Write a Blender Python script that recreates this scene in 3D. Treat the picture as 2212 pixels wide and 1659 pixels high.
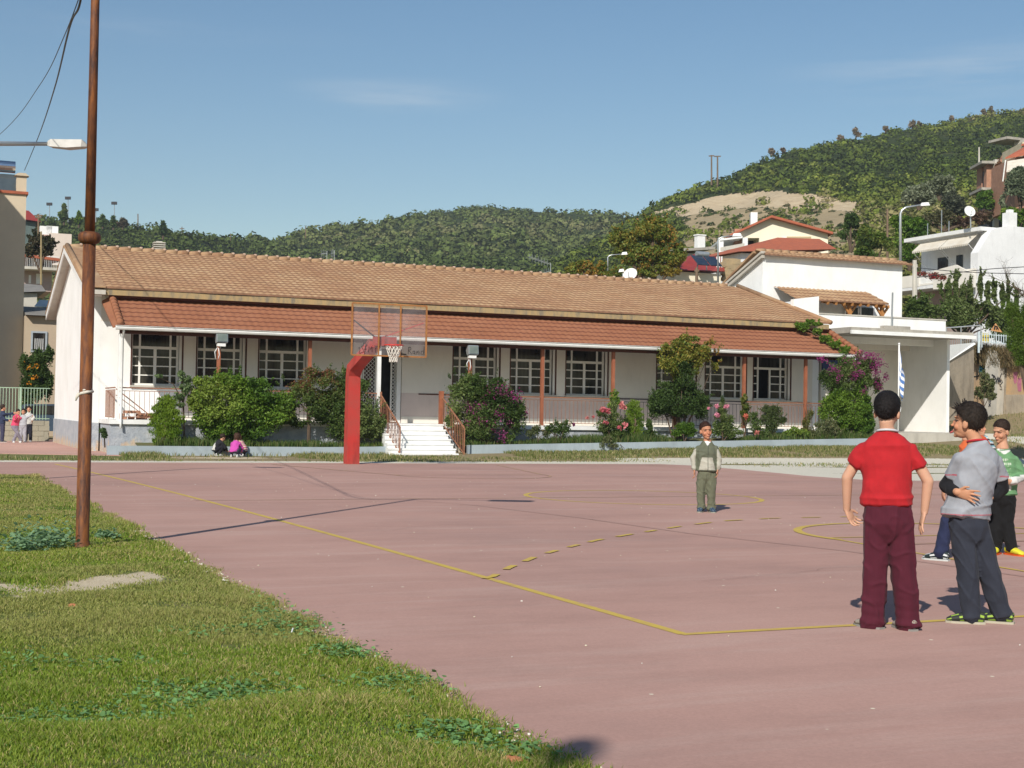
import bpy, bmesh, math, random
import numpy as np
from mathutils import Vector, Matrix, noise as mnoise
from mathutils.geometry import tessellate_polygon
for _o in list(bpy.data.objects): bpy.data.objects.remove(_o)
SC=bpy.context.scene
R=math.radians
# ------------------------------------------------------------ camera, sky, sun
FPX,CX,CY=3050.,1106.,829.5
ROLL=R(1.0); PITCH=math.atan((895-829.5)/FPX); CH=1.35
_R0=np.array([1,0,0.]);CF=np.array([0,math.cos(PITCH),math.sin(PITCH)]);_U0=np.array([0,-math.sin(PITCH),math.cos(PITCH)])
CR=math.cos(ROLL)*_R0+math.sin(ROLL)*_U0; CU=math.cos(ROLL)*_U0-math.sin(ROLL)*_R0
CP=np.array([0,0,CH])
cam=bpy.data.cameras.new('camera'); camo=bpy.data.objects.new('camera',cam); SC.collection.objects.link(camo)
cam.sensor_width=36; cam.lens=FPX/2212*36; cam.clip_start=.05; cam.clip_end=6000
camo.matrix_world=Matrix(((CR[0],CU[0],-CF[0],0),(CR[1],CU[1],-CF[1],0),(CR[2],CU[2],-CF[2],CH),(0,0,0,1)))
SC.camera=camo
SUN_EL=R(36); SUN_AZ=R(196.5)     # azimuth clockwise from +Y
wd=bpy.data.worlds.new("World"); SC.world=wd; wd.use_nodes=True
nt=wd.node_tree; nt.nodes.clear()
def wn(t,**k):
    n=nt.nodes.new(t)
    for a,b in k.items(): setattr(n,a,b)
    return n
sky=wn('ShaderNodeTexSky',sky_type='NISHITA',sun_disc=False,sun_elevation=SUN_EL,sun_rotation=SUN_AZ,altitude=50,air_density=1.15,dust_density=.4,ozone_density=1.0)
bg=wn('ShaderNodeBackground'); bg.inputs['Strength'].default_value=.083
outw=wn('ShaderNodeOutputWorld')
# thin cirrus wisps, part of the sky itself
L=nt.links.new
tc=wn('ShaderNodeTexCoord'); hs=wn('ShaderNodeHueSaturation'); hs.inputs['Saturation'].default_value=1.22; L(sky.outputs[0],hs.inputs['Color']); cur=hs.outputs[0]
mp=wn('ShaderNodeMapping'); mp.inputs['Scale'].default_value=(3,3,34); mp.inputs['Rotation'].default_value=(R(3),R(-3),0)
ns=wn('ShaderNodeTexNoise'); ns.inputs['Scale'].default_value=2.6; ns.inputs['Detail'].default_value=8; ns.inputs['Roughness'].default_value=.62
L(tc.outputs['Generated'],mp.inputs['Vector']);L(mp.outputs[0],ns.inputs['Vector'])
for (cu_,cv_,wu_,wv_,k_) in ((850,205,260,45,.30),(2080,150,420,75,.26),(300,60,500,40,.08)):
    d_=(cu_-CX)/FPX*CR-(cv_-CY)/FPX*CU+CF; d_=d_/np.linalg.norm(d_)
    sb=wn('ShaderNodeVectorMath',operation='SUBTRACT'); sb.inputs[1].default_value=tuple(d_); L(tc.outputs['Generated'],sb.inputs[0])
    ml=wn('ShaderNodeVectorMath',operation='MULTIPLY'); ml.inputs[1].default_value=(FPX/wu_,FPX/wu_,FPX/wv_); L(sb.outputs[0],ml.inputs[0])
    ln=wn('ShaderNodeVectorMath',operation='LENGTH'); L(ml.outputs[0],ln.inputs[0])
    r1=wn('ShaderNodeMapRange',interpolation_type='SMOOTHSTEP'); r1.inputs['From Min'].default_value=1.1; r1.inputs['From Max'].default_value=0; r1.inputs['To Max'].default_value=k_; L(ln.outputs['Value'],r1.inputs['Value'])
    r2=wn('ShaderNodeMapRange'); r2.inputs['From Min'].default_value=.38; r2.inputs['From Max'].default_value=.68; L(ns.outputs['Fac'],r2.inputs['Value'])
    mu=wn('ShaderNodeMath',operation='MULTIPLY'); L(r1.outputs[0],mu.inputs[0]); L(r2.outputs[0],mu.inputs[1])
    mx=wn('ShaderNodeMix',data_type='RGBA'); mx.inputs['B'].default_value=(7.5,8.0,8.4,1); L(mu.outputs[0],mx.inputs['Factor']); L(cur,mx.inputs['A']); cur=mx.outputs['Result']
L(cur,bg.inputs[0]);L(bg.outputs[0],outw.inputs[0])
sl=bpy.data.lights.new('sun','SUN'); sl.energy=4.4; sl.angle=R(.53); sl.color=(1,.945,.86)
so=bpy.data.objects.new('sun',sl); SC.collection.objects.link(so)
SDIR=Vector((math.sin(SUN_AZ)*math.cos(SUN_EL),math.cos(SUN_AZ)*math.cos(SUN_EL),math.sin(SUN_EL)))
so.rotation_euler=SDIR.to_track_quat('Z','Y').to_euler(); so.location=(-30,-60,60)
vs=SC.view_settings; vs.view_transform='Standard'; vs.look='None'; vs.gamma=1; vs.use_curve_mapping=False; vs.exposure=.22
# ------------------------------------------------------------ geometry of the place
ANG=R(23.2)   # the school and the court lie turned by this angle: frame "L", x along the school, y away from us
EU=np.array([math.cos(ANG),math.sin(ANG),0]); EV=np.array([-math.sin(ANG),math.cos(ANG),0])
def ray(u,v): return (u-CX)/FPX*CR-(v-CY)/FPX*CU+CF
def dep(u,v,Y):
    d=ray(u,v); return CP+d*(Y/d[1])
def gnd(u,v,z=0):
    d=ray(u,v); return CP+d*((z-CH)/d[2])
def toL(P): P=np.asarray(P,float); return np.array([P@EU,P@EV,P[2]])
def toW(l): return l[0]*EU+l[1]*EV+np.array([0,0,l[2]])
def pl(u,v,c):   # point of the wall plane L.y=c, L coords
    d=ray(u,v); return toL(CP+d*((c-CP@EV)/(d@EV)))
def px(u,v,c): return pl(u,v,c)[0]
def gl(u,v,z=0): return toL(gnd(u,v,z))
def hor(u): return 895+math.tan(ROLL)*(u-CX)
rng=np.random.default_rng(7); random.seed(7)
# ------------------------------------------------------------ object helpers
COL=SC.collection
FR={}
def setp(o,label=None,cat=None,group=None,kind=None):
    if label: o['label']=label
    if cat: o['category']=cat
    if group: o['group']=group
    if kind: o['kind']=kind
    return o
def thing(name,label,cat,org,fr='L',group=None,rz=None):
    """Empty at the base; children are given in frame fr ('L','W' absolute or 'O' own)"""
    o=bpy.data.objects.new(name,None); COL.objects.link(o); o.empty_display_size=.3
    if fr=='L': o.location=toW(org); o.rotation_euler=(0,0,ANG)
    else:
        o.location=org; o.rotation_euler=(0,0,rz or 0)
    FR[o.name]=np.zeros(3) if fr=='O' else np.array(org,float)
    return setp(o,label,cat,group)
class MB:
    def __init__(s): s.v=[];s.f=[];s.m=[];s.c=[]
    def add(s,V,F,m=0,c=None):
        b=len(s.v); s.v.extend([tuple(map(float,p)) for p in V]); s.f.extend([tuple(i+b for i in f) for f in F]); s.m.extend([m]*len(F)); s.c.extend([c]*len(F)); return s
    def box(s,a,b,m=0,c=None):
        x0,y0,z0=a;x1,y1,z1=b
        V=[(x0,y0,z0),(x1,y0,z0),(x1,y1,z0),(x0,y1,z0),(x0,y0,z1),(x1,y0,z1),(x1,y1,z1),(x0,y1,z1)]
        return s.add(V,[(0,3,2,1),(4,5,6,7),(0,1,5,4),(1,2,6,5),(2,3,7,6),(3,0,4,7)],m,c)
    def hexa(s,V,m=0,c=None): # 4 bottom, 4 top
        return s.add(V,[(0,3,2,1),(4,5,6,7),(0,1,5,4),(1,2,6,5),(2,3,7,6),(3,0,4,7)],m,c)
    def prism(s,poly,d0,d1,axis='y',m=0):
        """polygon in the plane across axis, extruded from d0 to d1 (poly given as (x,z) for y, (y,z) for x, (x,y) for z)"""
        def P(p,d): return {'y':(p[0],d,p[1]),'x':(d,p[0],p[1]),'z':(p[0],p[1],d)}[axis]
        n=len(poly); V=[P(p,d0) for p in poly]+[P(p,d1) for p in poly]
        tri=tessellate_polygon([[Vector((p[0],p[1],0)) for p in poly]])
        F=[tuple(t) for t in tri]+[tuple(i+n for i in reversed(t)) for t in tri]+[(i,(i+1)%n,(i+1)%n+n,i+n) for i in range(n)]
        return s.add(V,F,m)
    def tube(s,pts,r,n=8,m=0,caps=True,ell=1.0,ref=None,c=None):
        pts=[Vector(p) for p in pts]; rs=r if hasattr(r,'__len__') else [r]*len(pts)
        V=[];prev=None
        for i,p in enumerate(pts):
            t=(pts[min(i+1,len(pts)-1)]-pts[max(i-1,0)]); t=t.normalized() if t.length>1e-9 else Vector((0,0,1))
            if prev is None:
                a=Vector(ref) if ref else (Vector((1,0,0)) if abs(t.x)<.9 else Vector((0,1,0)))
            else: a=prev
            a=(a-t*a.dot(t)).normalized(); prev=a; b=t.cross(a)
            for k in range(n):
                th=2*math.pi*k/n; V.append(p+a*(math.cos(th)*rs[i])+b*(math.sin(th)*rs[i]*ell))
        F=[(i*n+k,i*n+(k+1)%n,(i+1)*n+(k+1)%n,(i+1)*n+k) for i in range(len(pts)-1) for k in range(n)]
        if caps: F+= [tuple(reversed(range(n))),tuple(range((len(pts)-1)*n,len(pts)*n))]
        return s.add(V,F,m,c)
    def bar(s,p,q,w,h=None,m=0,up=(0,0,1)):
        h=h or w; p=Vector(p);q=Vector(q);t=(q-p).normalized(); u=Vector(up)
        if abs(t.dot(u))>.95: u=Vector((0,1,0))
        a=t.cross(u).normalized(); b=a.cross(t)
        V=[e+a*sx*w/2+b*sz*h/2 for e in (p,q) for sx,sz in ((-1,-1),(1,-1),(1,1),(-1,1))]
        return s.add(V,[(3,2,1,0),(4,5,6,7),(0,1,5,4),(1,2,6,5),(2,3,7,6),(3,0,4,7)],m)
    def ball(s,c,r,n=12,k=8,m=0,rot=None,col=None):
        r=(r,r,r) if not hasattr(r,'__len__') else r
        V=[Vector((0,0,r[2]))]
        for i in range(1,k):
            ph=math.pi*i/k
            for j in range(n):
                th=2*math.pi*j/n; V.append(Vector((math.sin(ph)*math.cos(th)*r[0],math.sin(ph)*math.sin(th)*r[1],math.cos(ph)*r[2])))
        V.append(Vector((0,0,-r[2])))
        if rot is not None: V=[rot@p for p in V]
        V=[p+Vector(c) for p in V]
        F=[(0,1+j,1+(j+1)%n) for j in range(n)]
        F+=[(1+i*n+j,1+(i+1)*n+j,1+(i+1)*n+(j+1)%n,1+i*n+(j+1)%n) for i in range(k-2) for j in range(n)]
        e=len(V)-1; b=1+(k-2)*n
        F+=[(e,b+(j+1)%n,b+j) for j in range(n)]
        return s.add(V,F,m,col)
    def build(s,name,mats,parent=None,smooth=False,fr=None,org=None,label=None,cat=None,group=None,kind=None,fix=False):
        if not s.v: return None
        V=np.array(s.v); 
        if parent is not None:
            r=parent
            while r.parent: r=r.parent
            off=FR[r.name]
        elif org is not None: off=np.array(org,float)
        else: off=np.zeros(3)
        V=V-off
        me=bpy.data.meshes.new(name); me.from_pydata(V.tolist(),[],s.f); 
        mats=mats if isinstance(mats,(list,tuple)) else [mats]
        for mm in mats: me.materials.append(mm)
        if len(mats)>1: me.polygons.foreach_set('material_index',s.m)
        if any(c is not None for c in s.c):
            at=me.attributes.new('tint','FLOAT_COLOR','FACE')
            cc=np.array([(*(c or (1,1,1)),1) for c in s.c],np.float32); at.data.foreach_set('color',cc.ravel())
        if smooth: me.polygons.foreach_set('use_smooth',[True]*len(me.polygons))
        if fix:
            bm=bmesh.new(); bm.from_mesh(me); bmesh.ops.recalc_face_normals(bm,faces=bm.faces); bm.to_mesh(me); bm.free()
        me.update()
        o=bpy.data.objects.new(name,me); COL.objects.link(o)
        if parent is not None: o.parent=parent
        elif fr=='L': o.location=toW(off); o.rotation_euler=(0,0,ANG)
        else: o.location=off
        return setp(o,label,cat,group,kind)
def npmesh(name,V,quads,mat,parent=None,tint=None,off=None,smooth=False,pt=None):
    """fast mesh from numpy: V (n,3), quads (m,k)"""
    if parent is not None:
        r=parent
        while r.parent: r=r.parent
        V=V-FR[r.name]
    elif off is not None: V=V-np.array(off)
    me=bpy.data.meshes.new(name); k=quads.shape[1]; nf=len(quads)
    me.vertices.add(len(V)); me.vertices.foreach_set('co',np.ascontiguousarray(V,np.float32).ravel())
    me.loops.add(nf*k); me.loops.foreach_set('vertex_index',np.ascontiguousarray(quads,np.int32).ravel())
    me.polygons.add(nf); me.polygons.foreach_set('loop_start',np.arange(0,nf*k,k,dtype=np.int32)); 
    try: me.polygons.foreach_set('loop_total',np.full(nf,k,np.int32))
    except Exception: pass
    if smooth: me.polygons.foreach_set('use_smooth',np.ones(nf,bool))
    me.update(calc_edges=True); me.materials.append(mat)
    if tint is not None:
        at=me.attributes.new('tint','FLOAT_COLOR','FACE'); c=np.ones((nf,4),np.float32); c[:,:3]=tint; at.data.foreach_set('color',c.ravel())
    if pt is not None:
        at=me.attributes.new('tint','FLOAT_COLOR','POINT'); c=np.ones((len(V),4),np.float32); c[:,:3]=pt; at.data.foreach_set('color',c.ravel())
    o=bpy.data.objects.new(name,me); COL.objects.link(o)
    if parent is not None: o.parent=parent
    elif off is not None: o.location=off
    return o
def copy_tree(o,parent=None):
    c=o.copy(); COL.objects.link(c); c.parent=parent
    for ch in o.children: copy_tree(ch,c)
    return c
def vnoise(P,sc,seed=0):
    """cheap smooth pseudo noise in 0..1 for arrays of points"""
    r=np.random.default_rng(seed); P=np.asarray(P)*sc; a=0
    for i in range(6):
        d=r.normal(size=3); a=a+np.sin(P@d+r.uniform(0,6.28))
    return np.clip(.5+a/7,0,1)
# ------------------------------------------------------------ materials
def newmat(name):
    m=bpy.data.materials.new(name); m.use_nodes=True; t=m.node_tree; t.nodes.clear()
    o=t.nodes.new('ShaderNodeOutputMaterial'); b=t.nodes.new('ShaderNodeBsdfPrincipled'); t.links.new(b.outputs[0],o.inputs[0])
    return m,t,b,o
def nd(t,ty,**k):
    n=t.nodes.new(ty)
    for a,b in k.items():
        if a in n.inputs: n.inputs[a].default_value=b
        else: setattr(n,a,b)
    return n
def ramp(t,fac,stops):
    r=t.nodes.new('ShaderNodeValToRGB'); e=r.color_ramp.elements
    while len(e)<len(stops): e.new(.5)
    for i,(p,c) in enumerate(stops):
        e[i].position=p; e[i].color=(*c,1) if hasattr(c,'__len__') else (c,c,c,1)
    t.links.new(fac,r.inputs[0]); return r.outputs[0]
def coords(t,scale=(1,1,1),kind='Object',rot=(0,0,0)):
    c=t.nodes.new('ShaderNodeTexCoord'); m=t.nodes.new('ShaderNodeMapping'); m.inputs['Scale'].default_value=scale; m.inputs['Rotation'].default_value=rot
    t.links.new(c.outputs[kind],m.inputs[0]); return m.outputs[0]
def noisen(t,vec,scale,detail=5,rough=.55,out='Fac',dist=0):
    n=t.nodes.new('ShaderNodeTexNoise'); n.inputs['Scale'].default_value=scale; n.inputs['Detail'].default_value=detail; n.inputs['Roughness'].default_value=rough; n.inputs['Distortion'].default_value=dist
    t.links.new(vec,n.inputs['Vector']); return n.outputs[out]
def mixc(t,fac,a,b,mode='MIX'):
    m=t.nodes.new('ShaderNodeMix'); m.data_type='RGBA'; m.blend_type=mode
    for s,x in (('Factor',fac),('A',a),('B',b)):
        if hasattr(x,'is_linked') or isinstance(x,bpy.types.NodeSocket): t.links.new(x,m.inputs[s])
        elif s=='Factor': m.inputs[s].default_value=x
        else: m.inputs[s].default_value=(*x,1)
    return m.outputs['Result']
def bumpn(t,b,h,strength=.3,dist=.02):
    n=t.nodes.new('ShaderNodeBump'); n.inputs['Strength'].default_value=strength; n.inputs['Distance'].default_value=dist
    t.links.new(h,n.inputs['Height']); t.links.new(n.outputs[0],b.inputs['Normal'])
def math_(t,op,a,b=None,c=None):
    m=t.nodes.new('ShaderNodeMath'); m.operation=op
    for i,x in enumerate((a,b,c)):
        if x is None: continue
        if isinstance(x,bpy.types.NodeSocket): t.links.new(x,m.inputs[i])
        else: m.inputs[i].default_value=x
    return m.outputs[0]
def M(name,c1,c2=None,scale=2,rough=.85,bump=.15,bs=40,bd=.01,metal=0,stretch=(1,1,1),spec=.3,stops=(.35,.65),grime=0):
    m,t,b,o=newmat(name); v=coords(t,stretch)
    c2=c2 or tuple(x*.82 for x in c1)
    f=noisen(t,v,scale,6,.6); col=ramp(t,f,[(stops[0],c1),(stops[1],c2)])
    if grime:
        g=noisen(t,coords(t,(1,1,.25)),3.1,7,.7); gg=ramp(t,g,[(.5,(1,1,1)),(.72,(1-grime,)*3)]); col=mixc(t,1.0,col,gg,'MULTIPLY')
    t.links.new(col,b.inputs['Base Color']); b.inputs['Roughness'].default_value=rough; b.inputs['Metallic'].default_value=metal; b.inputs['Specular IOR Level'].default_value=spec
    if bump: bumpn(t,b,noisen(t,v,bs,4),bump,bd)
    return m
def leafmat(name,trans=.3,rough=.55,mul=1.0):
    m,t,b,o=newmat(name); a=t.nodes.new('ShaderNodeAttribute'); a.attribute_name='tint'
    t.links.new(a.outputs['Color'],b.inputs['Base Color']); b.inputs['Roughness'].default_value=rough; b.inputs['Specular IOR Level'].default_value=.25
    tr=t.nodes.new('ShaderNodeBsdfTranslucent'); hs=nd(t,'ShaderNodeHueSaturation',Saturation=1.15,Value=1.3); t.links.new(a.outputs['Color'],hs.inputs['Color']); t.links.new(hs.outputs[0],tr.inputs[0])
    mx=t.nodes.new('ShaderNodeMixShader'); mx.inputs[0].default_value=trans; t.links.new(b.outputs[0],mx.inputs[1]); t.links.new(tr.outputs[0],mx.inputs[2]); t.links.new(mx.outputs[0],o.inputs[0])
    return m
def attrmat(name,rough=.8,bs=300,bump=.25,bd=.002,sheen=0,mott=.1):
    m,t,b,o=newmat(name); a=t.nodes.new('ShaderNodeAttribute'); a.attribute_name='tint'; v=coords(t)
    n=noisen(t,v,14,5); col=mixc(t,1.0,a.outputs['Color'],ramp(t,n,[(.3,(1-mott,)*3),(.7,(1+mott*.3,)*3)]),'MULTIPLY')
    t.links.new(col,b.inputs['Base Color']); b.inputs['Roughness'].default_value=rough; b.inputs['Specular IOR Level'].default_value=.2
    if sheen: b.inputs['Sheen Weight'].default_value=sheen
    bumpn(t,b,noisen(t,v,bs,3),bump,bd); return m
MLEAF=leafmat('leaves'); MGRASS=leafmat('grass_blades',.35,.6); MSCRUB=leafmat('scrub',.15,.8); MPETAL=leafmat('petals',.35,.6)
MCLOTH=attrmat('cloth',.9,500,.3,.002,.04,.16); MSKIN=attrmat('skin',.55,200,.08,.001,0,.06); MHAIR=attrmat('hair',.62,350,.8,.004,0,.2); MTINT=attrmat('painted',.6,60,.1,.002,0,.08)
MSKIN.node_tree.nodes['Principled BSDF'].inputs['Subsurface Weight'].default_value=.08
MSKIN.node_tree.nodes['Principled BSDF'].inputs['Subsurface Radius'].default_value=(.01,.004,.002)
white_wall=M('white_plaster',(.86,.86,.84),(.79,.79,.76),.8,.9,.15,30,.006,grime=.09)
cream_wall=M('cream_plaster',(.78,.74,.66),(.72,.68,.60),.7,.9,.15,30,.006,grime=.08)
dado_wall=M('dado_plaster',(.66,.56,.51),(.58,.49,.45),.9,.9,.15,30,.006,grime=.1)
white_paint=M('white_paint',(.8,.8,.78),(.72,.72,.69),3,.5,.05,60)
frame_paint=M('frame_paint',(.84,.82,.76),(.78,.76,.70),3,.6,.05,60)
rust_paint=M('rust_paint',(.33,.115,.058),(.25,.085,.045),5,.6,.2,50,.004)
rust_rail=M('rusty_rail',(.34,.15,.08),(.22,.10,.06),9,.7,.2,70,.003)
dark_paint=M('dark_paint',(.035,.035,.04),(.02,.02,.022),5,.5,.1)
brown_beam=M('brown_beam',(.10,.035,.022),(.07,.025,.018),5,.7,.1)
lt_blue=M('blue_grey_paint',(.36,.42,.45),(.30,.35,.375),1.2,.85,.2,25,.006,grime=.16)
concrete=M('concrete',(.42,.39,.33),(.30,.275,.235),1.1,.95,.4,18,.015,grime=.3)
pale_concrete=M('pale_concrete',(.55,.52,.45),(.46,.43,.37),.8,.95,.3,18,.01,grime=.2)
galv=M('galvanised_metal',(.5,.52,.52),(.42,.44,.44),4,.35,.05,40,metal=.6)
wood=M('weathered_wood',(.20,.14,.09),(.13,.09,.06),4,.9,.3,30,.006,stretch=(1,1,.1))
pine_wood=M('varnished_pine',(.48,.22,.07),(.36,.16,.05),3,.6,.1)
bark=M('bark',(.13,.09,.06),(.07,.05,.035),8,.95,.5,30,.02,stretch=(1,1,.3))
redroof=M('red_sheet_roof',(.33,.045,.03),(.26,.035,.025),2,.5,.1,8,.01)
clay=M('clay_roof_far',(.42,.12,.06),(.33,.1,.055),3,.85,.4,6,.03)
brickm=M('raw_brick',(.46,.25,.165),(.36,.19,.12),2,.95,.5,9,.03)
glassd=None
def glass_mat():
    m,t,b,o=newmat('window_glass'); v=coords(t,(1,1,.2))
    f=noisen(t,v,2.2,3); f2=noisen(t,coords(t,(9,9,.4)),1.5,2)
    c=mixc(t,1,ramp(t,f,[(.42,(.012,.012,.012)),(.6,(.07,.065,.055))]),ramp(t,f2,[(.3,(.45,)*3),(.7,(1,)*3)]),'MULTIPLY')
    t.links.new(c,b.inputs['Base Color']); b.inputs['Roughness'].default_value=.12; b.inputs['Specular IOR Level'].default_value=.35; return m
glassd=glass_mat()
def board_glass():
    m,t,b,o=newmat('hazy_acrylic'); g=t.nodes.new('ShaderNodeBsdfTransparent'); g.inputs[0].default_value=(.94,.91,.91,1)
    b.inputs['Base Color'].default_value=(.46,.42,.42,1); b.inputs['Roughness'].default_value=.35
    n=noisen(t,coords(t),2.5,6); f=ramp(t,n,[(.3,(.14,)*3),(.75,(.32,)*3)])
    mx=t.nodes.new('ShaderNodeMixShader'); t.links.new(f,mx.inputs[0]); t.links.new(g.outputs[0],mx.inputs[1]); t.links.new(b.outputs[0],mx.inputs[2]); t.links.new(mx.outputs[0],o.inputs[0]); return m
acryl=board_glass()
def tile_mat(name,cols,tw,th,lich):
    """per-tile colour: cells of tile width by course length, object coords (x along, y up the slope in plan)"""
    m,t,b,o=newmat(name); c=t.nodes.new('ShaderNodeTexCoord'); s=t.nodes.new('ShaderNodeSeparateXYZ'); t.links.new(c.outputs['Object'],s.inputs[0])
    a=math_(t,'FLOOR',math_(t,'DIVIDE',s.outputs[0],tw)); d=math_(t,'FLOOR',math_(t,'DIVIDE',s.outputs[1],th))
    cb=t.nodes.new('ShaderNodeCombineXYZ'); t.links.new(a,cb.inputs[0]); t.links.new(d,cb.inputs[1])
    w=t.nodes.new('ShaderNodeTexWhiteNoise'); w.noise_dimensions='2D'; t.links.new(cb.outputs[0],w.inputs[0])
    big=noisen(t,coords(t),.55,6,.65); f=math_(t,'ADD',math_(t,'MULTIPLY',w.outputs[0],.16),math_(t,'MULTIPLY',big,.95))
    col=ramp(t,f,cols); fine=noisen(t,coords(t),14,6,.7)
    col=mixc(t,ramp(t,fine,[(.52,(0,)*3),(.75,(lich,)*3)]),col,(.50,.34,.14))
    gr=noisen(t,coords(t,(1,1,1)),2.3,8,.75); col=mixc(t,1,col,ramp(t,gr,[(.56,(1,)*3),(.75,(.62,)*3)]),'MULTIPLY')
    t.links.new(col,b.inputs['Base Color']); b.inputs['Roughness'].default_value=.9; b.inputs['Specular IOR Level'].default_value=.15
    bumpn(t,b,fine,.35,.01); return m
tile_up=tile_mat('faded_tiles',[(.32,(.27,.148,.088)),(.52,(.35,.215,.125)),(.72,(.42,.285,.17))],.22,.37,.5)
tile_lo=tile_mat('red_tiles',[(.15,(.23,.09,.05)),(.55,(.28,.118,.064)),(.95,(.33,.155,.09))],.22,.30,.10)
end_shade_up=M('tile_end_shade_pale',(.24,.13,.075),(.17,.095,.055),6,.95,0); end_shade_lo=M('tile_end_shade',(.17,.06,.035),(.13,.048,.03),6,.95,0)  # darker course risers paint the shade inside the hollow tile ends
def fascia_mat():
    m,t,b,o=newmat('weathered_fascia'); v=coords(t,(1,1,.3)); c=t.nodes.new('ShaderNodeTexCoord'); s=t.nodes.new('ShaderNodeSeparateXYZ'); t.links.new(c.outputs['Object'],s.inputs[0])
    f=noisen(t,v,5,6,.7); col=ramp(t,f,[(.35,(.40,.28,.13)),(.5,(.33,.25,.13)),(.64,(.20,.17,.12))])
    t.links.new(col,b.inputs['Base Color']); b.inputs['Roughness'].default_value=.95; bumpn(t,b,f,.3,.01); return m
fascia=fascia_mat()
def plinth_mat(name,zlo,zhi):
    m,t,b,o=newmat(name); v=coords(t); c=t.nodes.new('ShaderNodeTexCoord'); s=t.nodes.new('ShaderNodeSeparateXYZ'); t.links.new(c.outputs['Object'],s.inputs[0])
    base=ramp(t,noisen(t,v,3,7,.7),[(.35,(.30,.33,.37)),(.6,(.42,.44,.46)),(.72,(.5,.48,.42))])
    n=noisen(t,coords(t,(1.6,1.6,.7)),1.6,8,.7)
    hgt=math_(t,'MULTIPLY',math_(t,'SUBTRACT',zhi,s.outputs[2]),.55)
    k=math_(t,'ADD',n,hgt); peel=ramp(t,k,[(.66,(0,)*3),(.74,(1,)*3)])
    col=mixc(t,peel,base,ramp(t,noisen(t,v,6,5),[(.35,(.52,.36,.24)),(.6,(.5,.44,.34))]))
    t.links.new(col,b.inputs['Base Color']); b.inputs['Roughness'].default_value=.95; bumpn(t,b,noisen(t,v,9,8,.7),.8,.05); return m
plinthm=plinth_mat('peeling_plinth',0,.55)
def court_mat(name='court_paint',tone=1.0):
    m,t,b,o=newmat(name); v=coords(t)
    base=ramp(t,noisen(t,v,.22,6,.6),[(.32,(.455*tone,.285*tone,.238*tone)),(.5,(.425*tone,.26*tone,.216*tone)),(.68,(.375*tone,.235*tone,.20*tone))])
    st=noisen(t,coords(t,(.45,3.2,1),rot=(0,0,R(-8))),.55,8,.72)            # streaks of wear across the slab
    base=mixc(t,ramp(t,st,[(.50,(0,)*3),(.76,(.42,)*3)]),base,(.52,.40,.345))
    dk=noisen(t,coords(t,(.5,1.6,1),rot=(0,0,R(14))),.9,9,.75)
    base=mixc(t,1,base,ramp(t,dk,[(.48,(1,)*3),(.8,(.82,.82,.82))]),'MULTIPLY')
    fine=noisen(t,v,55,4,.8); base=mixc(t,1,base,ramp(t,fine,[(.3,(.9,)*3),(.7,(1.08,)*3)]),'MULTIPLY')
    vo=t.nodes.new('ShaderNodeTexVoronoi'); vo.feature='DISTANCE_TO_EDGE'; vo.inputs['Scale'].default_value=.11; vo.inputs['Randomness'].default_value=1
    dv=mixc(t,.35,v,noisen(t,v,1.4,5,.6,'Color')); t.links.new(dv,vo.inputs['Vector'])
    crk=ramp(t,vo.outputs[0],[(.0,(.82,)*3),(.0022,(1,)*3)]); base=mixc(t,.0,base,crk,'MULTIPLY')
    pt=noisen(t,coords(t,(.9,.9,1)),.5,9,.8); base=mixc(t,ramp(t,pt,[(.50,(0,)*3),(.66,(.17,)*3)]),base,(.26,.17,.145))
    sp=t.nodes.new('ShaderNodeTexVoronoi'); sp.inputs['Scale'].default_value=3.1; t.links.new(v,sp.inputs['Vector'])
    spk=ramp(t,sp.outputs['Distance'],[(.030,(1,)*3),(.045,(0,)*3)]); pick=ramp(t,noisen(t,v,2.3,2),[(.5,(0,)*3),(.54,(1,)*3)])
    base=mixc(t,math_(t,'MULTIPLY',spk,pick),base,(.7,.66,.5))
    t.links.new(base,b.inputs['Base Color']); b.inputs['Roughness'].default_value=.95; b.inputs['Specular IOR Level'].default_value=.04
    bumpn(t,b,fine,.25,.004); return m
courtm=court_mat()
def line_mat():
    m,t,b,o=newmat('worn_yellow_paint'); v=coords(t)
    n=noisen(t,v,7,8,.75); col=ramp(t,n,[(.40,(.56,.40,.055)),(.58,(.50,.34,.08)),(.72,(.36,.22,.15))])
    t.links.new(col,b.inputs['Base Color']); b.inputs['Roughness'].default_value=.75; return m
linem=line_mat()
def faint_line_mat():
    m,t,b,o=newmat('faded_yellow_paint'); v=coords(t)
    n=noisen(t,v,5,8,.75); col=ramp(t,n,[(.42,(.43,.28,.12)),(.54,(.39,.23,.16)),(.62,(.37,.21,.18))])
    t.links.new(col,b.inputs['Base Color']); b.inputs['Roughness'].default_value=.8; return m
faintm=faint_line_mat()
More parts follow.
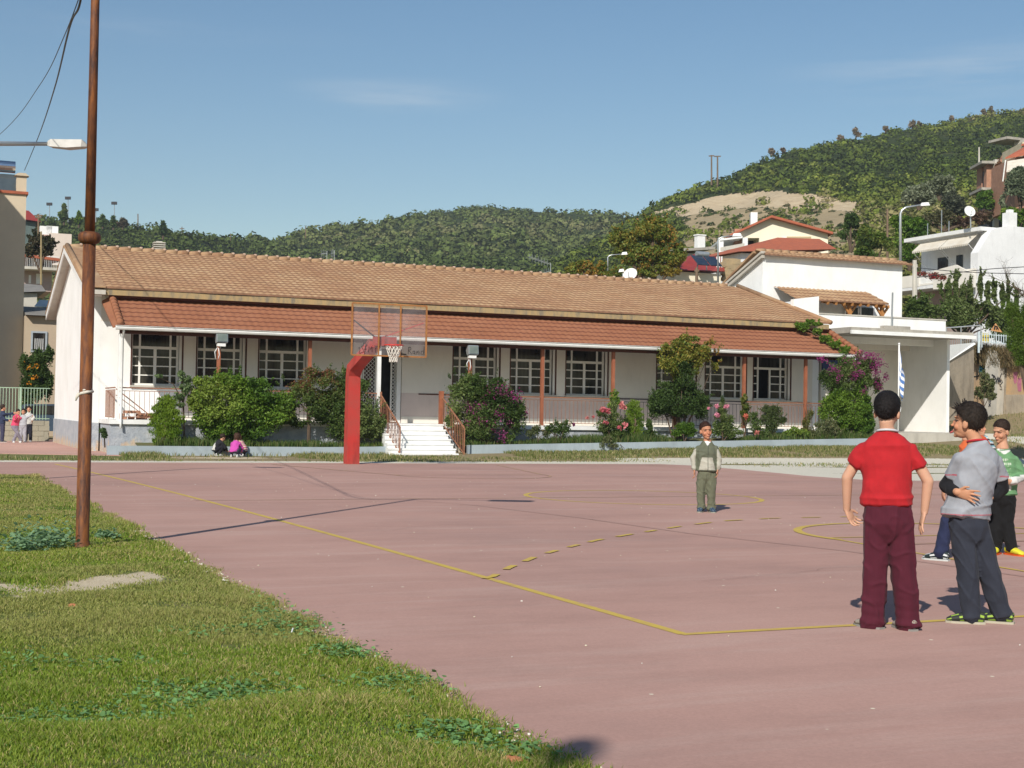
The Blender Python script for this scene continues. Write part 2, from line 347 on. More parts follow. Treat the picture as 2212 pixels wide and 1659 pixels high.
def ground_mat():
    """vertex mask: R gravel, G green, B pale earth"""
    m,t,b,o=newmat('ground'); v=coords(t); a=t.nodes.new('ShaderNodeAttribute'); a.attribute_name='tint'
    s=t.nodes.new('ShaderNodeSeparateColor'); t.links.new(a.outputs['Color'],s.inputs[0])
    n1=noisen(t,v,1.1,8,.7); n2=noisen(t,v,9,6,.7); n3=noisen(t,v,60,4,.8)
    grass=ramp(t,n2,[(.3,(.060,.095,.022)),(.5,(.11,.14,.035)),(.68,(.23,.20,.09))])
    dry=ramp(t,n2,[(.3,(.20,.16,.085)),(.6,(.30,.24,.14)),(.75,(.13,.14,.05))])
    grav=ramp(t,n3,[(.3,(.44,.40,.31)),(.5,(.62,.58,.47)),(.72,(.74,.70,.60))])
    earth=ramp(t,n3,[(.3,(.40,.31,.19)),(.5,(.54,.45,.31)),(.7,(.68,.60,.45))])
    k=math_(t,'ADD',s.outputs[1],math_(t,'MULTIPLY',math_(t,'SUBTRACT',n1,.5),1.3))
    col=mixc(t,ramp(t,k,[(.35,(0,)*3),(.62,(1,)*3)]),dry,grass)
    k=math_(t,'ADD',s.outputs[2],math_(t,'MULTIPLY',math_(t,'SUBTRACT',n1,.5),.9)); col=mixc(t,ramp(t,k,[(.42,(0,)*3),(.56,(1,)*3)]),col,earth)
    k=math_(t,'ADD',s.outputs[0],math_(t,'MULTIPLY',math_(t,'SUBTRACT',n2,.5),.8)); col=mixc(t,ramp(t,k,[(.44,(0,)*3),(.54,(1,)*3)]),col,grav)
    t.links.new(col,b.inputs['Base Color']); b.inputs['Roughness'].default_value=.95; b.inputs['Specular IOR Level'].default_value=.1
    bumpn(t,b,n3,.6,.02); return m
groundm=ground_mat()
def rust_mat():
    m,t,b,o=newmat('rusted_steel'); v=coords(t,(1,1,.18))
    n=noisen(t,v,16,8,.75); big=noisen(t,coords(t,(1,1,.5)),3,5)
    col=ramp(t,n,[(.36,(.030,.018,.016)),(.47,(.11,.040,.018)),(.6,(.23,.080,.020)),(.78,(.32,.14,.045))])
    col=mixc(t,ramp(t,big,[(.4,(0,)*3),(.7,(.5,)*3)]),col,(.12,.05,.025))
    t.links.new(col,b.inputs['Base Color']); b.inputs['Roughness'].default_value=.62; b.inputs['Specular IOR Level'].default_value=.25; bumpn(t,b,n,.35,.003); return m
rustm=rust_mat()
redpost=M('red_post_paint',(.45,.035,.028),(.36,.055,.042),2.2,.5,.2,30,.006,spec=.35,grime=.4)
def earth_mat():
    m,t,b,o=newmat('hill_ground'); v=coords(t); a=t.nodes.new('ShaderNodeAttribute'); a.attribute_name='tint'
    s=t.nodes.new('ShaderNodeSeparateColor'); t.links.new(a.outputs['Color'],s.inputs[0])
    n1=noisen(t,v,.08,8,.7); n2=noisen(t,v,.35,8,.75)
    g=ramp(t,n2,[(.36,(.018,.03,.010)),(.5,(.045,.065,.022)),(.64,(.09,.095,.04)),(.8,(.17,.13,.07))])
    e=ramp(t,noisen(t,coords(t,(1,1,4)),.5,8,.75),[(.3,(.36,.26,.15)),(.45,(.60,.47,.30)),(.7,(.68,.57,.40))])
    sand=ramp(t,n2,[(.3,(.36,.28,.16)),(.7,(.50,.40,.25))])
    col=mixc(t,ramp(t,math_(t,'ADD',s.outputs[1],math_(t,'MULTIPLY',math_(t,'SUBTRACT',n2,.5),1.1)),[(.45,(0,)*3),(.55,(1,)*3)]),g,sand)
    col=mixc(t,ramp(t,math_(t,'ADD',s.outputs[0],math_(t,'MULTIPLY',math_(t,'SUBTRACT',n2,.5),.6)),[(.45,(0,)*3),(.55,(1,)*3)]),col,e)
    t.links.new(col,b.inputs['Base Color']); b.inputs['Roughness'].default_value=1; b.inputs['Specular IOR Level'].default_value=.05; bumpn(t,b,n2,1,1.2); return m
hillm=earth_mat()
# ------------------------------------------------------------ ground, court, markings
def sm(a,lo,hi): 
    t=np.clip((a-lo)/(hi-lo),0,1); return t*t*(3-2*t)
def gz(x,y):
    x=np.asarray(x,float);y=np.asarray(y,float)
    a=np.clip((x-12)*.023,0,.62)+np.clip((x-33)*.035,0,.35)
    z=a*sm(y,35.6,41)
    X=x*EU[0]+y*EV[0]; Y=x*EU[1]+y*EV[1]
    z=z+1.15*sm(Y,48,66)*sm(x,38,44)*sm(X,18,24)+.9*sm(Y,40,66)*sm(x,40,46)*0
    m=sm(2.3-x,0,.5)*sm(28.6-y,0,.8)*(.02+.05*vnoise(np.stack([x,y,0*x],-1),1.3,3))
    return z+m
xs=np.unique(np.concatenate([[-2500,-900,-300,-120,-60,-35],np.arange(-25,-6,1.),np.arange(-6,3.01,.2),np.arange(3,62,.6),[70,85,110,160,300,900,2500]]))
ys=np.unique(np.concatenate([[-2500,-600,-100,-30,-10,0],np.arange(2,14,.2),np.arange(14,30,.4),np.arange(30,44,.3),np.arange(44,82,1.5),[90,110,160,300,900,2500]]))
GX,GY=np.meshgrid(xs,ys); gx=GX.ravel();gy=GY.ravel()
V=np.stack([gx*EU[0]+gy*EV[0],gx*EU[1]+gy*EV[1],gz(gx,gy)],1)
nx=len(xs); I=np.arange(len(gx)).reshape(GX.shape)
Q=np.stack([I[:-1,:-1],I[:-1,1:],I[1:,1:],I[1:,:-1]],-1).reshape(-1,4)
rr=np.zeros(len(gx));gg=np.full(len(gx),.45);bb=np.zeros(len(gx))
near=(gx<2.6)&(gy<29); gg[near]=.62
rr+=sm(gy,35.1,35.5)*(1-sm(gy,36.7,37.4))*(gx>-15)*(gx<21)*.62
edge=38.3-.05*np.clip(gx-20,0,20)
rr+=((gx>19.3)&(gy>25.2))*(1-sm(gy,edge-.5,edge+.2))*.8
rr+=((gx>37)&(gy>25))*(1-sm(gy,42,43.5))*.6
gg-=.15*((gy>30)&(gx>0)); gg+=.3*((gy>37)&(gy<41.2)&(gx<6))
for cx_,cy_,rx_,ry_,w_ in [(27,33.5,4,.5,.5),(31,35.5,4,.35,.5),(24,29.6,3,.35,.45),(22.5,35.3,1.6,.5,.6)]:
    d=np.exp(-((gx-cx_)/rx_)**2-((gy-cy_)/ry_)**2); rr-=w_*d*1.2; gg+=.2*d
bb+=.75*np.exp(-((gx-8.3)/2.2)**2-((gy-39.2)/1.0)**2)
PATCH=[]
for u,v,ru,rv,w_ in [(150,1283,105,26,.95),(95,1272,60,10,.7),(370,1415,100,6,.75),(690,1398,30,9,.55),(700,1418,80,8,.5),(590,1510,60,7,.3),(870,1440,60,10,.35),(40,1225,60,10,.3),(1010,1600,70,10,.4),(300,1275,60,10,.6),(20,1300,40,8,.6),(480,1330,90,8,.45),(820,1500,60,10,.45),(700,1600,80,8,.35),(1120,1590,50,10,.5),(380,1560,60,8,.3),(250,1230,60,6,.4)]:
    p=gl(u,v); q=gl(u+ru,v); s_=gl(u,v-rv); 
    lx=max(np.linalg.norm(q[:2]-p[:2]),.15); ly=max(np.linalg.norm(s_[:2]-p[:2]),.12); PATCH.append((p[0],p[1],lx,ly,w_))
def patchw(x,y):
    # ellipses stretched across the view (world x)
    X=x*EU[0]+y*EV[0];Y=x*EU[1]+y*EV[1];a=0; Z_=np.stack([X,Y,0*X],-1); X=X+.9*(vnoise(Z_,2.6,61)-.5)+.35*(vnoise(Z_,8,62)-.5); Y=Y+.9*(vnoise(Z_,2.2,63)-.5)+.4*(vnoise(Z_,7,64)-.5)+.25*(vnoise(Z_,19,65)-.5)
    for p0,p1,lx,ly,w_ in PATCH:
        PX=p0*EU[0]+p1*EV[0];PY=p0*EU[1]+p1*EV[1]; a=a+w_*np.exp(-(((X-PX)/lx)**2+((Y-PY)/ly)**2)**1.5)
    return a
bb+=near*np.clip(patchw(gx,gy)*1.25-1.0*vnoise(np.stack([gx,gy,0*gx],1),5.5,78),0,.8)
gr=npmesh('ground',V,Q,groundm,pt=np.stack([rr,gg,bb],1),smooth=True); setp(gr,'grassy and gravelly school ground around the court',kind='structure')
def sheet(name,poly,z,mat,hs=0,jit=0,**k):
    P=[]
    for i,(a,b) in enumerate(zip(poly,poly[1:]+poly[:1])):
        n=max(1,int(math.hypot(b[0]-a[0],b[1]-a[1])/.35)) if jit else 1
        for j in range(n):
            t=j/n; P.append((a[0]+(b[0]-a[0])*t+(random.uniform(-jit,jit)),a[1]+(b[1]-a[1])*t+random.uniform(-jit,jit)))
    tri=tessellate_polygon([[Vector((p[0],p[1],0)) for p in P]])
    m=MB(); n=len(P); m.add([(p[0],p[1],z) for p in P]+[(p[0],p[1],z-.06) for p in P],[tuple(t) for t in tri]+[(i,(i+1)%n,(i+1)%n+n,i+n) for i in range(n)])
    o=m.build(name,mat,fr='L',org=(0,0,0),kind='structure',fix=True)
    return setp(o,**k)
sheet('court_floor',[(2.33,-6),(45,-6),(45,24.6),(30,25.1),(22.2,25.5),(19.9,26.0),(19.7,28),(20.1,31.6),(20.2,34.2),(19.7,35.2),(12,35.3),(4,35.45),(-14,35.9),(-14,29.2),(-4,28.9),(1.0,28.6),(1.9,27.9),(2.33,26.5)],.012,courtm,jit=.025,label='pink painted concrete sports court')
sheet('paved_path',[(-16,41.2),(-5,41.4),(2.5,41.9),(4.6,40.9),(6.6,39.9),(6.9,40.3),(5.5,41.3),(5.9,42.4),(5.4,59),(-16,59)],.014,court_mat('path_paint',1.12),jit=.03,label='pink paved path beside the gable wall')
def stroke(pts,w,z,m,dash=None,mi=0):
    """flat painted band following pts (L frame)"""
    P=[Vector((p[0],p[1],0)) for p in pts]; V=[];
    for i,p in enumerate(P):
        t=(P[min(i+1,len(P)-1)]-P[max(i-1,0)]).normalized(); n=Vector((-t.y,t.x,0)); V+= [p+n*w/2+Vector((0,0,z)),p-n*w/2+Vector((0,0,z))]
    m.add(V,[(2*i,2*i+1,2*i+3,2*i+2) for i in range(len(P)-1)],mi)
def dens(pts,step=.25):
    o=[]
    for a,b in zip(pts,pts[1:]):
        n=max(1,int(math.dist(a,b)/step)); o+=[(a[0]+(b[0]-a[0])*k/n,a[1]+(b[1]-a[1])*k/n) for k in range(n)]
    return o+[pts[-1]]
def marking(name,pts,w=.055,faint=False,label=None,z=.0145):
    m=MB(); 
    for q in (pts if isinstance(pts[0],list) else [pts]): stroke(q,w,z,m)
    o=m.build(name,faintm if faint else linem,fr='L',org=(0,0,0),kind='structure'); return setp(o,label)
side=[gl(u,v)[:2] for u,v in [(1480,1376),(1375,1345),(1260,1312),(1130,1275),(1045,1250),(900,1208),(755,1167),(660,1140),(560,1118),(460,1088),(380,1067),(300,1046),(190,1020)]]
sx=np.polyfit([p[1] for p in side],[p[0] for p in side],2)
sd=[(np.polyval(sx,y),y) for y in np.arange(7.6,34.4,.3)]
marking('side_line',sd,.075,label='yellow side line of the court')
marking('end_line',dens([(4.42,7.6),(24,7.68)]),.068,label='yellow near end line of the court',z=.0152)
marking('end_line',dens([(3.4,34.4),(19.4,34.4)]),.05,True,z=.0152)
marking('side_line',dens([(19.0,7.6),(18.9,25.6),(18.8,34.3)]),.05,True)
arc=lambda cx,cy,r,a0,a1,n=40,ry=None:[(cx+r*math.cos(R(a0+(a1-a0)*k/n)),cy+(ry or r)*math.sin(R(a0+(a1-a0)*k/n))) for k in range(n+1)]
marking('centre_circle',arc(11.3,20.75,1.95,0,360,60),.085,label='worn yellow centre circle')
marking('centre_line',dens([(3.9,20.75),(30,20.85)]),.045,True,z=.0159)
# free throw lane near: key, half circle
marking('key_line',[dens([(9.1,7.66),(9.62,13.3)]),dens([(13.9,7.66),(13.2,13.3)])],.055,z=.0166,label='yellow lane lines of the near key')
marking('free_throw_line',dens([(9.6,13.3),(13.2,13.3)]),.05,z=.0173)
marking('free_throw_circle',arc(11.4,13.3,1.8,0,188,40),.10,z=.018)
marking('key_line',[dens([(14.3,34.3),(13.1,28.7)]),dens([(8.3,34.3),(9.6,28.7)])],.055,True,z=.0166)
marking('free_throw_line',dens([(9.6,28.7),(13.1,28.7)]),.05,True,z=.0173)
marking('free_throw_circle',arc(11.35,28.7,1.75,180,360,40),.055,True,z=.018)
dsh=[gl(u,v)[:2] for u,v in [(1045,1254),(1060,1252),(1100,1230),(1165,1203),(1222,1187),(1285,1171),(1340,1161),(1400,1151),(1480,1138),(1560,1128),(1670,1122),(1860,1118)]]
# dashed nine metre arc through the measured points
from itertools import accumulate
D=[0]+list(accumulate(math.dist(a,b) for a,b in zip(dsh,dsh[1:])))
at=lambda s:(np.interp(s,D,[p[0] for p in dsh]),np.interp(s,D,[p[1] for p in dsh]))
ds=[]; s_=.0; k=0
while s_<D[-1]-.3:
    ln=.30+.14*random.random(); ds.append([at(s_),at(s_+ln/2),at(s_+ln)]); s_+=ln+.34+.1*random.random()
marking('dashed_arc',ds,.065,label='yellow dashed arc near the side line',z=.0194)
# right-hand neighbouring court line seen past the boys
marking('cross_line',dens([(9.7,12.4),(26,12.75)]),.045,True,z=.0201)
marking('dark_floor_line',dens([tuple(gl(u,v)[:2]) for u,v in [(900,1084),(1017,1093),(1252,1121),(1494,1156),(1830,1194),(2300,1262)]]),.022,z=.0208)  # thin dark line running across the court floor
bpy.data.objects['dark_floor_line'].data.materials[0]=M('dark_line',(.29,.18,.15),(.36,.22,.185),3,.9,0)
random.seed(31); ck=[]
for (cx_,cy_,an_,n_) in [(6,10,.1,22),(4.2,15,.3,16),(10.5,12,.2,20),(4,22,.3,24),(9,25,.2,24)]:
    p=[cx_,cy_]; a=an_; q=[tuple(p)]
    for _ in range(n_): a+=random.gauss(0,.30); a=a*.75+an_*.25; l=random.uniform(.04,.16); p=[p[0]+math.cos(a)*l,p[1]+math.sin(a)*l]; q.append(tuple(p))
    ck.append(q)
marking('floor_cracks',ck,.005,z=.0215,label='fine dark cracks in the court floor')
bpy.data.objects['floor_cracks'].data.materials[0]=M('crack_dirt',(.14,.09,.075),(.22,.14,.12),9,.95,0)
# ------------------------------------------------------------ grass
def blades(name,P,h,w,tint,lean=.5,parent=None):
    """P (n,3) world roots"""
    n=len(P); h=np.broadcast_to(h,n)*rng.uniform(.5,1.35,n); w=np.broadcast_to(w,n); a=rng.uniform(0,6.283,n); b=rng.uniform(0,6.283,n); l=h*lean*rng.uniform(.1,1,n)
    sx_=np.stack([np.cos(a)*w/2,np.sin(a)*w/2,np.zeros(n)],1); d=np.stack([np.cos(b)*l,np.sin(b)*l,h],1)
    mid=P+d*np.array([.35,.35,.62]); tip=P+d
    V=np.stack([P-sx_,P+sx_,mid+sx_*.75,mid-sx_*.75,tip],1).reshape(-1,3); i=np.arange(n)*5
    # two quads: base quad, then tip as a degenerate-free thin quad
    Qd=np.concatenate([np.stack([i,i+1,i+2,i+3],1)]); T=np.stack([i+3,i+2,i+4],1)
    me=bpy.data.meshes.new(name); loops=np.concatenate([Qd.ravel(),T.ravel()]); ls=np.concatenate([np.arange(n)*4,4*n+np.arange(n)*3])
    me.vertices.add(len(V)); me.vertices.foreach_set('co',V.astype(np.float32).ravel()); me.loops.add(len(loops)); me.loops.foreach_set('vertex_index',loops.astype(np.int32)); me.polygons.add(2*n); me.polygons.foreach_set('loop_start',ls.astype(np.int32))
    try: me.polygons.foreach_set('loop_total',np.concatenate([np.full(n,4),np.full(n,3)]).astype(np.int32))
    except Exception: pass
    me.update(calc_edges=True); me.materials.append(MGRASS)
    at=me.attributes.new('tint','FLOAT_COLOR','FACE'); c=np.ones((2*n,4),np.float32); c[:n,:3]=tint; c[n:,:3]=tint; at.data.foreach_set('color',c.ravel())
    o=bpy.data.objects.new(name,me); COL.objects.link(o); return o
def wl(x,y,z=None):
    z=gz(x,y) if z is None else z
    return np.stack([x*EU[0]+y*EV[0],x*EU[1]+y*EV[1],z],1)
# foreground lawn: sample in the wedge seen by the camera, plus margins
def fore(n):
    Y=4.3*(30/4.3)**(rng.random(n)**.82); y=Y  # world depth, denser near
    uu=rng.uniform(-260,1500,n); X=(uu-CX)/FPX*Y
    x=X*EU[0]+Y*EU[1]; yy=X*EV[0]+Y*EV[1]
    e=2.34+.10*(vnoise(np.stack([x*0,yy,yy*0],1),2.1,11)-.3)+.05*rng.normal(size=n)
    k=(x<e)&(yy<28.7)&(X<1.2); return x[k],yy[k]
x,y=fore(1150000); pw=patchw(x,y)*(.1+1.5*vnoise(np.stack([x,y,0*x],1),9,77)); nz=vnoise(np.stack([x,y,0*x],1),1.1,5); nz2=vnoise(np.stack([x,y,0*x],1),4.5,6)
k=(rng.random(len(x))>pw*.82)&(rng.random(len(x))<.35+.9*nz2); x,y,nz,nz2=x[k],y[k],nz[k],nz2[k]
edgef=np.exp(-((2.34-x)/.28)**2)
hh=.013+.024*nz2**1.5+.045*edgef*nz; Yd=x*EU[1]+y*EV[1]
g1=np.array([.13,.215,.018]);g2=np.array([.22,.27,.05]);g3=np.array([.36,.32,.14]);g4=np.array([.10,.18,.03])
w=nz[:,None]; t=g1*(1-w)+g2*w; r_=rng.random(len(x))[:,None]; dryp=.10+.30*sm(x,.3,2.1)*nz2+.45*sm(vnoise(np.stack([x,y,0*x],1),.9,91),.55,.8)
t=np.where(r_<dryp[:,None],g3,t); t=np.where(r_>.86,g4,t); t=t*rng.uniform(.85,1.35,(len(x),1))*np.array([1.12,1.06,1.0])
lowf=sm(.6*vnoise(np.stack([x,y,0*x],1),.75,95)+.4*vnoise(np.stack([x,y,0*x],1),3.1,96),.40,.62)[:,None]; t=t*(1-lowf)+np.array([.33,.31,.11])*lowf*.6+t*lowf*.4
o=blades('lawn_grass',wl(x,y),hh,.0030+.00042*Yd,t,1.1); setp(o,'short green grass with dry blades along the court edge','grass',kind='stuff')
# broad-leaved weeds in the lawn
def weedpatch(cu,cv,ru,rv,n,size,col):
    P=[]
    for _ in range(n):
        a=random.uniform(0,6.28); q=random.random()**.5*random.choice((1,1,1.35)); p=gl(cu+ru*q*math.cos(a),cv+rv*q*math.sin(a)); 
        if p[0]<2.4: P.append(p[:2])
    return P
WV=[];WF=[];WT=[]
def leafdisc(c,r,tilt,az,col):
    b=len(WV); n=7; T=Matrix.Rotation(az,3,'Z')@Matrix.Rotation(tilt,3,'X')
    WV.append(tuple(Vector(c)))
    for k in range(n):
        th=2*math.pi*k/n+.3; rr_=r*(1 if k else .45)*random.uniform(.85,1.1); WV.append(tuple(Vector(c)+T@Vector((math.cos(th)*rr_,math.sin(th)*rr_,.18*r))))
    for k in range(n): WF.append((b,b+1+k,b+1+(k+1)%n)); WT.append(col)
for cu,cv,ru,rv,n in [(520,1370,200,16,60),(690,1350,70,22,60),(330,1450,160,18,60),(430,1500,150,22,150),(520,1560,120,28,150),(300,1590,230,34,260),(120,1560,130,40,160),(560,1610,220,40,280),(860,1490,110,20,70),(930,1600,120,24,90),(640,1300,60,18,50),(1100,1640,70,16,40),(700,1540,170,20,120),(60,1440,60,20,30),(740,1420,50,12,60),(1075,1480,50,22,60),(180,1610,180,40,160),(900,1640,120,14,60),(590,1340,50,20,50),(130,1640,140,18,90),(480,1530,170,20,140),(640,1580,120,20,120)]:
    for (a,b_) in weedpatch(cu,cv,ru,rv,n,.03,None):
        for _ in range(4):
            p=toW((a+random.gauss(0,.06),b_+random.gauss(0,.07),.022+random.random()*.035)); g=random.uniform(.7,1.3)
            leafdisc(p,random.uniform(.007,.017),random.uniform(-.5,.7),random.uniform(0,6.28),(.16*g,.30*g,.10*g))
for cu,cv,s_ in [(70,1192,1.0),(95,1180,1.2),(120,1190,.9),(45,1200,.7),(230,1170,.5)]:   # blue-green weed by the pole
    c=gl(cu,cv)
    for _ in range(170):
        p=toW((c[0]+random.gauss(0,.13)*s_,c[1]+random.gauss(0,.16)*s_,.03+abs(random.gauss(.08,.06))*s_)); g=random.uniform(.7,1.3)
        leafdisc(p,random.uniform(.014,.03),random.uniform(-.9,.9),random.uniform(0,6.28),(.18*g,.29*g,.15*g))
o=npmesh('broadleaf_weeds',np.array(WV),np.array(WF),MLEAF,tint=np.array(WT)); setp(o,'round leaved mallow weeds spreading through the lawn','weeds',kind='stuff')
# far verges
def strip(n,x0,x1,y0,y1,h,w,cols,f=None):
    x=rng.uniform(x0,x1,n); y=rng.uniform(y0,y1,n); q=vnoise(np.stack([x,y,0*x],1),1.7,21); k=rng.random(n)<q*1.5
    if f is not None: k&=f(x,y)
    x,y,q=x[k],y[k],q[k]; c=np.array(cols)[rng.integers(0,len(cols),len(x))]*rng.uniform(.7,1.25,(len(x),1)); return wl(x,y),np.full(len(x),h)*(.4+q),c
Ps=[];Hs=[];Ts=[]
cols=[(.15,.19,.045),(.21,.22,.075),(.38,.33,.17),(.11,.16,.04),(.30,.27,.12)]
for a in [(9000,5.5,15,38.6,41.0,.10),(26000,17,34,38.0,41.0,.09),(5000,-16,5,36.6,38.8,.10),(6000,5,21,36.5,38.5,.06),(5000,36,46,38.5,43,.09),(1500,22,33,33,36,.05),(9000,40,56,44,62,.12)]:
    p,h_,t_=strip(*a[:5],a[5],0,cols,lambda x,y:~(((x>13.6)&(x<17.3)&(y>39.6))|((x>6.6)&(x<10.4)&(rng.random(len(x))<.93)))); Ps.append(p);Hs.append(h_);Ts.append(t_)
o=blades('verge_grass',np.concatenate(Ps),np.concatenate(Hs),.022,np.concatenate(Ts),.7); setp(o,'patchy grass verge in front of the school','grass',kind='stuff')
# scattered pebbles along the slab edge and chips on the court
pb=MB()
for _ in range(420):
    if random.random()<.6: y=random.uniform(4.5,16); x=2.36+random.gauss(0,.035)
    else: y=random.uniform(6,30); x=random.uniform(2.6,15)
    r_=random.uniform(.004,.010)*(1.0 if x<2.5 else .7); p=toW((x,y,.016)); s=random.random()
    pb.ball(p,(r_*1.4,r_,r_*.7),5,4,rot=Matrix.Rotation(random.random()*6,3,'Z'),col=(.62,.56,.42) if s<.7 else (.7,.68,.6))
pb.build('pebbles',MTINT,kind='stuff',label='pale pebbles scattered along the slab edge',cat='pebbles')
# loose stones and litter one can point at
def stone(u,v,r,col,name,label,cat):
    p=gnd(u,v,.03); m=MB(); m.ball(p,(r,r*.7,r*.6),9,7,col=col)
    m.v=[tuple(np.array(q)+(np.array(q)-p)*.18*(mnoise.noise(Vector(q)*18))) for q in m.v]
    o=m.build(name,MTINT,org=p,smooth=False); setp(o,label,cat)
stone(157,1311,.038,(.42,.17,.08),'brick_piece','orange broken brick piece on the bare patch of the lawn','brick')
stone(1105,1645,.045,(.40,.16,.08),'brick_piece','orange brick piece lying in the grass near the lower slab corner','brick')
m=MB(); m.bar(gnd(630,1365,.04),gnd(633,1357,.05),.007,.005); m.build('plastic_wrapper',white_paint,org=gnd(630,1360,.03),label='crumpled clear plastic wrapper in the grass by the slab edge',cat='litter')
# ------------------------------------------------------------ the school
YF,YW,YR,YE,YB=42.2,44.5,50.0,43.85,55.3   # porch front, facade wall, ridge, upper eaves, rear wall
X0,X1=5.45,31.4; ZF=1.0; ZG=3.66; ZE=4.92; ZR=6.78
school=thing('school_building','long single storey school with orange tiled roofs and a railed porch','school',(X0,YF,0))
def tiles(name,x0,x1,ya,za,yb,zb,mat,parent,tw=.22,course=.37,hb=.024,step=.036,skew0=0):
    """clay tile slope: waves along x, a step at each course, from eave (ya,za) up to (yb,zb)"""
    n=max(1,int(round(abs(yb-ya)/course))); nw=int((x1-x0)/tw)*6; xsr=np.linspace(x0,x1,nw+1); ph=(xsr/tw)%1
    prof=hb*np.where(ph<.62,np.sin(ph/.62*np.pi),-.25*np.sin((ph-.62)/.38*np.pi))
    V=[];Qs=[];b=0
    for k in range(n):
        for t,dz in ((k/n,step),((k+1)/n,0.0)):
            y=ya+(yb-ya)*t; z=za+(zb-za)*t+dz
            V.append(np.stack([xsr,np.full(nw+1,y)+(.012*np.sin(xsr*1.9+k)),z+prof],1))
    V=np.concatenate(V); W=nw+1
    for r in range(2*n-1):
        i=np.arange(nw)+r*W; Qs.append(np.stack([i,i+1,i+1+W,i+W],1))
    # eave thickness
    low=V[:W].copy(); low[:,2]=za-.03; V=np.concatenate([V,low]); i=np.arange(nw); L0=2*n*W
    Qs.append(np.stack([i+L0,i+L0+1,i+1,i],1))
    o=npmesh(name,V,np.concatenate(Qs),mat,parent,smooth=False); o.data.materials.append(end_shade_lo if mat is tile_lo else end_shade_up)
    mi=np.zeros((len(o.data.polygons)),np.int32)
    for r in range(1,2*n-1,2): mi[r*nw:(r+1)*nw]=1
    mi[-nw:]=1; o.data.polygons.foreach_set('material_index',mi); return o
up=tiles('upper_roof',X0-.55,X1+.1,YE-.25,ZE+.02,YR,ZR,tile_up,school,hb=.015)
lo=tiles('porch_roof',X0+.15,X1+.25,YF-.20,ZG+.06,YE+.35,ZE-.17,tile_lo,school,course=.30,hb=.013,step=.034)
rs=MB(); rs.prism([(YR,ZR-.04),(YB+.9,ZE-.05),(YB+.9,ZE-.13),(YR,ZR-.12)],X0-.3,X1+.1,'x'); rs.build('rear_roof',tile_up,school)
rk=MB()
for i in range(int((X1-X0+.3)/.40)):
    x=X0-.5+i*.40; rk.tube([(x,YR,ZR-.01),(x+.42,YR,ZR+.015)],[.10,.125],8,m=0,caps=True)
rm=rk
for i in range(int((X1-X0+.3)/.40)):
    x=X0-.1+i*.40; rm.ball((x,YR-.02,ZR+.09),(.075,.09,.06),8,5,m=1)
rm.build('ridge_tiles',[tile_up,M('pinkish_mortar',(.46,.34,.26),(.38,.27,.2),4,.95,.2)],school,smooth=True)
# side hips of the tile edges
for x in (X0-.55,X1+.12):
    m=MB(); m.tube([(x,YE-.3,ZE+.05),(x,YR,ZR+.05)],.09,8); m.build('verge_tile',tile_up,school,smooth=True)
for x,ex in ((X0+.18,0),(X1+.26,0)):
    m=MB(); n=9
    for i in range(n):
        a=i/n;b=(i+1.12)/n; ya=YF-.24;yb=YE+.2;za=ZG+.12;zb=ZE-.18
        m.tube([(x,ya+(yb-ya)*a,za+(zb-za)*a+.02),(x,ya+(yb-ya)*b,za+(zb-za)*b)],[.11,.085],8)
    m.build('verge_tile',tile_lo,school,smooth=True)
m=MB(); m.add([(X0+.15,YF-.2,ZG+.10),(X0+.15,YE+.2,ZE-.2),(X0-.10,YE+.2,ZE-.36),(X0-.02,YF-.2,ZG+.03),(X0+.15,YF-.2,ZG+.04),(X0+.15,YE+.2,ZE-.26),(X0-.10,YE+.2,ZE-.42),(X0-.02,YF-.2,ZG-.02)],[(0,1,2,3),(7,6,5,4),(0,4,5,1),(1,5,6,2),(2,6,7,3),(3,7,4,0)]); m.build('hip_slope',tile_lo,school,fix=True)
m=MB(); m.box((X0-.5,YE-.22,ZE-.20),(X1+.1,YE-.02,ZE-.03)); m.build('fascia',fascia,school)
m=MB(); m.box((X0+.1,YE-.12,ZE-.26),(X1+.05,YE-.03,ZE-.202)); m.build('fascia_shadow_strip',brown_beam,school)  # dark strip stands in for the shadow gap under the upper eaves
m=MB(); # gutter
sec=[(0,0),(-.13,0),(-.155,-.05),(-.13,-.10),(-.03,-.115),(0,-.08)]; GO_=.18
m.prism([(YF-.40+GO_+p[0],ZG+.05+p[1]) for p in sec],X0+.05,X1+.35,'x'); m.prism([(YF-.575+GO_,ZG+.062),(YF-.36+GO_,ZG+.062),(YF-.36+GO_,ZG+.052),(YF-.575+GO_,ZG+.052)],X0+.05,X1+.35,'x'); m.build('gutter',white_paint,school)
m=MB()
m.box((X0+.2,YF-.06,ZG-.16),(X1+.1,YF+.06,ZG+.02)); m.box((X0+.2,YF-.17,ZG-.05),(X1+.1,YF-.12,ZG+.04))
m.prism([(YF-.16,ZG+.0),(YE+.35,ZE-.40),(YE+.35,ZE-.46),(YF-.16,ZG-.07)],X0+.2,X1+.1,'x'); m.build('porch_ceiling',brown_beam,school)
# plinth and porch floor
def gtop(x): return float(gz(x,41.6))
m=MB(); m.box((X0,YF+.05,-.3),(X1+.1,YW+.3,ZF-.13)); m.build('plinth',plinthm,school)
m=MB(); m.box((X0-.04,YF-.03,ZF-.13),(X1+.15,YW,ZF)); m.build('porch_floor',white_paint,school)
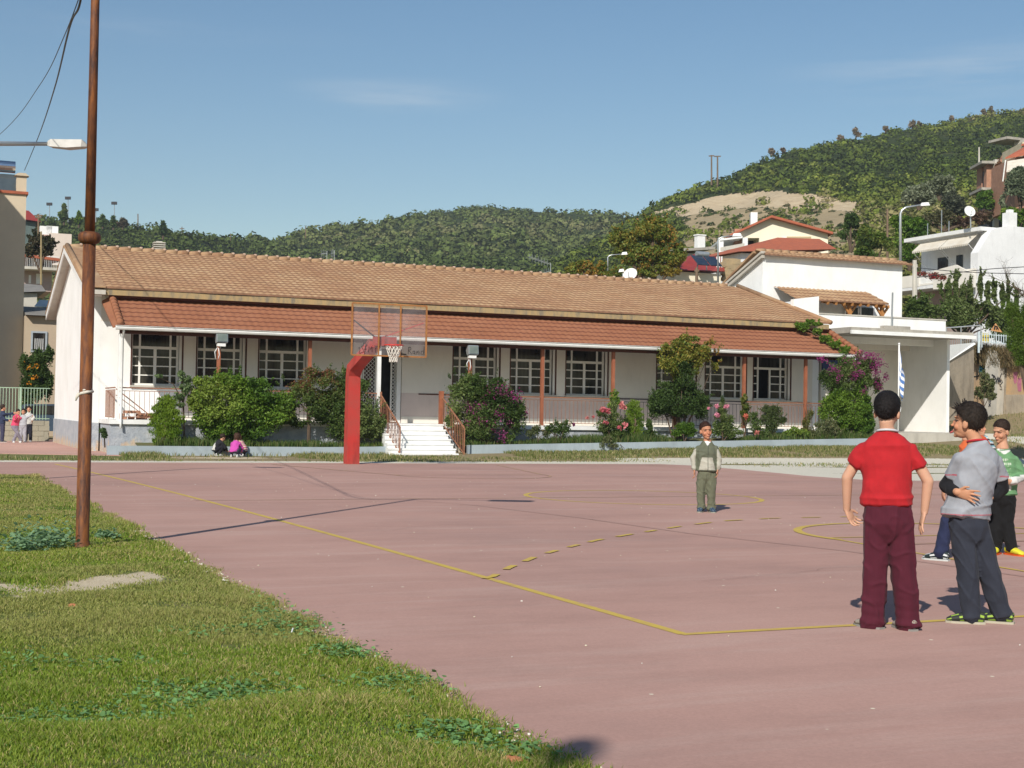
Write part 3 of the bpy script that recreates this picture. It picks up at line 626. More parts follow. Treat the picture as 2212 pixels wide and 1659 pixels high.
# facade with window openings
wins=[]
for a,b in [(284,393),(425,530),(559,668),(979,1079),(1103,1200),(1223,1313),(1419,1504),(1524,1612),(1628,1708)]:
    wins.append((px(a,780,YW),px(b,780,YW)))
dx0,dx1=px(783,800,YW),px(868,800,YW)
ZS,ZT=2.0,3.72
m=MB(); m.box((5.38,YW,ZF),(wins[0][0],YW+.3,ZT+.25)); m.box((wins[0][0],YW,ZF),(wins[0][1],YW+.3,ZS)); m.build('facade_sunlit_end',white_wall,school)  # sunlit end of the facade coloured whiter than the rest
m=MB(); cur=5.38
ops=sorted(wins+[(dx0,dx1)])
for a,b in ops:
    if cur>5.5: m.box((cur,YW,ZS),(a,YW+.3,ZT+.25))
    cur=b
m.box((cur,YW,ZS),(X1,YW+.3,ZT+.25)); m.box((5.38,YW+.001,ZT+.25),(X1,YW+.3,ZE+.2))
m.build('facade_wall',cream_wall,school)
m=MB(); m.box((wins[0][1],YW-.002,ZF),(dx0,YW+.3,ZS)); m.box((dx1,YW-.002,ZF),(X1,YW+.3,ZS)); m.build('facade_dado',dado_wall,school)
m=MB(); m.box((wins[0][1],YW-.012,ZF),(dx0-.01,YW-.0025,ZF+.22)); m.box((dx1+.01,YW-.012,ZF),(X1,YW-.0025,ZF+.22)); m.build('sunlit_wall_foot',cream_wall,school)  # paler strip paints the sun falling on the foot of the wall
m=MB(); m.box((wins[0][1]+.05,YW-.02,ZS-.05),(dx0-.2,YW-.003,ZS-.012)); m.box((dx1+.6,YW-.02,ZS-.05),(X1-.1,YW-.003,ZS-.012)); m.build('dado_rail',brown_beam,school)
m=MB(); 
gx=lambda y: 5.1
gp=[(gx(YW),YW),(gx(YB),YB)]
prof=[(YW,ZF-.12),(YB,.15),(YB,ZE-.1),(YR,ZR-.12),(YE+.4,ZE-.1),(YW,ZE-.2)]
V=[(gx(y)-.0,y,z) for y,z in prof]+[(gx(y)+.3,y,z) for y,z in prof]; n=len(prof)
m.add(V,[tuple(range(n)),tuple(reversed(range(n,2*n)))]+[(i,(i+1)%n,(i+1)%n+n,i+n) for i in range(n)]); m.build('gable_wall',white_wall,school,fix=True)
m=MB(); m.hexa([(gx(YW)-.03,YW-.03,-.2),(gx(YW)+.3,YW-.03,-.2),(gx(YB)+.3,YB,-.2),(gx(YB)-.03,YB,-.2),(gx(YW)-.03,YW-.03,ZF-.12),(gx(YW)+.3,YW-.03,ZF-.12),(gx(YB)+.3,YB,ZF-.1),(gx(YB)-.03,YB,ZF-.1)]); m.build('gable_plinth',plinthm,school)
m=MB(); m.box((X1,YW,0),(X1+.28,YB,ZE)); m.prism([(YW,ZE),(YB,ZE),(YR,ZR-.1)],X1,X1+.28,'x'); m.box((X0,YB,0),(X1,YB+.3,ZE)); m.build('rear_wall',white_wall,school)
# gable soffit and barge board
for (ya,za,yb,zb) in ((YE-.3,ZE-.02,YR,ZR-.02),(YR,ZR-.02,YB+.95,ZE-.1)):
    m=MB(); m.hexa([(gx(ya)-.27,ya,za-.18),(gx(ya)+.3,ya,za-.18),(gx(yb)+.3,yb,zb-.18),(gx(yb)-.27,yb,zb-.18),(gx(ya)-.27,ya,za-.06),(gx(ya)+.3,ya,za-.06),(gx(yb)+.3,yb,zb-.06),(gx(yb)-.27,yb,zb-.06)]); m.build('gable_soffit',pale_concrete,school)
    m=MB(); m.hexa([(gx(ya)-.31,ya,za-.2),(gx(ya)-.273,ya,za-.2),(gx(yb)-.273,yb,zb-.2),(gx(yb)-.31,yb,zb-.2),(gx(ya)-.31,ya,za+.02),(gx(ya)-.273,ya,za+.02),(gx(yb)-.273,yb,zb+.02),(gx(yb)-.31,yb,zb+.02)]); m.build('barge_board',white_paint,school)
    # tile edge covering the overhang
    m=MB(); m.hexa([(gx(ya)-.33,ya,za+.022),(gx(ya)+.3,ya,za+.022),(gx(yb)+.3,yb,zb+.022),(gx(yb)-.33,yb,zb+.022),(gx(ya)-.33,ya,za+.07),(gx(ya)+.3,ya,za+.07),(gx(yb)+.3,yb,zb+.07),(gx(yb)-.33,yb,zb+.07)]); m.build('verge_tile',tile_up,school)
# dark backing in place of the unlit room behind the panes
m=MB(); m.box((X0+.4,YW+.9,ZF),(X1-.2,YW+1.0,ZT+.4)); m.box((X0+.4,YW+.31,ZF-.02),(X1-.2,YW+.9,ZF+.02)); m.build('dark_room_backing',dark_paint,school)
def window(a,b,openleaf=False):
    fr=MB(); y0,y1=YW+.13,YW+.20; w=b-a; t=.055
    zt1=ZT-.50; c1=a+w*.17; c2=a+w*.78 if w>0 else b; bm_=b-.12
    def vb(x,z0,z1,tt=t*.8): fr.box((x-tt/2,y0,z0),(x+tt/2,y1,z1))
    def hb(x0,x1,z,tt=t): fr.box((x0,y0+.003,z-tt/2),(x1,y1-.003,z+tt/2))
    vb(a+t/2,ZS+.05,ZT,.05); vb(bm_,ZS+.05,ZT,.07); vb(c1,ZS+.05,ZT,.06); vb(c2,ZS+.05,ZT,.06)
    hb(a,bm_,ZS+.08,.06); hb(a,bm_,zt1,.085); hb(a,bm_,ZT-.03,.05)
    mid=(c1+c2)/2; zz=zt1-.06
    if not openleaf: vb(mid,ZS+.05,zt1,.09)
    else: vb(mid+.03,ZS+.05,zt1,.06)
    for k in (1,2,3):
        z=ZS+.08+(zt1-ZS-.08)*k/4
        for (p,q) in (((a,c1),) + (() if openleaf else ((c1,mid),)) + ((mid,c2),(c2,bm_))): hb(p+.02,q-.02,z,.034)
    fr.box((bm_+.035,YW+.02,ZS+.04),(b-.002,YW+.05,ZT)); 
    f=fr.build('window',frame_paint,school)
    pn=MB(); yy=YW+.165
    if openleaf: pn.box((a,yy,ZS+.06),(c1,yy+.008,ZT)); pn.box((mid,yy,ZS+.06),(bm_,yy+.008,ZT)); pn.box((c1,yy,zt1),(mid,yy+.008,ZT))
    else: pn.box((a,yy,ZS+.06),(bm_,yy+.008,ZT))
    pn.build('pane',glassd,f)
    
    for q0,q1 in ((b-.006,b+.045),(a-.03,a+.012)): rv=MB(); rv.box((q0,YW-.004,ZS),(q1,YW+.12,ZT)); rv.build('shutter_edge',brown_beam,f)
    s=MB(); s.box((a-.04,YW-.09,ZS-.011),(b+.04,YW+.13,ZS+.045)); s.build('sill',pale_concrete,f)
for i,(a,b) in enumerate(wins): window(a,b,i==len(wins)-1)
# doorway: grille door, dark open leaf, lattice leaf
gxa,gxb=px(786,800,YW),px(812,800,YW)
def lattice(x0,x1,z0,z1,y,st,name,mat,fill=None):
    m=MB(); m.bar((x0,y,z0),(x0,y,z1),.04); m.bar((x1,y,z0),(x1,y,z1),.04); m.bar((x0,y,z0),(x1,y,z0),.04); m.bar((x0,y,z1),(x1,y,z1),.04)
    w=x1-x0; k=-(z1-z0)
    d=-(z1-z0)
    while d<w:
        for sgn in (1,-1):
            pts=[]
            for t in np.linspace(0,1,2): pass
            xa,za=max(0,d),max(0,-d); L_=min(w-xa,(z1-z0)-za)
            if L_>.02:
                if sgn==1: m.bar((x0+xa,y,z0+za),(x0+xa+L_,y,z0+za+L_),.014)
                else: m.bar((x0+xa,y+.015,z1-za),(x0+xa+L_,y+.015,z1-za-L_),.014)
        d+=st
    o=m.build(name,mat,school)
    return o
d1=lattice(gxa,gxb,ZF+.05,ZT-.3,YW+.05,.13,'grille_door',frame_paint)
d2=lattice(px(846,800,YW),px(862,800,YW),ZF+.05,ZT-.3,YW+.05,.12,'grille_door',frame_paint)
m=MB(); m.box((gxb+.02,YW-.03,ZF),(gxb+.16,YW+.1,ZT)); m.box((dx0-.05,YW-.02,ZT-.28),(dx1,YW+.1,ZT-.22)); m.box((dx1-.16,YW+.02,ZF),(dx1-.02,YW+.28,ZT)); m.build('door_frame',white_paint,school)
m=MB(); m.box((gxa-.1,YW+.25,ZF),(gxb,YW+.28,ZT)); m.build('door_leaf',brown_beam,school)
# porch posts
posts=[px(u,800,YF+.05) for u in (472,669,1016,1172,1325,1458,1608,1741)]
def post(x,mat=rust_paint,w=.10):
    m=MB(); m.box((x-w/2,YF+.02,ZF),(x+w/2,YF+.02+w,ZG-.10)); m.box((x-w/2-.03,YF,ZF),(x+w/2+.03,YF+w+.04,ZF+.03)); return m.build('porch_post',mat,school)
for x in posts: post(x)
for u in (819,): post(px(u,800,YF+.05),white_paint,.11)
# porch railing, one span between each pair of posts
def rail_span(x0,x1,mat):
    m=MB(); y=YF+.07; m.bar((x0,y,ZF+.93),(x1,y,ZF+.93),.035); m.bar((x0,y,ZF+.08),(x1,y,ZF+.08),.02); m.bar((x0,y,ZF+.84),(x1,y,ZF+.84),.018)
    n=max(2,int((x1-x0)/.14))
    for i in range(1,n): x=x0+(x1-x0)*i/n; m.bar((x,y,ZF+.08),(x,y,ZF+.84),.011)
    return m.build('railing',mat,school)
stx0,stx1=px(822,880,YF),px(951,880,YF)
ed=[X0+.25]+posts[:2]+[stx0]; 
for a,b in zip(ed,ed[1:]): rail_span(a,b,rust_rail)
ed=[stx1]+posts[2:]
for i,(a,b) in enumerate(zip(ed,ed[1:])): rail_span(a,b,dark_paint if i in (3,4) else rust_rail)
rail_span(posts[-1],X1-.2,rust_rail)
m=MB()
for k in range(14):
    y=YF+.1+k*(YW-YF-.25)/13; m.bar((X0+.12,y,ZF+.05),(X0+.12,y,ZF+.88),.014)
m.bar((X0+.12,YF+.1,ZF+.93),(X0+.12,YW-.1,ZF+.93),.035); m.bar((X0+.12,YF+.1,ZF+.06),(X0+.12,YW-.1,ZF+.06),.02); m.build('railing',rust_rail,school)
m=MB(); m.bar((X0+.2,YF+.5,ZF+.9),(X0+1.3,YF+.3,ZF+.03),.03); m.bar((X0+.2,YF+.5,ZF+.72),(X0+1.15,YF+.33,ZF+.03),.02); m.build('handrail',rust_rail,school)
m=MB(); x=X0+.28; m.tube([(x,YF-.28,ZG-.02),(x,YF-.24,ZG-.12),(x,YF-.08,ZG-.25),(x,YF-.06,ZF-.05),(x-.0,YF-.1,ZF-.25)],.035,8); m.build('downpipe',white_paint,school,smooth=True)
m=MB(); m.box((X0+.18,YF-.02,ZF),(X0+.24,YF+.06,ZG-.15)); m.build('corner_post',white_paint,school)
# entrance steps with their rails
st=MB(); yt=YF-.05; yb=40.35; n=7
for i in range(n):
    z1=ZF-i*(ZF/n)-.004*i; z0=-.05; y1=yt-(i)*(yt-yb)/n; y0=yt-(i+1)*(yt-yb)/n
    xa=px(829+i*1.2,930,y0); xb=px(957+i*5.0,940,y0)+.05*i/6
    if i==n-1: xa+=.25
    elif i>=4: xa+=.06
    st.box((xa,y0,z0),(xb,y1,ZF*(1-(i+.0)/n)-.02*(i>0)))
    st.box((xa-.015,y0-.02,ZF*(1-i/n)-.05-.02*(i>0)),(xb+.015,y0+.002,ZF*(1-i/n)-.02*(i>0)-.003))
steps=st.build('entrance_steps',white_paint,school)
def steprail(ua,ub,va,vb):
    m=MB(); xa=px(ua,880,YF); xb=px(ub,940,yb+.15); p0=Vector((xa,YF-.02,ZF)); p1=Vector((xb,yb+.15,.02)); H=Vector((0,0,.88))
    m.bar(p0+H,p1+H,.04,.03); m.bar(p0+H*.06,p1+H*.1,.025); m.bar(p0,p0+H*1.12,.05); m.bar(p1,p1+H,.035)
    for k in range(1,14): q=p0.lerp(p1,k/14); m.bar(q+H*.08,q+H,.016)
    q=p0.lerp(p1,.08); return m.build('stair_railing',rust_rail,steps)
steprail(822,864,0,0); steprail(953,1003,0,0)
m=MB(); m.bar((px(953,880,YF),YF,ZF),(px(953,880,YF),YF,ZF+1.05),.13); m.build('railing_post',rust_paint,steps)
# little roof vent
vx=px(344,525,YR+1); m=MB(); 
m.box((vx-.16,YR+.9,ZR-.4),(vx+.16,YR+1.2,ZR+.18)); 
for k in range(4): m.box((vx-.2,YR+.86,ZR+.2+k*.075),(vx+.2,YR+1.24,ZR+.235+k*.075))
m.box((vx-.1,YR+.95,ZR+.18),(vx+.1,YR+1.15,ZR+.5)); m.build('roof_vent',pale_concrete,school)
# bench-like heap of bricks and small pots on the porch end
bk=thing('brick_pile','heap of orange bricks stacked behind the railing at the left porch end','bricks',(X0+.5,YF+1.2,ZF))
random.seed(3); m=MB()
for i in range(26):
    x=X0+.35+random.random()*1.0; z=ZF+random.choice([0,.09,.18])*(1 if x<X0+.9 else .6); y=YF+1.0+random.random()*.4
    m.box((x,y,z),(x+.19,y+.09,z+.085))
m.build('bricks',brickm,bk)
# sign on the wall at the right end
sx0=px(1774,775,YW); sg=thing('school_sign','dark blue nameplate half hidden behind the bougainvillea','sign',(sx0,YW-.1,3.1))
m=MB(); m.box((sx0,YW-.09,3.2),(sx0+1.6,YW-.03,3.74)); m.build('plate',M('sign_blue',(.015,.03,.12),None,3,.4,0),sg)
m=MB(); random.seed(5)
def glyph(m,ch,x,z,h,y,st=.02):
    S={'A':[((0,0),(.5,1)),((.5,1),(1,0)),((.2,.4),(.8,.4))],'D':[((0,0),(.5,1)),((.5,1),(1,0)),((0,0),(1,0))],'H':[((0,0),(0,1)),((1,0),(1,1)),((0,.5),(1,.5))],'M':[((0,0),(0,1)),((0,1),(.5,.4)),((.5,.4),(1,1)),((1,1),(1,0))],'O':[((.1,0),(.9,0)),((.9,0),(.9,1)),((.9,1),(.1,1)),((.1,1),(.1,0))],'T':[((0,1),(1,1)),((.5,1),(.5,0))],'I':[((.5,0),(.5,1))],'K':[((0,0),(0,1)),((0,.5),(.9,1)),((0,.5),(.9,0))],'N':[((0,0),(0,1)),((0,1),(1,0)),((1,0),(1,1))],'Z':[((0,1),(1,1)),((1,1),(0,0)),((0,0),(1,0))],'.':[((.4,0),(.6,0))],'E':[((0,0),(0,1)),((0,1),(.9,1)),((0,.5),(.8,.5)),((0,0),(.9,0))]}
    for (a,b) in S.get(ch,[]): m.bar((x+a[0]*h*.6,y,z+a[1]*h),(x+b[0]*h*.6+.001,y,z+b[1]*h),st)
for i in range(22):
    if i not in (9,15): m.box((sx0+.06+i*.067,YW-.10,3.665),(sx0+.105+i*.067+.01*random.random(),YW-.091,3.70+.015*random.random()))
glyph(m,'N',sx0+.42,3.36,.13,YW-.10,.025); glyph(m,'O',sx0+.60,3.36,.09,YW-.10,.02)
m.build('lettering',white_paint,sg)
# low garden wall and its soil
us=[232,300,400,500,600,700,800,862]; 
def gwall(xs_,name='garden_wall',label=''):
    m=MB(); y=41.0
    for a,b in zip(xs_,xs_[1:]):
        za,zb=float(gz(a,y)),float(gz(b,y)); ta,tb=za+HW(a),zb+HW(b)
        m.hexa([(a,y,za-.1),(b,y,zb-.1),(b,y+.16,zb-.1),(a,y+.16,za-.1),(a,y,ta),(b,y,tb),(b,y+.16,tb),(a,y+.16,ta)])
    return m.build(name,lt_blue,fr='L',org=(xs_[0],y,0),label=label,cat='wall')
HW=lambda x:.27+.0*x
gwall([px(u,970,41.0) for u in us],label='low pale blue garden wall left of the white steps')
gwall(list(np.linspace(px(1012,975,41.0),px(1893,955,41.0),14)),label='low pale blue garden wall right of the white steps')
for xa,xb in ((X0+.7,px(835,960,41.2)),(px(1008,970,41.2),X1+1.2)):
    n=20; m=MB(); X_=np.linspace(xa,xb,n)
    m.add([(x,41.12,float(gz(x,41))+.22) for x in X_]+[(x,YF+.1,float(gz(x,41))+.34) for x in X_],[(i,i+1,i+1+n,i+n) for i in range(n-1)])
    o=m.build('garden_soil',M('soil',(.16,.11,.06),(.10,.12,.04),1.5,1,.5),fr='L',org=(0,0,0),kind='structure')
# ------------------------------------------------------------ hall beside the school
xl,xr=px(1648,560,50.),px(1949,600,50.); zt1=pl(1648,537,50.)[2]-.25; zt2=zt1
hall=thing('white_hall','tall white hall with a tiled roof edge and a canopied porch','hall',(xl,45.2,.8))
rk0=toL(CP); 
m=MB(); yr=53.4; 
m.prism([(50.,.5),(yr,.5),(yr,zt1-1.35),(50.,zt1)],xl,xr,'x'); m.build('tall_wall',white_wall,hall)
m=MB(); m.prism([(49.8,zt1+.02),(yr+.3,zt1-1.50),(yr+.3,zt1-1.40),(49.8,zt1+.12)],xl-.22,xl-.02,'x'); m.prism([(49.86,zt1-.16),(yr+.3,zt1-1.66),(yr+.3,zt1-1.52),(49.86,zt1)],xl-.16,xl-.003,'x'); m.build('rake_board',pale_concrete,hall)
o=tiles('hall_roof',xl-.1,xr+.35,49.72,zt1-.02,50.5,zt1+.22,tile_up,hall,course=.4); 
m=MB()
for i in range(int((xr-xl+.3)/.4)): x=xl+i*.4; m.tube([(x,50.5,zt1+.2),(x+.42,50.5,zt1+.225)],[.1,.12],8)
m.build('ridge_tiles',tile_up,hall,smooth=True)
m=MB(); m.prism([(50.5,zt1+.2),(yr+.4,zt1-1.35),(yr+.4,zt1-1.45),(50.5,zt1+.1)],xl-.15,xr+.3,'x'); m.build('rear_roof',tile_up,hall)
YP=45.9
# parapet and left cheek of the terrace
zp=pl(2043,693,YP)[2]; xp0,xp1,xp2=px(1700,660,YP),px(1769,660,YP),px(2043,700,YP)
m=MB(); m.prism([(X1+.05,4.5),(xp1,4.5),(xp1,pl(1769,640,YP)[2]),(xp0+.3,pl(1712,646,YP)[2]),(X1+.1,5.3)],YP,YP+.2,'y'); m.box((xp1-.2,YP+.2,4.6),(xp1,50,pl(1769,640,YP)[2]-.1)); m.build('terrace_cheek',white_wall,hall)
m=MB(); m.box((xp1+.0,YP,4.4),(xp2,YP+.18,zp)); m.box((xp2-.18,YP+.18,4.4),(xp2,50,zp)); m.build('parapet',white_wall,hall)
m=MB(); m.box((xp1,YP-.03,zp+.001),(xp2+.03,YP+.21,zp+.05)); m.build('coping',pale_concrete,hall)
ys=43.9; zs=pl(2100,722,ys)[2]; xs0,xs1=px(1838,708,ys),px(2103,722,ys)
m=MB(); m.box((xs0,ys,zs-.16),(xs1,YP-.002,zs+.06)); m.box((xs0,YP-.002,zs-.16),(xs1,48.2,zs-.02)); m.build('canopy_slab',concrete,hall)
m=MB(); m.box((xs0-.02,ys-.09,zs-.2),(xs1+.06,ys-.002,zs-.06)); m.build('gutter',white_paint,hall)
xw=px(2043,900,YP-.6)
m=MB(); m.box((xw-.14,45.1,.4),(xw,48.2,zs-.162)); m.build('wing_wall',white_wall,hall)
m=MB(); m.box((X1+.6,48.0,.4),(xw-.14,48.2,zs-.162)); m.box((X1+.6,47.4,zs-.55),(xw-.142,47.6,zs-.163)); m.build('porch_back_wall',cream_wall,hall)
m=MB(); m.box((X1+.4,YW+.0,.4),(X1+.6,48.0,zs-.2)); m.build('porch_side_wall',cream_wall,hall)
m=MB(); m.box((px(1905,680,45.6),45.4,zs+.061),(px(1960,680,45.6),45.7,zs+.3)); m.build('concrete_block',concrete,hall)
m=MB(); m.bar((px(1925,650,45.6),45.55,zs+.3),(px(1925,650,45.6)+.03,45.55,pl(1925,632,45.6)[2]),.05); m.build('vent_pipe',galv,hall)
# pergola roof over the terrace
ye=48.4; zw=pl(1800,640,49.9)[2]-.0; ze=pl(1900,656,ye)[2]; xa,xb=px(1668,632,49.9)+.1,px(1920,655,ye)
o=tiles('pergola_roof',xa,xb,ye,ze,49.95,ze+.62,tile_up,hall,course=.36)
for i in range(8):
    m=MB(); x=px(1790,670,ye)+i*(xb-px(1790,670,ye)-.2)/7; m.bar((x,ye+.02,ze-.10),(x,49.95,ze+.46),.09,.12); m.build('rafter',pine_wood,hall)
for u in (1835,1905):
    m=MB(); x=px(u,680,ye+.3); m.bar((x,ye+.3,zs+.1),(x,ye+.3,ze-.05),.14); m.bar((x-.35,ye+.3,ze-.08),(x+.35,ye+.3,ze-.08),.12,.12); m.bar((x,ye+.3,ze-.5),(x-.3,ye+.3,ze-.12),.08); m.bar((x,ye+.3,ze-.5),(x+.3,ye+.3,ze-.12),.08); m.build('pergola_post',pine_wood,hall)
m=MB(); m.bar((px(1775,665,ye+.3),ye+.3,ze-.02),(xb-.1,ye+.3,ze-.02),.1); m.build('beam',pine_wood,hall)
for ua,ub in ((1825,1853),(1858,1886)):
    a,b=px(ua,675,49.95),px(ub,675,49.95); m=MB(); zw0,zw1=pl(ua,690,49.95)[2],pl(ua,664,49.95)[2]; m.box((a,49.93,zw0),(b,49.97,zw1)); f=m.build('window',glassd,hall); 
    for q in ((a-.04,a+.03),(b-.03,b+.04)): m=MB(); m.box((q[0],49.90,zw0),(q[1],49.928,zw1)); m.build('frame',frame_paint,f)
m=MB(); m.box((px(1960,940,45)-3,41.8,float(gz(36,42))-.1),(px(2050,940,45),48,.93)); m.build('porch_step',pale_concrete,hall)
# flag
fx,fy=px(1942,760,42.6),42.6
fl=thing('flagpole','white flagpole with a hanging blue and white striped flag by the porch','flagpole',(fx,fy,float(gz(fx,fy))))
m=MB(); m.tube([(fx,fy,.6),(fx,fy,4.2)],.028,8); m.ball((fx,fy,4.22),.045,8,6); m.build('pole',white_paint,fl,smooth=True)
m=MB(); NX,NZ=14,26; V=[];Fc=[];Cc=[]
for j in range(NZ+1):
    for i in range(NX+1):
        a=i/NX; z=4.12-1.55*j/NZ-a*.95*(1-.45*j/NZ)+.05*math.sin(a*9); wdt=.27*(.35+.65*math.sin(min(1,(j/NZ+.15)*1.6)*1.57))
        V.append((fx+.03+a*wdt*.75,fy+.10*math.sin(a*11+j*.15)*a,z))
for j in range(NZ):
    for i in range(NX):
        st_=int((j/NZ)*9)%2==0; can=(i<6 and j<14)
        col=(.10,.21,.48) if st_ else (.80,.80,.80)
        if can: col=(.80,.8,.8) if (2<=i<=3 or 6<=j<=8) else (.10,.21,.48)
        m.add([V[j*(NX+1)+i],V[j*(NX+1)+i+1],V[(j+1)*(NX+1)+i+1],V[(j+1)*(NX+1)+i]],[(0,1,2,3)],0,col)
m.build('flag',MTINT,fl,smooth=True)
m=MB(); m.tube([(fx-.03,fy-.04,2.0),(fx-.1,fy-.05,1.9),(fx-.07,fy-.05,1.75),(fx+.05,fy-.05,1.7),(fx+.07,fy-.05,1.85),(fx,fy-.04,2.0),(fx-.04,fy-.05,1.6)],.018,6); m.build('knotted_rope',white_paint,fl,smooth=True)
# ------------------------------------------------------------ basketball goal
hx,hy=10.5,34.84
bb_=thing('basketball_hoop','red cranked basketball post with rusty framed clear backboard and white net','basketball hoop',(hx,hy,0))
m=MB(); w0,w1=.21,.185; hb=2.42
def sq(c,w,nrm,up):  # diamond section: the post stands cornerwise
    nrm=Vector(nrm).normalized(); a=Vector((1,0,0)); b=nrm.cross(a).normalized(); a=b.cross(nrm).normalized()
    return [Vector(c)+a*w*math.cos(t)+b*w*math.sin(t)*.95 for t in (R(45),R(135),R(225),R(315))]
secs=[sq((hx,hy,-.1),.235,(0,0,1),0),sq((hx,hy,2.25),.215,(0,0,1),0),sq((hx+.01,hy-.09,2.47),.235,(0,-.5,1),0),sq((hx+.16,hy-1.28,3.06),.185,(0,-1.6,1),0)]
V=[p for s in secs for p in s]; F=[(i*4+k,i*4+(k+1)%4,(i+1)*4+(k+1)%4,(i+1)*4+k) for i in range(3) for k in range(4)]+[(3,2,1,0),(12,13,14,15)]
m.add(V[:8]+[],[]); m.v=[];m.f=[];m.m=[];m.c=[]; m.add(V,F); m.build('post',redpost,bb_)
yb_=hy-1.72; za,zb=2.73,4.0; xa,xb=9.93,11.83
fr=MB()
def yy(x): return yb_-(x-xa)*.03
for p,q in (((xa,za),(xa,zb)),((xb,za),(xb,zb))): fr.bar((p[0],yy(p[0]),p[1]),(q[0],yy(q[0]),q[1]),.036,.036)
fr.bar((xa,yy(xa),za),(xb,yy(xb),za),.036,.036); fr.bar((xa,yy(xa),zb),(xb,yy(xb),zb),.036,.036)
for fx_ in (xa+(xb-xa)*.355,xa+(xb-xa)*.645): fr.bar((fx_,yy(fx_)-.01,za),(fx_,yy(fx_)-.01,zb),.032,.032)
goldrust=M('ochre_rusty_frame',(.38,.17,.05),(.26,.11,.04),8,.6,.2,70,.003)
bd=fr.build('backboard_frame',goldrust,bb_)
m=MB(); m.add([(xa,yy(xa)+.03,za),(xb,yy(xb)+.03,za),(xb,yy(xb)+.03,zb),(xa,yy(xa)+.03,zb)],[(0,1,2,3)]); m.build('backboard_panel',acryl,bb_)
for x in (xa+.06,xb-.06):
    m=MB(); m.bar((x,yy(x)+.05,3.58),(10.72,hy-1.30,3.16),.028); m.build('brace',dark_paint if x<11 else redpost,bb_)
m=MB(); m.box((10.5,yb_+.06,2.98),(11.1,yb_+.12,3.2)); m.bar((10.68,hy-1.25,3.08),(10.85,yb_+.05,3.08),.18); m.build('mounting_plate',redpost,bb_)
rx,ry,rz=10.90,yb_-.33,2.985
m=MB(); ring=[(rx+.225*math.cos(t),ry+.225*math.sin(t),rz) for t in np.linspace(0,2*math.pi,33)]; m.tube(ring,.016,8,caps=False); m.bar((rx,ry+.22,rz),(rx,yb_,rz),.12,.02); m.bar((rx,ry+.2,rz-.01),(rx,yb_,rz-.10),.08,.02)
hoopred=M('hoop_red',(.55,.04,.03),None,3,.4,0); m.build('rim',hoopred,bb_,smooth=True)
m=MB()
for s in (1,-1):
    for k in range(12):
        pts=[]
        for t in np.linspace(0,1,9):
            a=2*math.pi*(k/12)+s*t*1.55; r_=.215-.115*min(1,t*1.35)+.02*max(0,t-.8); pts.append((rx+r_*math.cos(a),ry+r_*math.sin(a),rz-.42*t+.02*math.sin(9*t)))
        m.tube(pts,.0075,5,caps=False)
m.build('net',M('net_cord',(.72,.68,.6),None,3,.9,0),bb_,smooth=True)
# scrawl on the panel
def scrawl(parent,fr_,strokes,org,sx,sz,y,w,mat,name='scrawl'):
    m=MB()
    for st_ in strokes: m.tube([(org[0]+p[0]*sx,y(org[0]+p[0]*sx),org[1]+p[1]*sz) for p in st_],w,5)
    return m.build(name,mat,parent)
ink=M('black_ink',(.02,.02,.025),None,3,.7,0)
RAND=[[(.1,0),(.16,.9),(.1,1),(.5,1.05),(.6,.75),(.2,.55),(.75,.05)],[(1.25,.5),(.95,.5),(.9,.15),(1.2,.1),(1.25,.55),(1.3,0)],[(1.55,0),(1.6,.55),(1.65,.3),(1.9,.6),(2.0,.35),(1.95,0)],[(2.75,.55),(2.35,.5),(2.3,.1),(2.65,.05),(2.8,.4),(2.85,1.2)],[(2.85,1.2),(2.86,.0)]]
SFM=[[(0,.6),(.25,.75),(.3,.3),(.15,.0)],[(.9,1.0),(.55,.85),(.8,.5),(.95,.15),(.5,0),(.25,-.15)],[(1.05,-.2),(1.2,.9),(1.5,1.1)],[(1.0,.5),(1.45,.55)],[(1.75,.1),(1.8,.9),(2.05,.5),(2.3,.95),(2.35,.2)],[(2.8,.7),(3.1,.75)],[(2.95,.75),(2.95,.1)]]
scrawl(bb_,0,RAND,(11.36,2.79),.15,.17,lambda x:yy(x)+.018,.0065,ink)
scrawl(bb_,0,SFM,(10.10,2.79),.15,.18,lambda x:yy(x)+.018,.0065,ink)
m=MB(); m.tube([(11.15,yy(11.15)+.018,2.79),(11.33,yy(11.3)+.018,2.785)],.014,5); m.build('scrawl',ink,bb_)
# ------------------------------------------------------------ rust pole in front
rp=thing('rusty_pole','tall rust brown steel lamp pole with a collar in the near lawn','pole',(-4.0,13.26,0),'W')
bx,by=-4.0,13.26; ht=6.53
m=MB(); m.tube([(bx,by,-.05),(bx,by,.03),(bx,by,.10),(bx,by,2.90)],[.115,.085,.062,.058],20); m.build('lower_shaft',rustm,rp,smooth=True)
m=MB(); m.tube([(bx,by,2.88),(bx,by,2.90),(bx,by,2.925),(bx,by,2.965),(bx,by,2.99),(bx,by,3.0)],[.06,.09,.104,.104,.085,.05],24); m.build('collar',rustm,rp,smooth=True)
m=MB(); m.tube([(bx,by,2.95),(bx,by,4.5),(bx,by,ht)],[.048,.041,.038],20); m.build('upper_shaft',rustm,rp,smooth=True)
m=MB(); m.tube([(bx,by,ht),(bx+1.2,by+.02,ht+.02)],.025,10); m.build('lamp_arm',rustm,rp)
m=MB(); m.box((bx+1.15,by-.12,ht-.08),(bx+1.8,by+.14,ht+.06)); m.build('lamp_head',galv,rp)
m=MB(); 
m.tube([(bx-.062,by,1.46),(bx-.03,by-.055,1.475),(bx+.03,by-.057,1.49),(bx+.063,by,1.495),(bx,by+.06,1.48),(bx-.062,by,1.46)],.014,8); m.tube([(bx-.055,by-.02,1.475),(bx-.075,by-.03,1.44),(bx-.085,by-.03,1.405)],[.018,.014,.006],8)
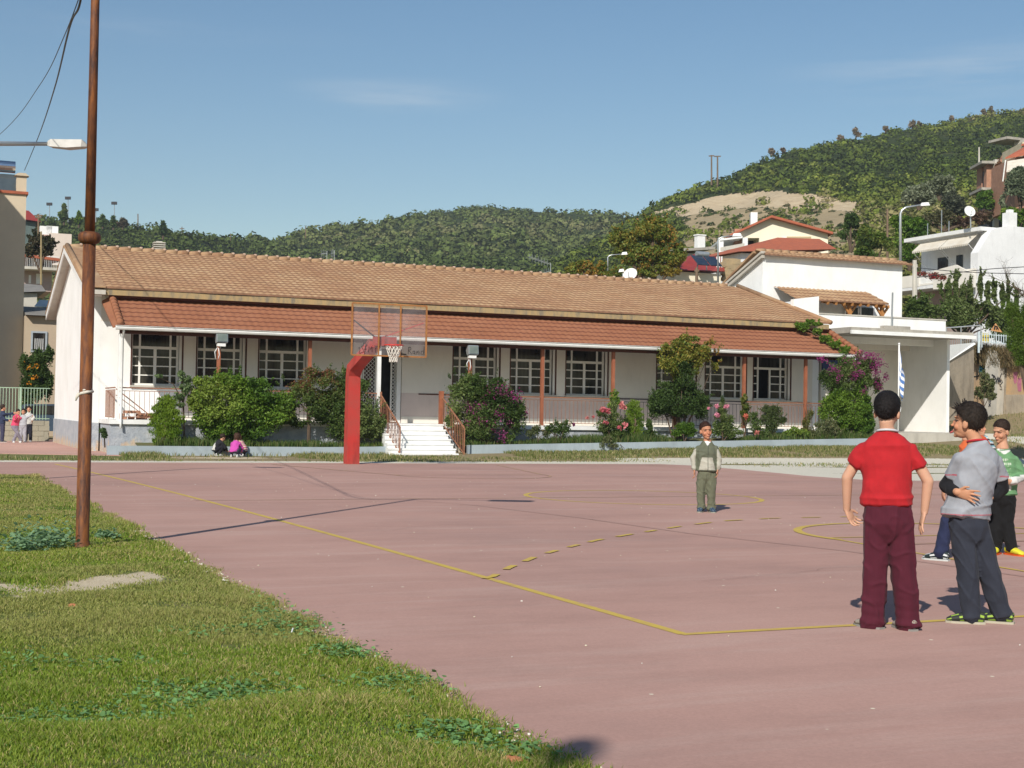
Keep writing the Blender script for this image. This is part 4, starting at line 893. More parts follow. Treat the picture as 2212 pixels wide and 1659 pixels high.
for k in range(2): m.tube([(bx-.06,by,1.485+k*.016),(bx,by-.064,1.49+k*.018),(bx+.062,by,1.505+k*.012)],.008,6)
m.build('cloth_tie',M('dirty_cloth',(.62,.58,.5),(.5,.46,.38),12,.95,.3),rp,smooth=True)
# overhead cable to the house on the left
def wire(name,pts,r,label,mat=dark_paint,cat='cable',sub=10):
    P=[Vector(p) for p in pts]; Q_=[]
    for i in range(len(P)-1):
        a=P[max(i-1,0)];b=P[i];c=P[i+1];d=P[min(i+2,len(P)-1)]
        for k in range(sub):
            t=k/sub; Q_.append(.5*((2*b)+(c-a)*t+(2*a-5*b+4*c-d)*t*t+(3*b-a-3*c+d)*t**3))
    Q_.append(P[-1]); m=MB(); m.tube(Q_,r,6); return m.build(name,mat,org=tuple(P[0]),label=label,cat=cat)
wire('overhead_cable',[(bx-.02,by,ht-.05),dep(176,-10,14.5),dep(150,60,17),dep(118,190,26),dep(85,290,40),dep(53,368,58)],.012,'dark sagging cable running to the chimney of the beige house')
wire('overhead_cable',[dep(190,-60,14),dep(140,75,17),dep(85,185,22),dep(0,290,30),dep(-160,420,40)],.006,'thin second cable fanning out to the left edge')
# street lamp whose pole stands outside the frame
G=gnd(476,1012.8); hxp=G-6.0*1.376*np.array([.284,.959,0]); hxp[2]=0; hxp[0]-=.35
ll=thing('street_lamp','grey street lamp head reaching in from the left edge','street lamp',tuple(hxp),'W')
m=MB(); m.tube([hxp,(hxp[0],hxp[1],5.6),(hxp[0]+.15,hxp[1]+.1,5.85),(-8.35,25.1,6.03)],[.07,.05,.045,.035],10); m.build('pole',galv,ll,smooth=True)
hd=np.array([-8.35,25.1,6.02]); 
m=MB(); V=[]
for t,w,h,dz in ((0,.05,.045,0),(.06,.10,.075,0),(.35,.135,.085,-.015),(.36,.135,.085,-.015),(.62,.12,.075,0),(.70,.05,.02,-.03)):
    c=hd+np.array([t,0,dz+.01]); V+= [c+np.array([0,-w,-h*.8]),c+np.array([0,w,-h*.8]),c+np.array([0,w*.7,h]),c+np.array([0,-w*.7,h])]
n=len(V)//4; m.add(V,[(i*4+k,i*4+(k+1)%4,(i+1)*4+(k+1)%4,(i+1)*4+k) for i in range(n-1) for k in range(4)]+[(3,2,1,0),tuple(range(4*n-4,4*n))]); m.build('lamp_head',M('lamp_grey',(.52,.5,.46),(.44,.42,.38),5,.5,.05),ll)
# floodlights on the porch posts
def flood(u,v,label):
    P=pl(u,v,YF-.25); t=thing('floodlight',label,'floodlight',tuple(P),group='floodlights on the porch posts'); x,y,z=P
    m=MB(); m.prism([(y-.10,z-.12),(y+.06,z-.16),(y+.16,z+.0),(y+.02,z+.16),(y-.06,z+.16)],x-.17,x+.17,'x'); m.build('housing',galv,t)
    m=MB(); m.hexa([(x-.15,y-.118,z-.10),(x+.15,y-.118,z-.10),(x+.15,y-.104,z-.10),(x-.15,y-.104,z-.10),(x-.15,y-.078,z+.14),(x+.15,y-.078,z+.14),(x+.15,y-.064,z+.14),(x-.15,y-.064,z+.14)]); m.build('glass',M('lamp_glass',(.20,.23,.20),(.13,.16,.14),3,.08,0,spec=.6),t)
    m=MB(); m.box((x-.13,y-.06,z-.25),(x+.11,y+.1,z-.165)); m.build('ballast_box',white_paint,t)
    m=MB(); m.tube([(x-.12,y,z-.29),(x-.2,y-.02,z-.42),(x-.17,y,z-.62),(x-.1,y,z-.66),(x-.06,y,z-.5),(x-.09,y,z-.3)],.012,6); m.build('cable_loop',white_paint,t,smooth=True)
    m=MB(); m.bar((x,y+.05,z-.2),(x,YF+.05,z-.35),.03); m.build('bracket',galv,t)
flood(479,730,'square floodlight with coiled cable on the left porch post')
flood(1021,757,'square floodlight on the post above the left bougainvillea')
# ------------------------------------------------------------ fence and block wall at the left
yf=56.6; zf0=0.0
fw=thing('block_wall','low grey concrete block wall below the green bars','wall',(0,yf,0))
m=MB(); 
for r_ in range(5):
    for c in range(-9,13):
        x=c*.42+(.21 if r_%2 else 0)-.6
        if x<5.0: m.box((x+.006,yf+.004*((c+r_)%3),r_*.2-.2+.006),(min(x+.414,5.05),yf+.15,r_*.2-.2+.194))
m.box((-4.4,yf+.02,-.2),(5.04,yf+.14,.79)); m.build('blocks',M('block_grey',(.36,.33,.25),(.28,.26,.2),1.5,.95,.4,20,.01),fw)
gf=thing('green_fence','pale green vertical bar fence on the block wall','fence',(0,yf,.8)); gm=M('pale_green_paint',(.36,.50,.36),(.30,.42,.31),3,.5,.05)
m=MB(); z0,z1=.82,2.03; m.bar((-4.4,yf+.07,z0+.05),(5.05,yf+.07,z0+.05),.03); m.bar((-4.4,yf+.07,z1),(5.05,yf+.07,z1),.03)
for i in range(84): x=-4.3+i*.111; m.bar((x,yf+.07,z0),(x,yf+.07,z1),.02)
m.build('bars',gm,gf)
for x in (3.98,.9,-2.2): m=MB(); m.bar((x,yf+.05,z0),(x,yf+.05,z1+.03),.07); m.build('fence_post',gm,gf)
# car behind the fence
cx0=px(82,885,60.); cr_=thing('parked_car','blue grey parked car seen through the green bars','car',(cx0,61,0)); cp=M('car_paint',(.06,.09,.13),None,3,.25,0,spec=.6)
prof=[(-1.9,.35),(-1.95,.7),(-1.6,.92),(-.9,1.0),(-.45,1.42),(.9,1.45),(1.45,1.02),(1.9,.95),(1.98,.5),(1.9,.33)]
m=MB(); m.prism([(cx0+p[0],p[1]) for p in prof],60.2,61.8,'y'); m.build('body',cp,cr_)
m=MB(); m.prism([(cx0-.78,1.02),(cx0-.42,1.36),(cx0+.85,1.38),(cx0+1.3,1.03)],60.17,60.198,'y'); m.build('side_window',glassd,cr_)
for dx in (-1.25,1.25):
    m=MB(); m.tube([(cx0+dx,60.15,.32),(cx0+dx,60.4,.32)],.32,18); w_=m.build('wheel',dark_paint,cr_); m=MB(); m.tube([(cx0+dx,60.13,.32),(cx0+dx,60.149,.32)],.19,14); m.build('rim',galv,w_)

# unseen post and head added behind the camera to cast the lawn shadow
g=gnd(1230,1640); q=g-8.0*1.376*np.array([.284,.959,0]); bl=thing('shadow_post','unseen post added behind the viewer to cast a shadow on the lawn','shadow post',(q[0],q[1],0),'W')
m=MB(); m.tube([(q[0],q[1],0),(q[0],q[1],7.9)],[.05,.035],8); m.build('pole',galv,bl); m=MB(); m.ball((q[0],q[1],8.05),(.11,.11,.20),12,8); m.build('lamp_head',galv,bl)
# ------------------------------------------------------------ plants
def leafmesh(C,size,cols,asp=.5,up=0.0,seed=1,nrm=None):
    """one rhombic leaf per centre (world)"""
    r=np.random.default_rng(seed); n=len(C); d=r.normal(size=(n,3)); d/=np.linalg.norm(d,axis=1)[:,None]; d[:,2]+=up; d/=np.linalg.norm(d,axis=1)[:,None]
    q=r.normal(size=(n,3))
    if nrm is not None: q=nrm; d=np.cross(d,q); d/=np.linalg.norm(d,axis=1)[:,None]
    s=np.cross(d,q); s/=np.linalg.norm(s,axis=1)[:,None]; L_=(size*r.uniform(.6,1.35,n))[:,None]
    V=np.stack([C-d*L_/2,C+s*L_*asp/2,C+d*L_/2,C-s*L_*asp/2],1).reshape(-1,3); i=np.arange(n)*4
    return V,np.stack([i,i+1,i+2,i+3],1),cols
def crownpts(blobs,n,seed=1,gap=.35,gsc=3.0,shell=.45):
    """points in a set of ellipsoids ((cx,cy,cz),(rx,ry,rz)); denser near surfaces, clumped with gaps"""
    r=np.random.default_rng(seed); C=np.array([b[0] for b in blobs],float); Rr=np.array([b[1] for b in blobs],float)
    w=(Rr[:,0]*Rr[:,2]); w=w/w.sum(); k=r.choice(len(blobs),n*2,p=w); d=r.normal(size=(n*2,3)); d/=np.linalg.norm(d,axis=1)[:,None]
    rad=r.random(n*2)**shell; rad*=.62+.62*vnoise(d*1.0+k[:,None]*3.1,4.2,seed+5)
    P=C[k]+d*rad[:,None]*Rr[k]*1.13
    nz=vnoise(P,gsc,seed+9); keep=nz>gap*(.6+.8*r.random(n*2)); P=P[keep][:n]
    return P,k[keep][:n]
def pickcols(P,cols,seed,sc=1.2):
    r=np.random.default_rng(seed); cols=np.array(cols); nz=vnoise(P,sc,seed); idx=np.clip((nz*len(cols)+r.normal(0,.55,len(P))).astype(int),0,len(cols)-1)
    return cols[idx]*r.uniform(.75,1.25,(len(P),1))
GB=[(.05,.105,.014),(.085,.165,.018),(.13,.215,.025),(.20,.27,.045)]     # bright bush
GD=[(.045,.08,.018),(.065,.11,.024),(.095,.145,.035),(.15,.19,.06)]
GO=[(.07,.095,.035),(.11,.135,.05),(.15,.17,.075),(.18,.16,.08)]
GR=[(.06,.10,.022),(.09,.135,.03),(.13,.15,.04),(.19,.09,.045)]
GT=[(.07,.135,.01),(.11,.19,.013),(.155,.235,.02)]
GY=[(.26,.19,.03),(.20,.21,.04),(.12,.17,.03),(.34,.20,.04)]
PK=[(.26,.035,.14),(.32,.06,.20),(.20,.03,.11)]
SD=[11]
def plant(name,label,cat,blobs,n,size,cols,base,stems=None,group=None,asp=.5,up=0,gap=.3,gsc=3.0,flowers=None,shell=.45,mat=None,stemr=.02,crown='foliage',trunk='stem',colsc=1.2,sprigs=0):
    """blobs world; base world; stems: list of polylines"""
    SD[0]+=1; sd=SD[0]; rb_=np.random.default_rng(sd+400); ex_=[]
    for c_,r_ in blobs:
        r_=np.array(r_,float)
        for _ in range(5):
            d=rb_.normal(size=3); d/=np.linalg.norm(d); d[2]=d[2]*.8+.25; ex_.append((np.array(c_)+d*r_*.88,r_*rb_.uniform(.22,.42)))
        ex_.append((c_,r_*.9))
    blobs0=blobs; blobs=ex_
    t=thing(name,label,cat,tuple(base),'W',group=group)
    P,k=crownpts(blobs,int(n*1.4),sd,gap*.85,gsc,shell)
    V,Q_,c=leafmesh(P,size,pickcols(P,cols,sd,colsc),asp,up,sd)
    if sprigs:
        r=np.random.default_rng(sd+3); EV_=[];EC=[]
        for _ in range(sprigs):
            j=r.integers(len(blobs0)); c0=np.array(blobs0[j][0]); rr=np.array(blobs0[j][1]); d=r.normal(size=3); d[2]=abs(d[2])*.9+.1; d/=np.linalg.norm(d); p0=c0+d*rr*.85; ln=rr.max()*r.uniform(.25,.6)
            tt=np.linspace(0,1,26)[:,None]; pts=p0+(d+np.array([0,0,.35]))*ln*tt+r.normal(0,.02,(26,3)); EV_.append(pts)
        PP=np.concatenate(EV_); V2,Q2,c2=leafmesh(PP,size,pickcols(PP,cols,sd+1,colsc),asp,up,sd+2); Q_=np.concatenate([Q_,Q2+len(V)]); V=np.concatenate([V,V2]); c=np.concatenate([c,c2])
    npmesh(crown,V,Q_,mat or MLEAF,t,tint=c)
    m=MB(); random.seed(sd)
    if stems:
        for s in stems: m.tube(s[0],s[1],7)
    else:
        for b in random.sample(list(blobs0),min(len(blobs0),7)):
            e=Vector(b[0]); a=Vector(base); mid=a.lerp(e,.5)+Vector((random.uniform(-.1,.1),random.uniform(-.1,.1),.1)); m.tube([a,mid,e],[stemr,stemr*.7,stemr*.35],6)
    m.build(trunk,bark,t)
    if flowers:
        fb,fn,fs,fc=flowers; big=fn>800; P,k=crownpts([(q[0],np.array(q[1])*(1.5 if big else 1)) for q in fb],fn,sd+50,.42 if big else .2,7,.6); 
        if big: V,Q_,c=leafmesh(P,fs,pickcols(P,fc,sd+8,2),.8,0,sd+60); npmesh('flowers',V,Q_,MPETAL,t,tint=c)
        else:
            for j in range(len(fb)):
                if (k==j).sum()>0: V,Q_,c=leafmesh(P[k==j],fs,pickcols(P[k==j],fc,sd+8,2),.8,0,sd+60+j); npmesh('fruit' if name=='orange_tree' else 'bloom',V,Q_,MPETAL,t,tint=c)
    return t
def PB(lst,Yp=None,c=None,dr=None):
    """(u,v,ru,rv[,dy]) image ellipses placed on L plane c or world depth Yp -> world ellipsoids"""
    o=[]
    for b in lst:
        u,v,ru,rv=b[:4]; dy=b[4] if len(b)>4 else 0
        P=toW(pl(u,v,c+dy)) if c is not None else dep(u,v,Yp+dy)
        s=P[1]/FPX; o.append((P,(ru*s,(dr or min(ru,rv)*1.0)*s if dr is None else dr,rv*s)))
    return o
def gp(u,c): # world ground point on plane y=c below column u
    p=pl(u,900,c); return toW((p[0],c,float(gz(p[0],41))+.22))
BC=41.75
def bush(name,label,lst,n,size,cols,u,dy=0,**k):
    b=PB(lst,c=BC+dy); base=gp(u,BC+dy); return plant(name,label,k.pop('cat','bush'),b,n,size,cols,base,**k)
def conifer(name,label,u,v0,v1,w,dy=0,cols=GT,n=9000,cat='conifer',size=.06,**k):
    L_=[]; H=v1-v0
    for t in np.linspace(0.04,.96,11):
        r=w/2*math.sqrt(max(.02,1-((t-.64)/.72)**2)); L_.append((u,v0+H*t,max(3,r*.96),H*.11,dy))
    b=PB(L_,c=BC); return plant(name,label,cat,b,n,size,cols,gp(u,BC+dy),asp=.28,up=1.6,gap=.12,gsc=5,shell=.3,stemr=.04,colsc=4,**k)
conifer('globe_conifer','rounded bright green conifer at the left end of the flower bed',359,862,962,72,-.2,n=12000,size=.07)
conifer('globe_conifer','small pointed yellow green conifer beside the pink roses',1369,868,945,46,0,n=7000,size=.06,cols=[(.08,.15,.01),(.12,.2,.015),(.16,.24,.03)])
bush('broadleaf_bush','large bright green bush left of centre in front of the porch',[(455,845,42,34),(500,828,30,22),(545,840,30,26),(520,850,46,32),(560,865,45,38),(605,880,36,38),(445,895,32,34),(500,895,60,40),(560,905,52,38),(430,870,22,28),(470,925,40,25),(535,935,45,22)],26000,.085,GB,510,dy=-.1,gap=.36,sprigs=40,shell=.4)
bush('photinia_bush','reddish green bush with dark stems right of the bright green bush',[(625,850,30,38),(670,832,44,36),(705,845,34,40),(660,880,48,30),(615,885,28,30),(730,870,26,40),(690,900,40,18),(640,905,30,18)],22000,.075,GR,668,dy=.1,gap=.42,sprigs=40,stems=[([gp(668,BC),toW(pl(668,890,BC)),toW(pl(665,840,BC))],[.06,.05,.03]),([toW(pl(668,895,BC)),toW(pl(640,860,BC))],[.035,.015]),([toW(pl(668,890,BC)),toW(pl(705,850,BC))],[.035,.015])])
bush('dark_bush','dark wild bush with thin sprays behind the red basketball post',[(760,850,32,35),(740,890,34,38),(790,900,32,42),(810,925,22,28),(735,925,30,26),(770,930,35,22),(745,825,18,25)],17000,.07,GD,765,dy=0,gap=.36,sprigs=70)
def spray(lst,label,name='arching_spray'): pass
bush('bougainvillea','bougainvillea with purple blooms right of the white steps',[(1010,840,42,32),(1060,850,45,30),(1090,880,42,45),(1040,890,55,42),(985,835,22,28),(1110,905,28,38),(1030,925,45,28),(1075,945,32,22),(985,880,20,30),(975,915,12,24)],24000,.075,GD,1050,dy=-.15,gap=.36,sprigs=60,flowers=(PB([(1075,842,22,14,-.5),(1108,858,18,14,-.5),(1050,872,14,12,-.5),(1080,895,14,16,-.55),(1095,915,10,12,-.5),(1020,880,14,10,-.5),(1000,915,12,8,-.5),(1040,910,14,8,-.5),(1085,945,8,14,-.55),(1138,892,6,10,-.4),(1060,925,12,8,-.5)],c=BC),900,.055,PK))
bush('street_sapling','small sapling with pale sprigs left of the bright green bush',[(392,815,10,12),(372,832,8,6),(400,840,12,14),(385,858,12,9),(350,812,16,4),(405,822,8,10),(390,875,10,6)],900,.09,[(.10,.16,.05),(.14,.2,.08),(.08,.13,.05)],395,dy=-.1,gap=.1,stems=[([gp(400,BC),toW(pl(396,870,BC)),toW(pl(375,830,BC)),toW(pl(335,812,BC))],[.03,.025,.015,.006]),([toW(pl(396,870,BC)),toW(pl(405,822,BC))],[.02,.008])])
tw=toW
tr_=[(1465,820,44,36),(1428,865,32,32),(1498,865,34,34),(1460,880,50,32),(1415,885,18,20),(1515,885,16,24),(1470,785,28,24)]
bush('small_tree','round dark green tree in front of the porch with an open trunk',tr_,21000,.075,GD[:3]+[(.12,.17,.06)],1465,gap=.3,sprigs=30,cat='tree',trunk='trunk',crown='crown',stems=[([gp(1465,BC),tw(pl(1465,900,BC)),tw(pl(1462,860,BC))],[.09,.075,.04])]+[([gp(1465+d,BC),tw(pl(1465+d*2.6,905,BC)),tw(pl(1465+d*4,880,BC))],[.03,.025,.012]) for d in (-9,-5,6,10)])
bush('creeper','yellowing creeper climbing over the gutter above the round tree',[(1480,740,32,14,-.35),(1535,755,32,15,-.35),(1505,760,40,20,-.3),(1442,780,20,30,-.3),(1540,790,14,26,-.2),(1475,765,25,20,-.3),(1500,785,22,26,-.2),(1435,760,10,18,-.3),(1550,765,12,8,-.35),(1515,810,12,18),(1462,805,14,18),(1480,728,8,8,-.35)],9500,.085,[(.15,.18,.03),(.25,.22,.04),(.11,.16,.025),(.30,.17,.04)],1465,dy=0,gap=.30,cat='creeper',sprigs=20)
bush('rose_bush','tall rose bush with clustered pink blooms beside the small conifer',[(1325,880,10,14),(1318,910,20,22),(1300,920,16,16),(1345,918,12,16),(1325,935,28,12),(1295,895,6,8)],4500,.06,GD,1322,dy=-.3,gap=.34,sprigs=22,flowers=(PB([(1303,884,7,6,-.6),(1312,889,7,6,-.6),(1343,876,6,8,-.6),(1350,880,4,4,-.6),(1308,912,6,4,-.6),(1352,916,6,6,-.6),(1342,924,8,4,-.6),(1268,902,3,3,-.6),(1282,900,3,3,-.6)],c=BC),520,.085,[(.55,.13,.17),(.62,.2,.22),(.6,.24,.22)]))
bush('rose_bush','tall rose bush with round pale pink blooms right of the round tree',[(1560,885,12,20),(1563,915,20,24),(1575,935,26,16),(1548,930,12,16)],5000,.06,GD,1562,dy=-.3,gap=.34,sprigs=18,flowers=(PB([(1549,877,5,5,-.6),(1570,878,6,4,-.6),(1549,897,5,5,-.6),(1531,882,3,3,-.6)],c=BC),320,.075,[(.62,.25,.33),(.68,.35,.42)]))
bush('low_rose','low thin rose by the wall right of the bougainvillea',[(1200,925,14,14),(1222,922,14,14),(1212,935,20,10),(1185,930,6,10)],1900,.055,GD,1210,dy=-.35,gap=.38,sprigs=12,flowers=(PB([(1240,917,3,3,-.6),(1226,920,3,3,-.6)],c=BC),60,.06,PK))
bush('low_shrub','thin weedy shrub just right of the bougainvillea',[(1160,930,10,12),(1145,938,10,9),(1180,938,9,8)],1000,.055,GO,1160,dy=-.35,gap=.38,sprigs=8)
bush('climbing_plant','climber wrapped round the porch post left of the small conifer',[(1326,858,9,16),(1322,878,10,12),(1330,868,10,14)],1300,.065,GB,1326,dy=.2,gap=.3)
bush('climbing_plant','climber with an orange bloom on the second post from the right',[(1608,862,9,10),(1612,878,12,12),(1606,893,8,12),(1614,905,7,12)],1400,.065,[(.08,.12,.02),(.16,.16,.03),(.11,.13,.03)],1609,dy=.2,gap=.3,flowers=(PB([(1611,899,5,5,-.3)],c=BC),60,.08,[(.62,.18,.12)]))
bush('climbing_plant','climber wrapped round the rightmost porch post',[(1741,866,12,10),(1738,882,14,14),(1745,895,10,14),(1742,915,8,14),(1740,930,10,8)],2000,.065,[(.08,.11,.02),(.14,.13,.03),(.10,.12,.03)],1741,dy=.2,gap=.3)
bush('feathery_shrub','airy yellow green shrub between the two right porch posts',[(1668,892,26,14),(1660,910,20,14),(1680,905,18,16),(1665,925,15,12)],5500,.05,[(.09,.13,.03),(.13,.17,.045),(.07,.10,.03)],1668,dy=-.2,gap=.3,sprigs=30)
bush('low_rose','low rose with a peach bloom below the second post from the right',[(1632,920,14,18),(1645,935,18,10),(1628,902,6,12)],1900,.055,GD,1635,dy=-.35,gap=.35,sprigs=14,flowers=(PB([(1635,934,5,4,-.7)],c=BC),80,.07,[(.62,.25,.2)]))
bush('low_shrub','low green shrub at the foot of the round tree',[(1478,925,20,14),(1462,935,14,10),(1492,935,14,10)],3200,.06,GB[:3],1478,dy=-.4,gap=.3)
bush('low_shrub','small leafy shrub between the small conifer and the round tree',[(1405,918,10,18),(1412,935,14,12),(1400,935,10,9)],1700,.06,GD,1406,dy=-.3,gap=.35)
bush('laurel_bush','big glossy green bush at the right end of the bed',[(1800,870,30,24),(1840,860,32,24),(1865,885,22,26),(1790,895,22,22),(1835,895,36,28),(1875,915,14,26),(1815,925,16,20),(1855,925,26,20)],20000,.08,GB[:3],1830,dy=-.1,gap=.36,sprigs=40)
bush('low_shrub','olive green shrub in front of the glossy bush at the right end',[(1785,925,22,18),(1765,935,16,10),(1800,938,20,9)],3200,.06,GO,1785,dy=-.4,gap=.3,sprigs=14)
bush('low_shrub','leafy ground plant left of the rightmost post',[(1715,932,20,10),(1735,938,16,8),(1700,938,10,8)],1700,.07,GB,1717,dy=-.4,gap=.3)
bush('bougainvillea','bougainvillea with trailing magenta blooms at the right roof corner',[(1820,800,32,26),(1850,790,28,26),(1790,820,20,20),(1860,825,22,26),(1820,835,32,20),(1880,790,16,16),(1895,835,10,18)],15000,.07,GD,1835,dy=0,gap=.42,sprigs=40,flowers=(PB([(1775,775,8,7,-.5),(1800,797,12,10,-.5),(1840,780,14,10,-.5),(1870,768,16,8,-.5),(1890,775,14,12,-.4),(1893,800,10,14,-.4),(1897,825,7,18,-.4),(1902,850,5,14,-.4),(1912,815,6,10,-.4),(1850,812,12,10,-.5),(1815,818,10,8,-.5),(1868,845,7,6,-.5),(1905,790,10,7,-.4)],c=BC),1500,.055,PK))
ivb=PB([(1735,706,14,10,1.6),(1750,696,10,6,1.7),(1765,718,12,8,1.3),(1785,733,14,8,.9),(1805,745,14,8,.5),(1825,757,12,8,.1),(1720,700,8,6,1.9),(1765,700,12,5,1.4)],c=BC)
plant('ivy','green ivy creeping along the right edge of the porch roof','creeper',ivb,4200,.08,GB,gp(1870,BC+.3),gap=.3,sprigs=10,stems=[([gp(1870,BC+.3),tw(pl(1850,800,BC)),tw(pl(1790,738,BC+.9)),tw(pl(1735,706,BC+1.6))],[.03,.025,.02,.01])])
bush('fig_sapling','little weed growing from the foot of the left plinth',[(222,932,8,6,-.2),(226,940,6,8,-.2)],260,.10,[(.07,.11,.04)],228,dy=-.5,gap=.1)
# weeds along the bed: ground cover
P=[];n_=15000
xx=np.concatenate([rng.uniform(X0+1.2,px(835,960,41.2),n_//3),rng.uniform(px(1010,970,41.2),X1+1,n_)]); yy_=rng.uniform(41.2,42.1,len(xx)); q=vnoise(np.stack([xx,yy_,0*xx],1),1.4,31); k=rng.random(len(xx))<q*1.6; xx,yy_,q=xx[k],yy_[k],q[k]
o=blades('bed_grass',wl(xx,yy_,gz(xx,41+0*xx)+.24),.20*(.5+q),.022,np.array([(.07,.12,.025),(.11,.16,.04),(.16,.17,.06),(.05,.1,.02)])[rng.integers(0,4,len(xx))],.6); setp(o,'tall weedy grass filling the raised flower bed','grass',kind='stuff')
# hanging plant over the wall
bush('trailing_plant','straggly plant hanging over the low wall below the pink roses',[(1312,950,10,10,-.5),(1330,962,14,8,-.6),(1350,970,12,5,-.6),(1300,962,6,8,-.6)],700,.06,GO,1320,dy=-.4,gap=.2)
# orange tree behind the green fence
def far(name,label,cat,lst,Y,n,size,cols,u,vb,**k):
    b=PB(lst,Yp=Y); base=dep(u,vb,Y); return plant(name,label,cat,b,n,size,cols,base,**k)
far('orange_tree','orange tree laden with fruit behind the green fence','tree',[(62,790,22,30),(88,780,24,28),(75,815,30,25),(100,800,16,30),(58,830,16,24),(105,765,10,18),(85,840,26,26),(104,835,12,28),(60,865,14,22)],58.5,12000,.10,GD,80,870,gap=.28,trunk='trunk',crown='crown',stemr=.05,flowers=(PB([(52,780,6,10,-.8),(62,795,10,12,-.9),(78,790,8,6,-.9),(60,828,8,6,-.9),(75,815,10,10,-.9)],Yp=58.5),34,.11,[(.62,.24,.02)]))
# ------------------------------------------------------------ trees by the hall and on the near slope
far('fig_tree','broad dark tree with upright leafy shoots in front of the white balcony house','tree',[(1985,675,30,24),(2025,675,36,28),(2070,672,36,32),(2110,680,38,32),(2150,685,32,30),(2182,698,20,24),(2060,698,60,20),(2130,708,40,16),(2010,645,9,20),(2030,638,7,24),(2048,630,6,28),(2065,622,5,32),(2080,640,7,26),(2095,632,6,28),(2118,618,5,30),(2134,640,6,26),(2148,634,5,30),(2166,645,5,28),(2178,636,4,30),(2196,650,4,28),(1995,650,6,18),(1975,660,6,16),(2130,726,44,16),(2180,728,34,18),(2070,690,50,26)],72,60000,.13,[(.05,.085,.018),(.075,.12,.025),(.11,.16,.04),(.15,.19,.065)],2080,735,gap=.36,gsc=1.6,sprigs=130,trunk='trunk',crown='crown',stemr=.06,asp=.6,colsc=.5)
far('pine_tree','feathery bright green pine leaning in from the right edge','tree',[(2195,690,24,36),(2215,720,30,40),(2190,735,18,30),(2210,765,22,24),(2235,700,34,50),(2182,668,14,18),(2205,780,14,14)],44,20000,.10,[(.06,.11,.012),(.09,.15,.018),(.13,.19,.03)],2235,910,gap=.3,gsc=1.8,asp=.14,sprigs=60,trunk='trunk',crown='crown',stemr=.09,up=.4)
far('wall_shrub','green shrub growing at the foot of the graffiti wall','bush',[(2120,845,14,14),(2135,835,14,16),(2125,820,10,14),(2140,855,10,10),(2112,860,10,10)],61,3600,.11,GO,2125,880,gap=.3,sprigs=20)
# ------------------------------------------------------------ hills
def hillmesh(name,crest,Y0f,Ycf,us,power=1.15,zb=-2.0,ns=70,attr=None,label=''):
    U=np.arange(us[0],us[1],us[2],dtype=float); cu=[c[0] for c in crest]; cv=[c[1] for c in crest]
    S=np.concatenate([np.linspace(0,1,ns),[1.08,1.25,1.6]]); V=np.zeros((len(U),len(S),3))
    H=hor(U)
    for i,u in enumerate(U):
        v=np.interp(u,cu,cv)+6; Yc=Ycf(u); Y0=Y0f(u); zc=CH+(H[i]-v)/FPX*Yc
        Y=Y0+(Yc-Y0)*S; z=np.where(S<=1,zb+(zc-zb)*np.maximum(S,0)**power,zc-(S-1)*zc*.35); t=(u-CX)/FPX
        V[i,:,0]=t*Y; V[i,:,1]=Y; V[i,:,2]=z
    P=V.reshape(-1,3); env=np.tile(np.clip(np.minimum(S*3,1),0,1)*np.where(S>.93,.35,1),len(U)); P[:,2]+=env*(4.5*(vnoise(P*[1,1,0],.035,3)-.5)+2.0*(vnoise(P*[1,1,0],.11,4)-.5))*(P[:,1]/350)
    I=np.arange(len(P)).reshape(len(U),len(S)); Q_=np.stack([I[:-1,:-1],I[1:,:-1],I[1:,1:],I[:-1,1:]],-1).reshape(-1,4)
    d=P-CP; zf=d@CF; uu=CX+FPX*(d@CR)/zf; vv=CY-FPX*(d@CU)/zf
    return P,Q_,uu,vv,V.reshape(len(U),len(S),3),S
crestL=[(-600,440),(0,470),(60,472),(130,468),(200,472),(300,488),(350,492),(420,505),(500,512),(560,511),(660,503),(760,487),(850,466),(900,456),(950,449),(1000,444),(1040,443),(1130,446),(1180,449),(1250,453),(1330,458),(1500,470),(1800,480),(2400,480)]
crestR=[(900,660),(1080,596),(1150,578),(1250,535),(1330,494),(1400,448),(1440,425),(1480,404),(1520,390),(1560,382),(1600,368),(1650,345),(1700,328),(1750,312),(1800,302),(1850,294),(1900,285),(1950,277),(2000,270),(2050,260),(2100,250),(2130,246),(2212,232),(2400,205),(2900,170)]
P,Q_,uu,vv,_,_=hillmesh('hills',crestL,lambda u:130,lambda u:np.interp(u,[400,700,1000],[330,480,560]),(-600,2000,14))
o=npmesh('hills',P,Q_,hillm,pt=np.zeros((len(P),3)),smooth=True); setp(o,'scrub covered hill behind the school',kind='structure'); HL=P
PR,QR,uR,vR,_,_=hillmesh('hills',crestR,lambda u:np.interp(u,[1200,1500,2000],[150,110,96]),lambda u:np.interp(u,[1080,1400,2200],[250,330,400]),(900,2900,10),zb=3.5,ns=110,power=1.1)
ctop=lambda u:np.interp(u,[1390,1400,1480,1540,1600,1650,1700,1750,1800,1860,1875],[475,462,441,424,416,413,416,420,430,441,460])
cbot=lambda u:np.interp(u,[1390,1400,1480,1540,1600,1650,1750,1800,1860,1875],[477,472,466,455,449,446,451,453,457,462])
inU=(uR>1395)&(uR<1870)
nzv=vnoise(PR*[1,1,0],.12,8)*6-5
cl=sm(vR-ctop(uR)-nzv,-2,2)*(1-sm(vR-cbot(uR),-1,3))*inU
sl_=sm(vR-cbot(uR),-1,4)*(1-sm(vR,np.interp(uR,[1400,1500,1880],[475,575,540]),np.interp(uR,[1400,1500,1880],[500,620,590])))*sm(uR,1450,1500)*(1-sm(uR,1840,1900))
sl_=sl_*.85
PR=PR.copy(); 
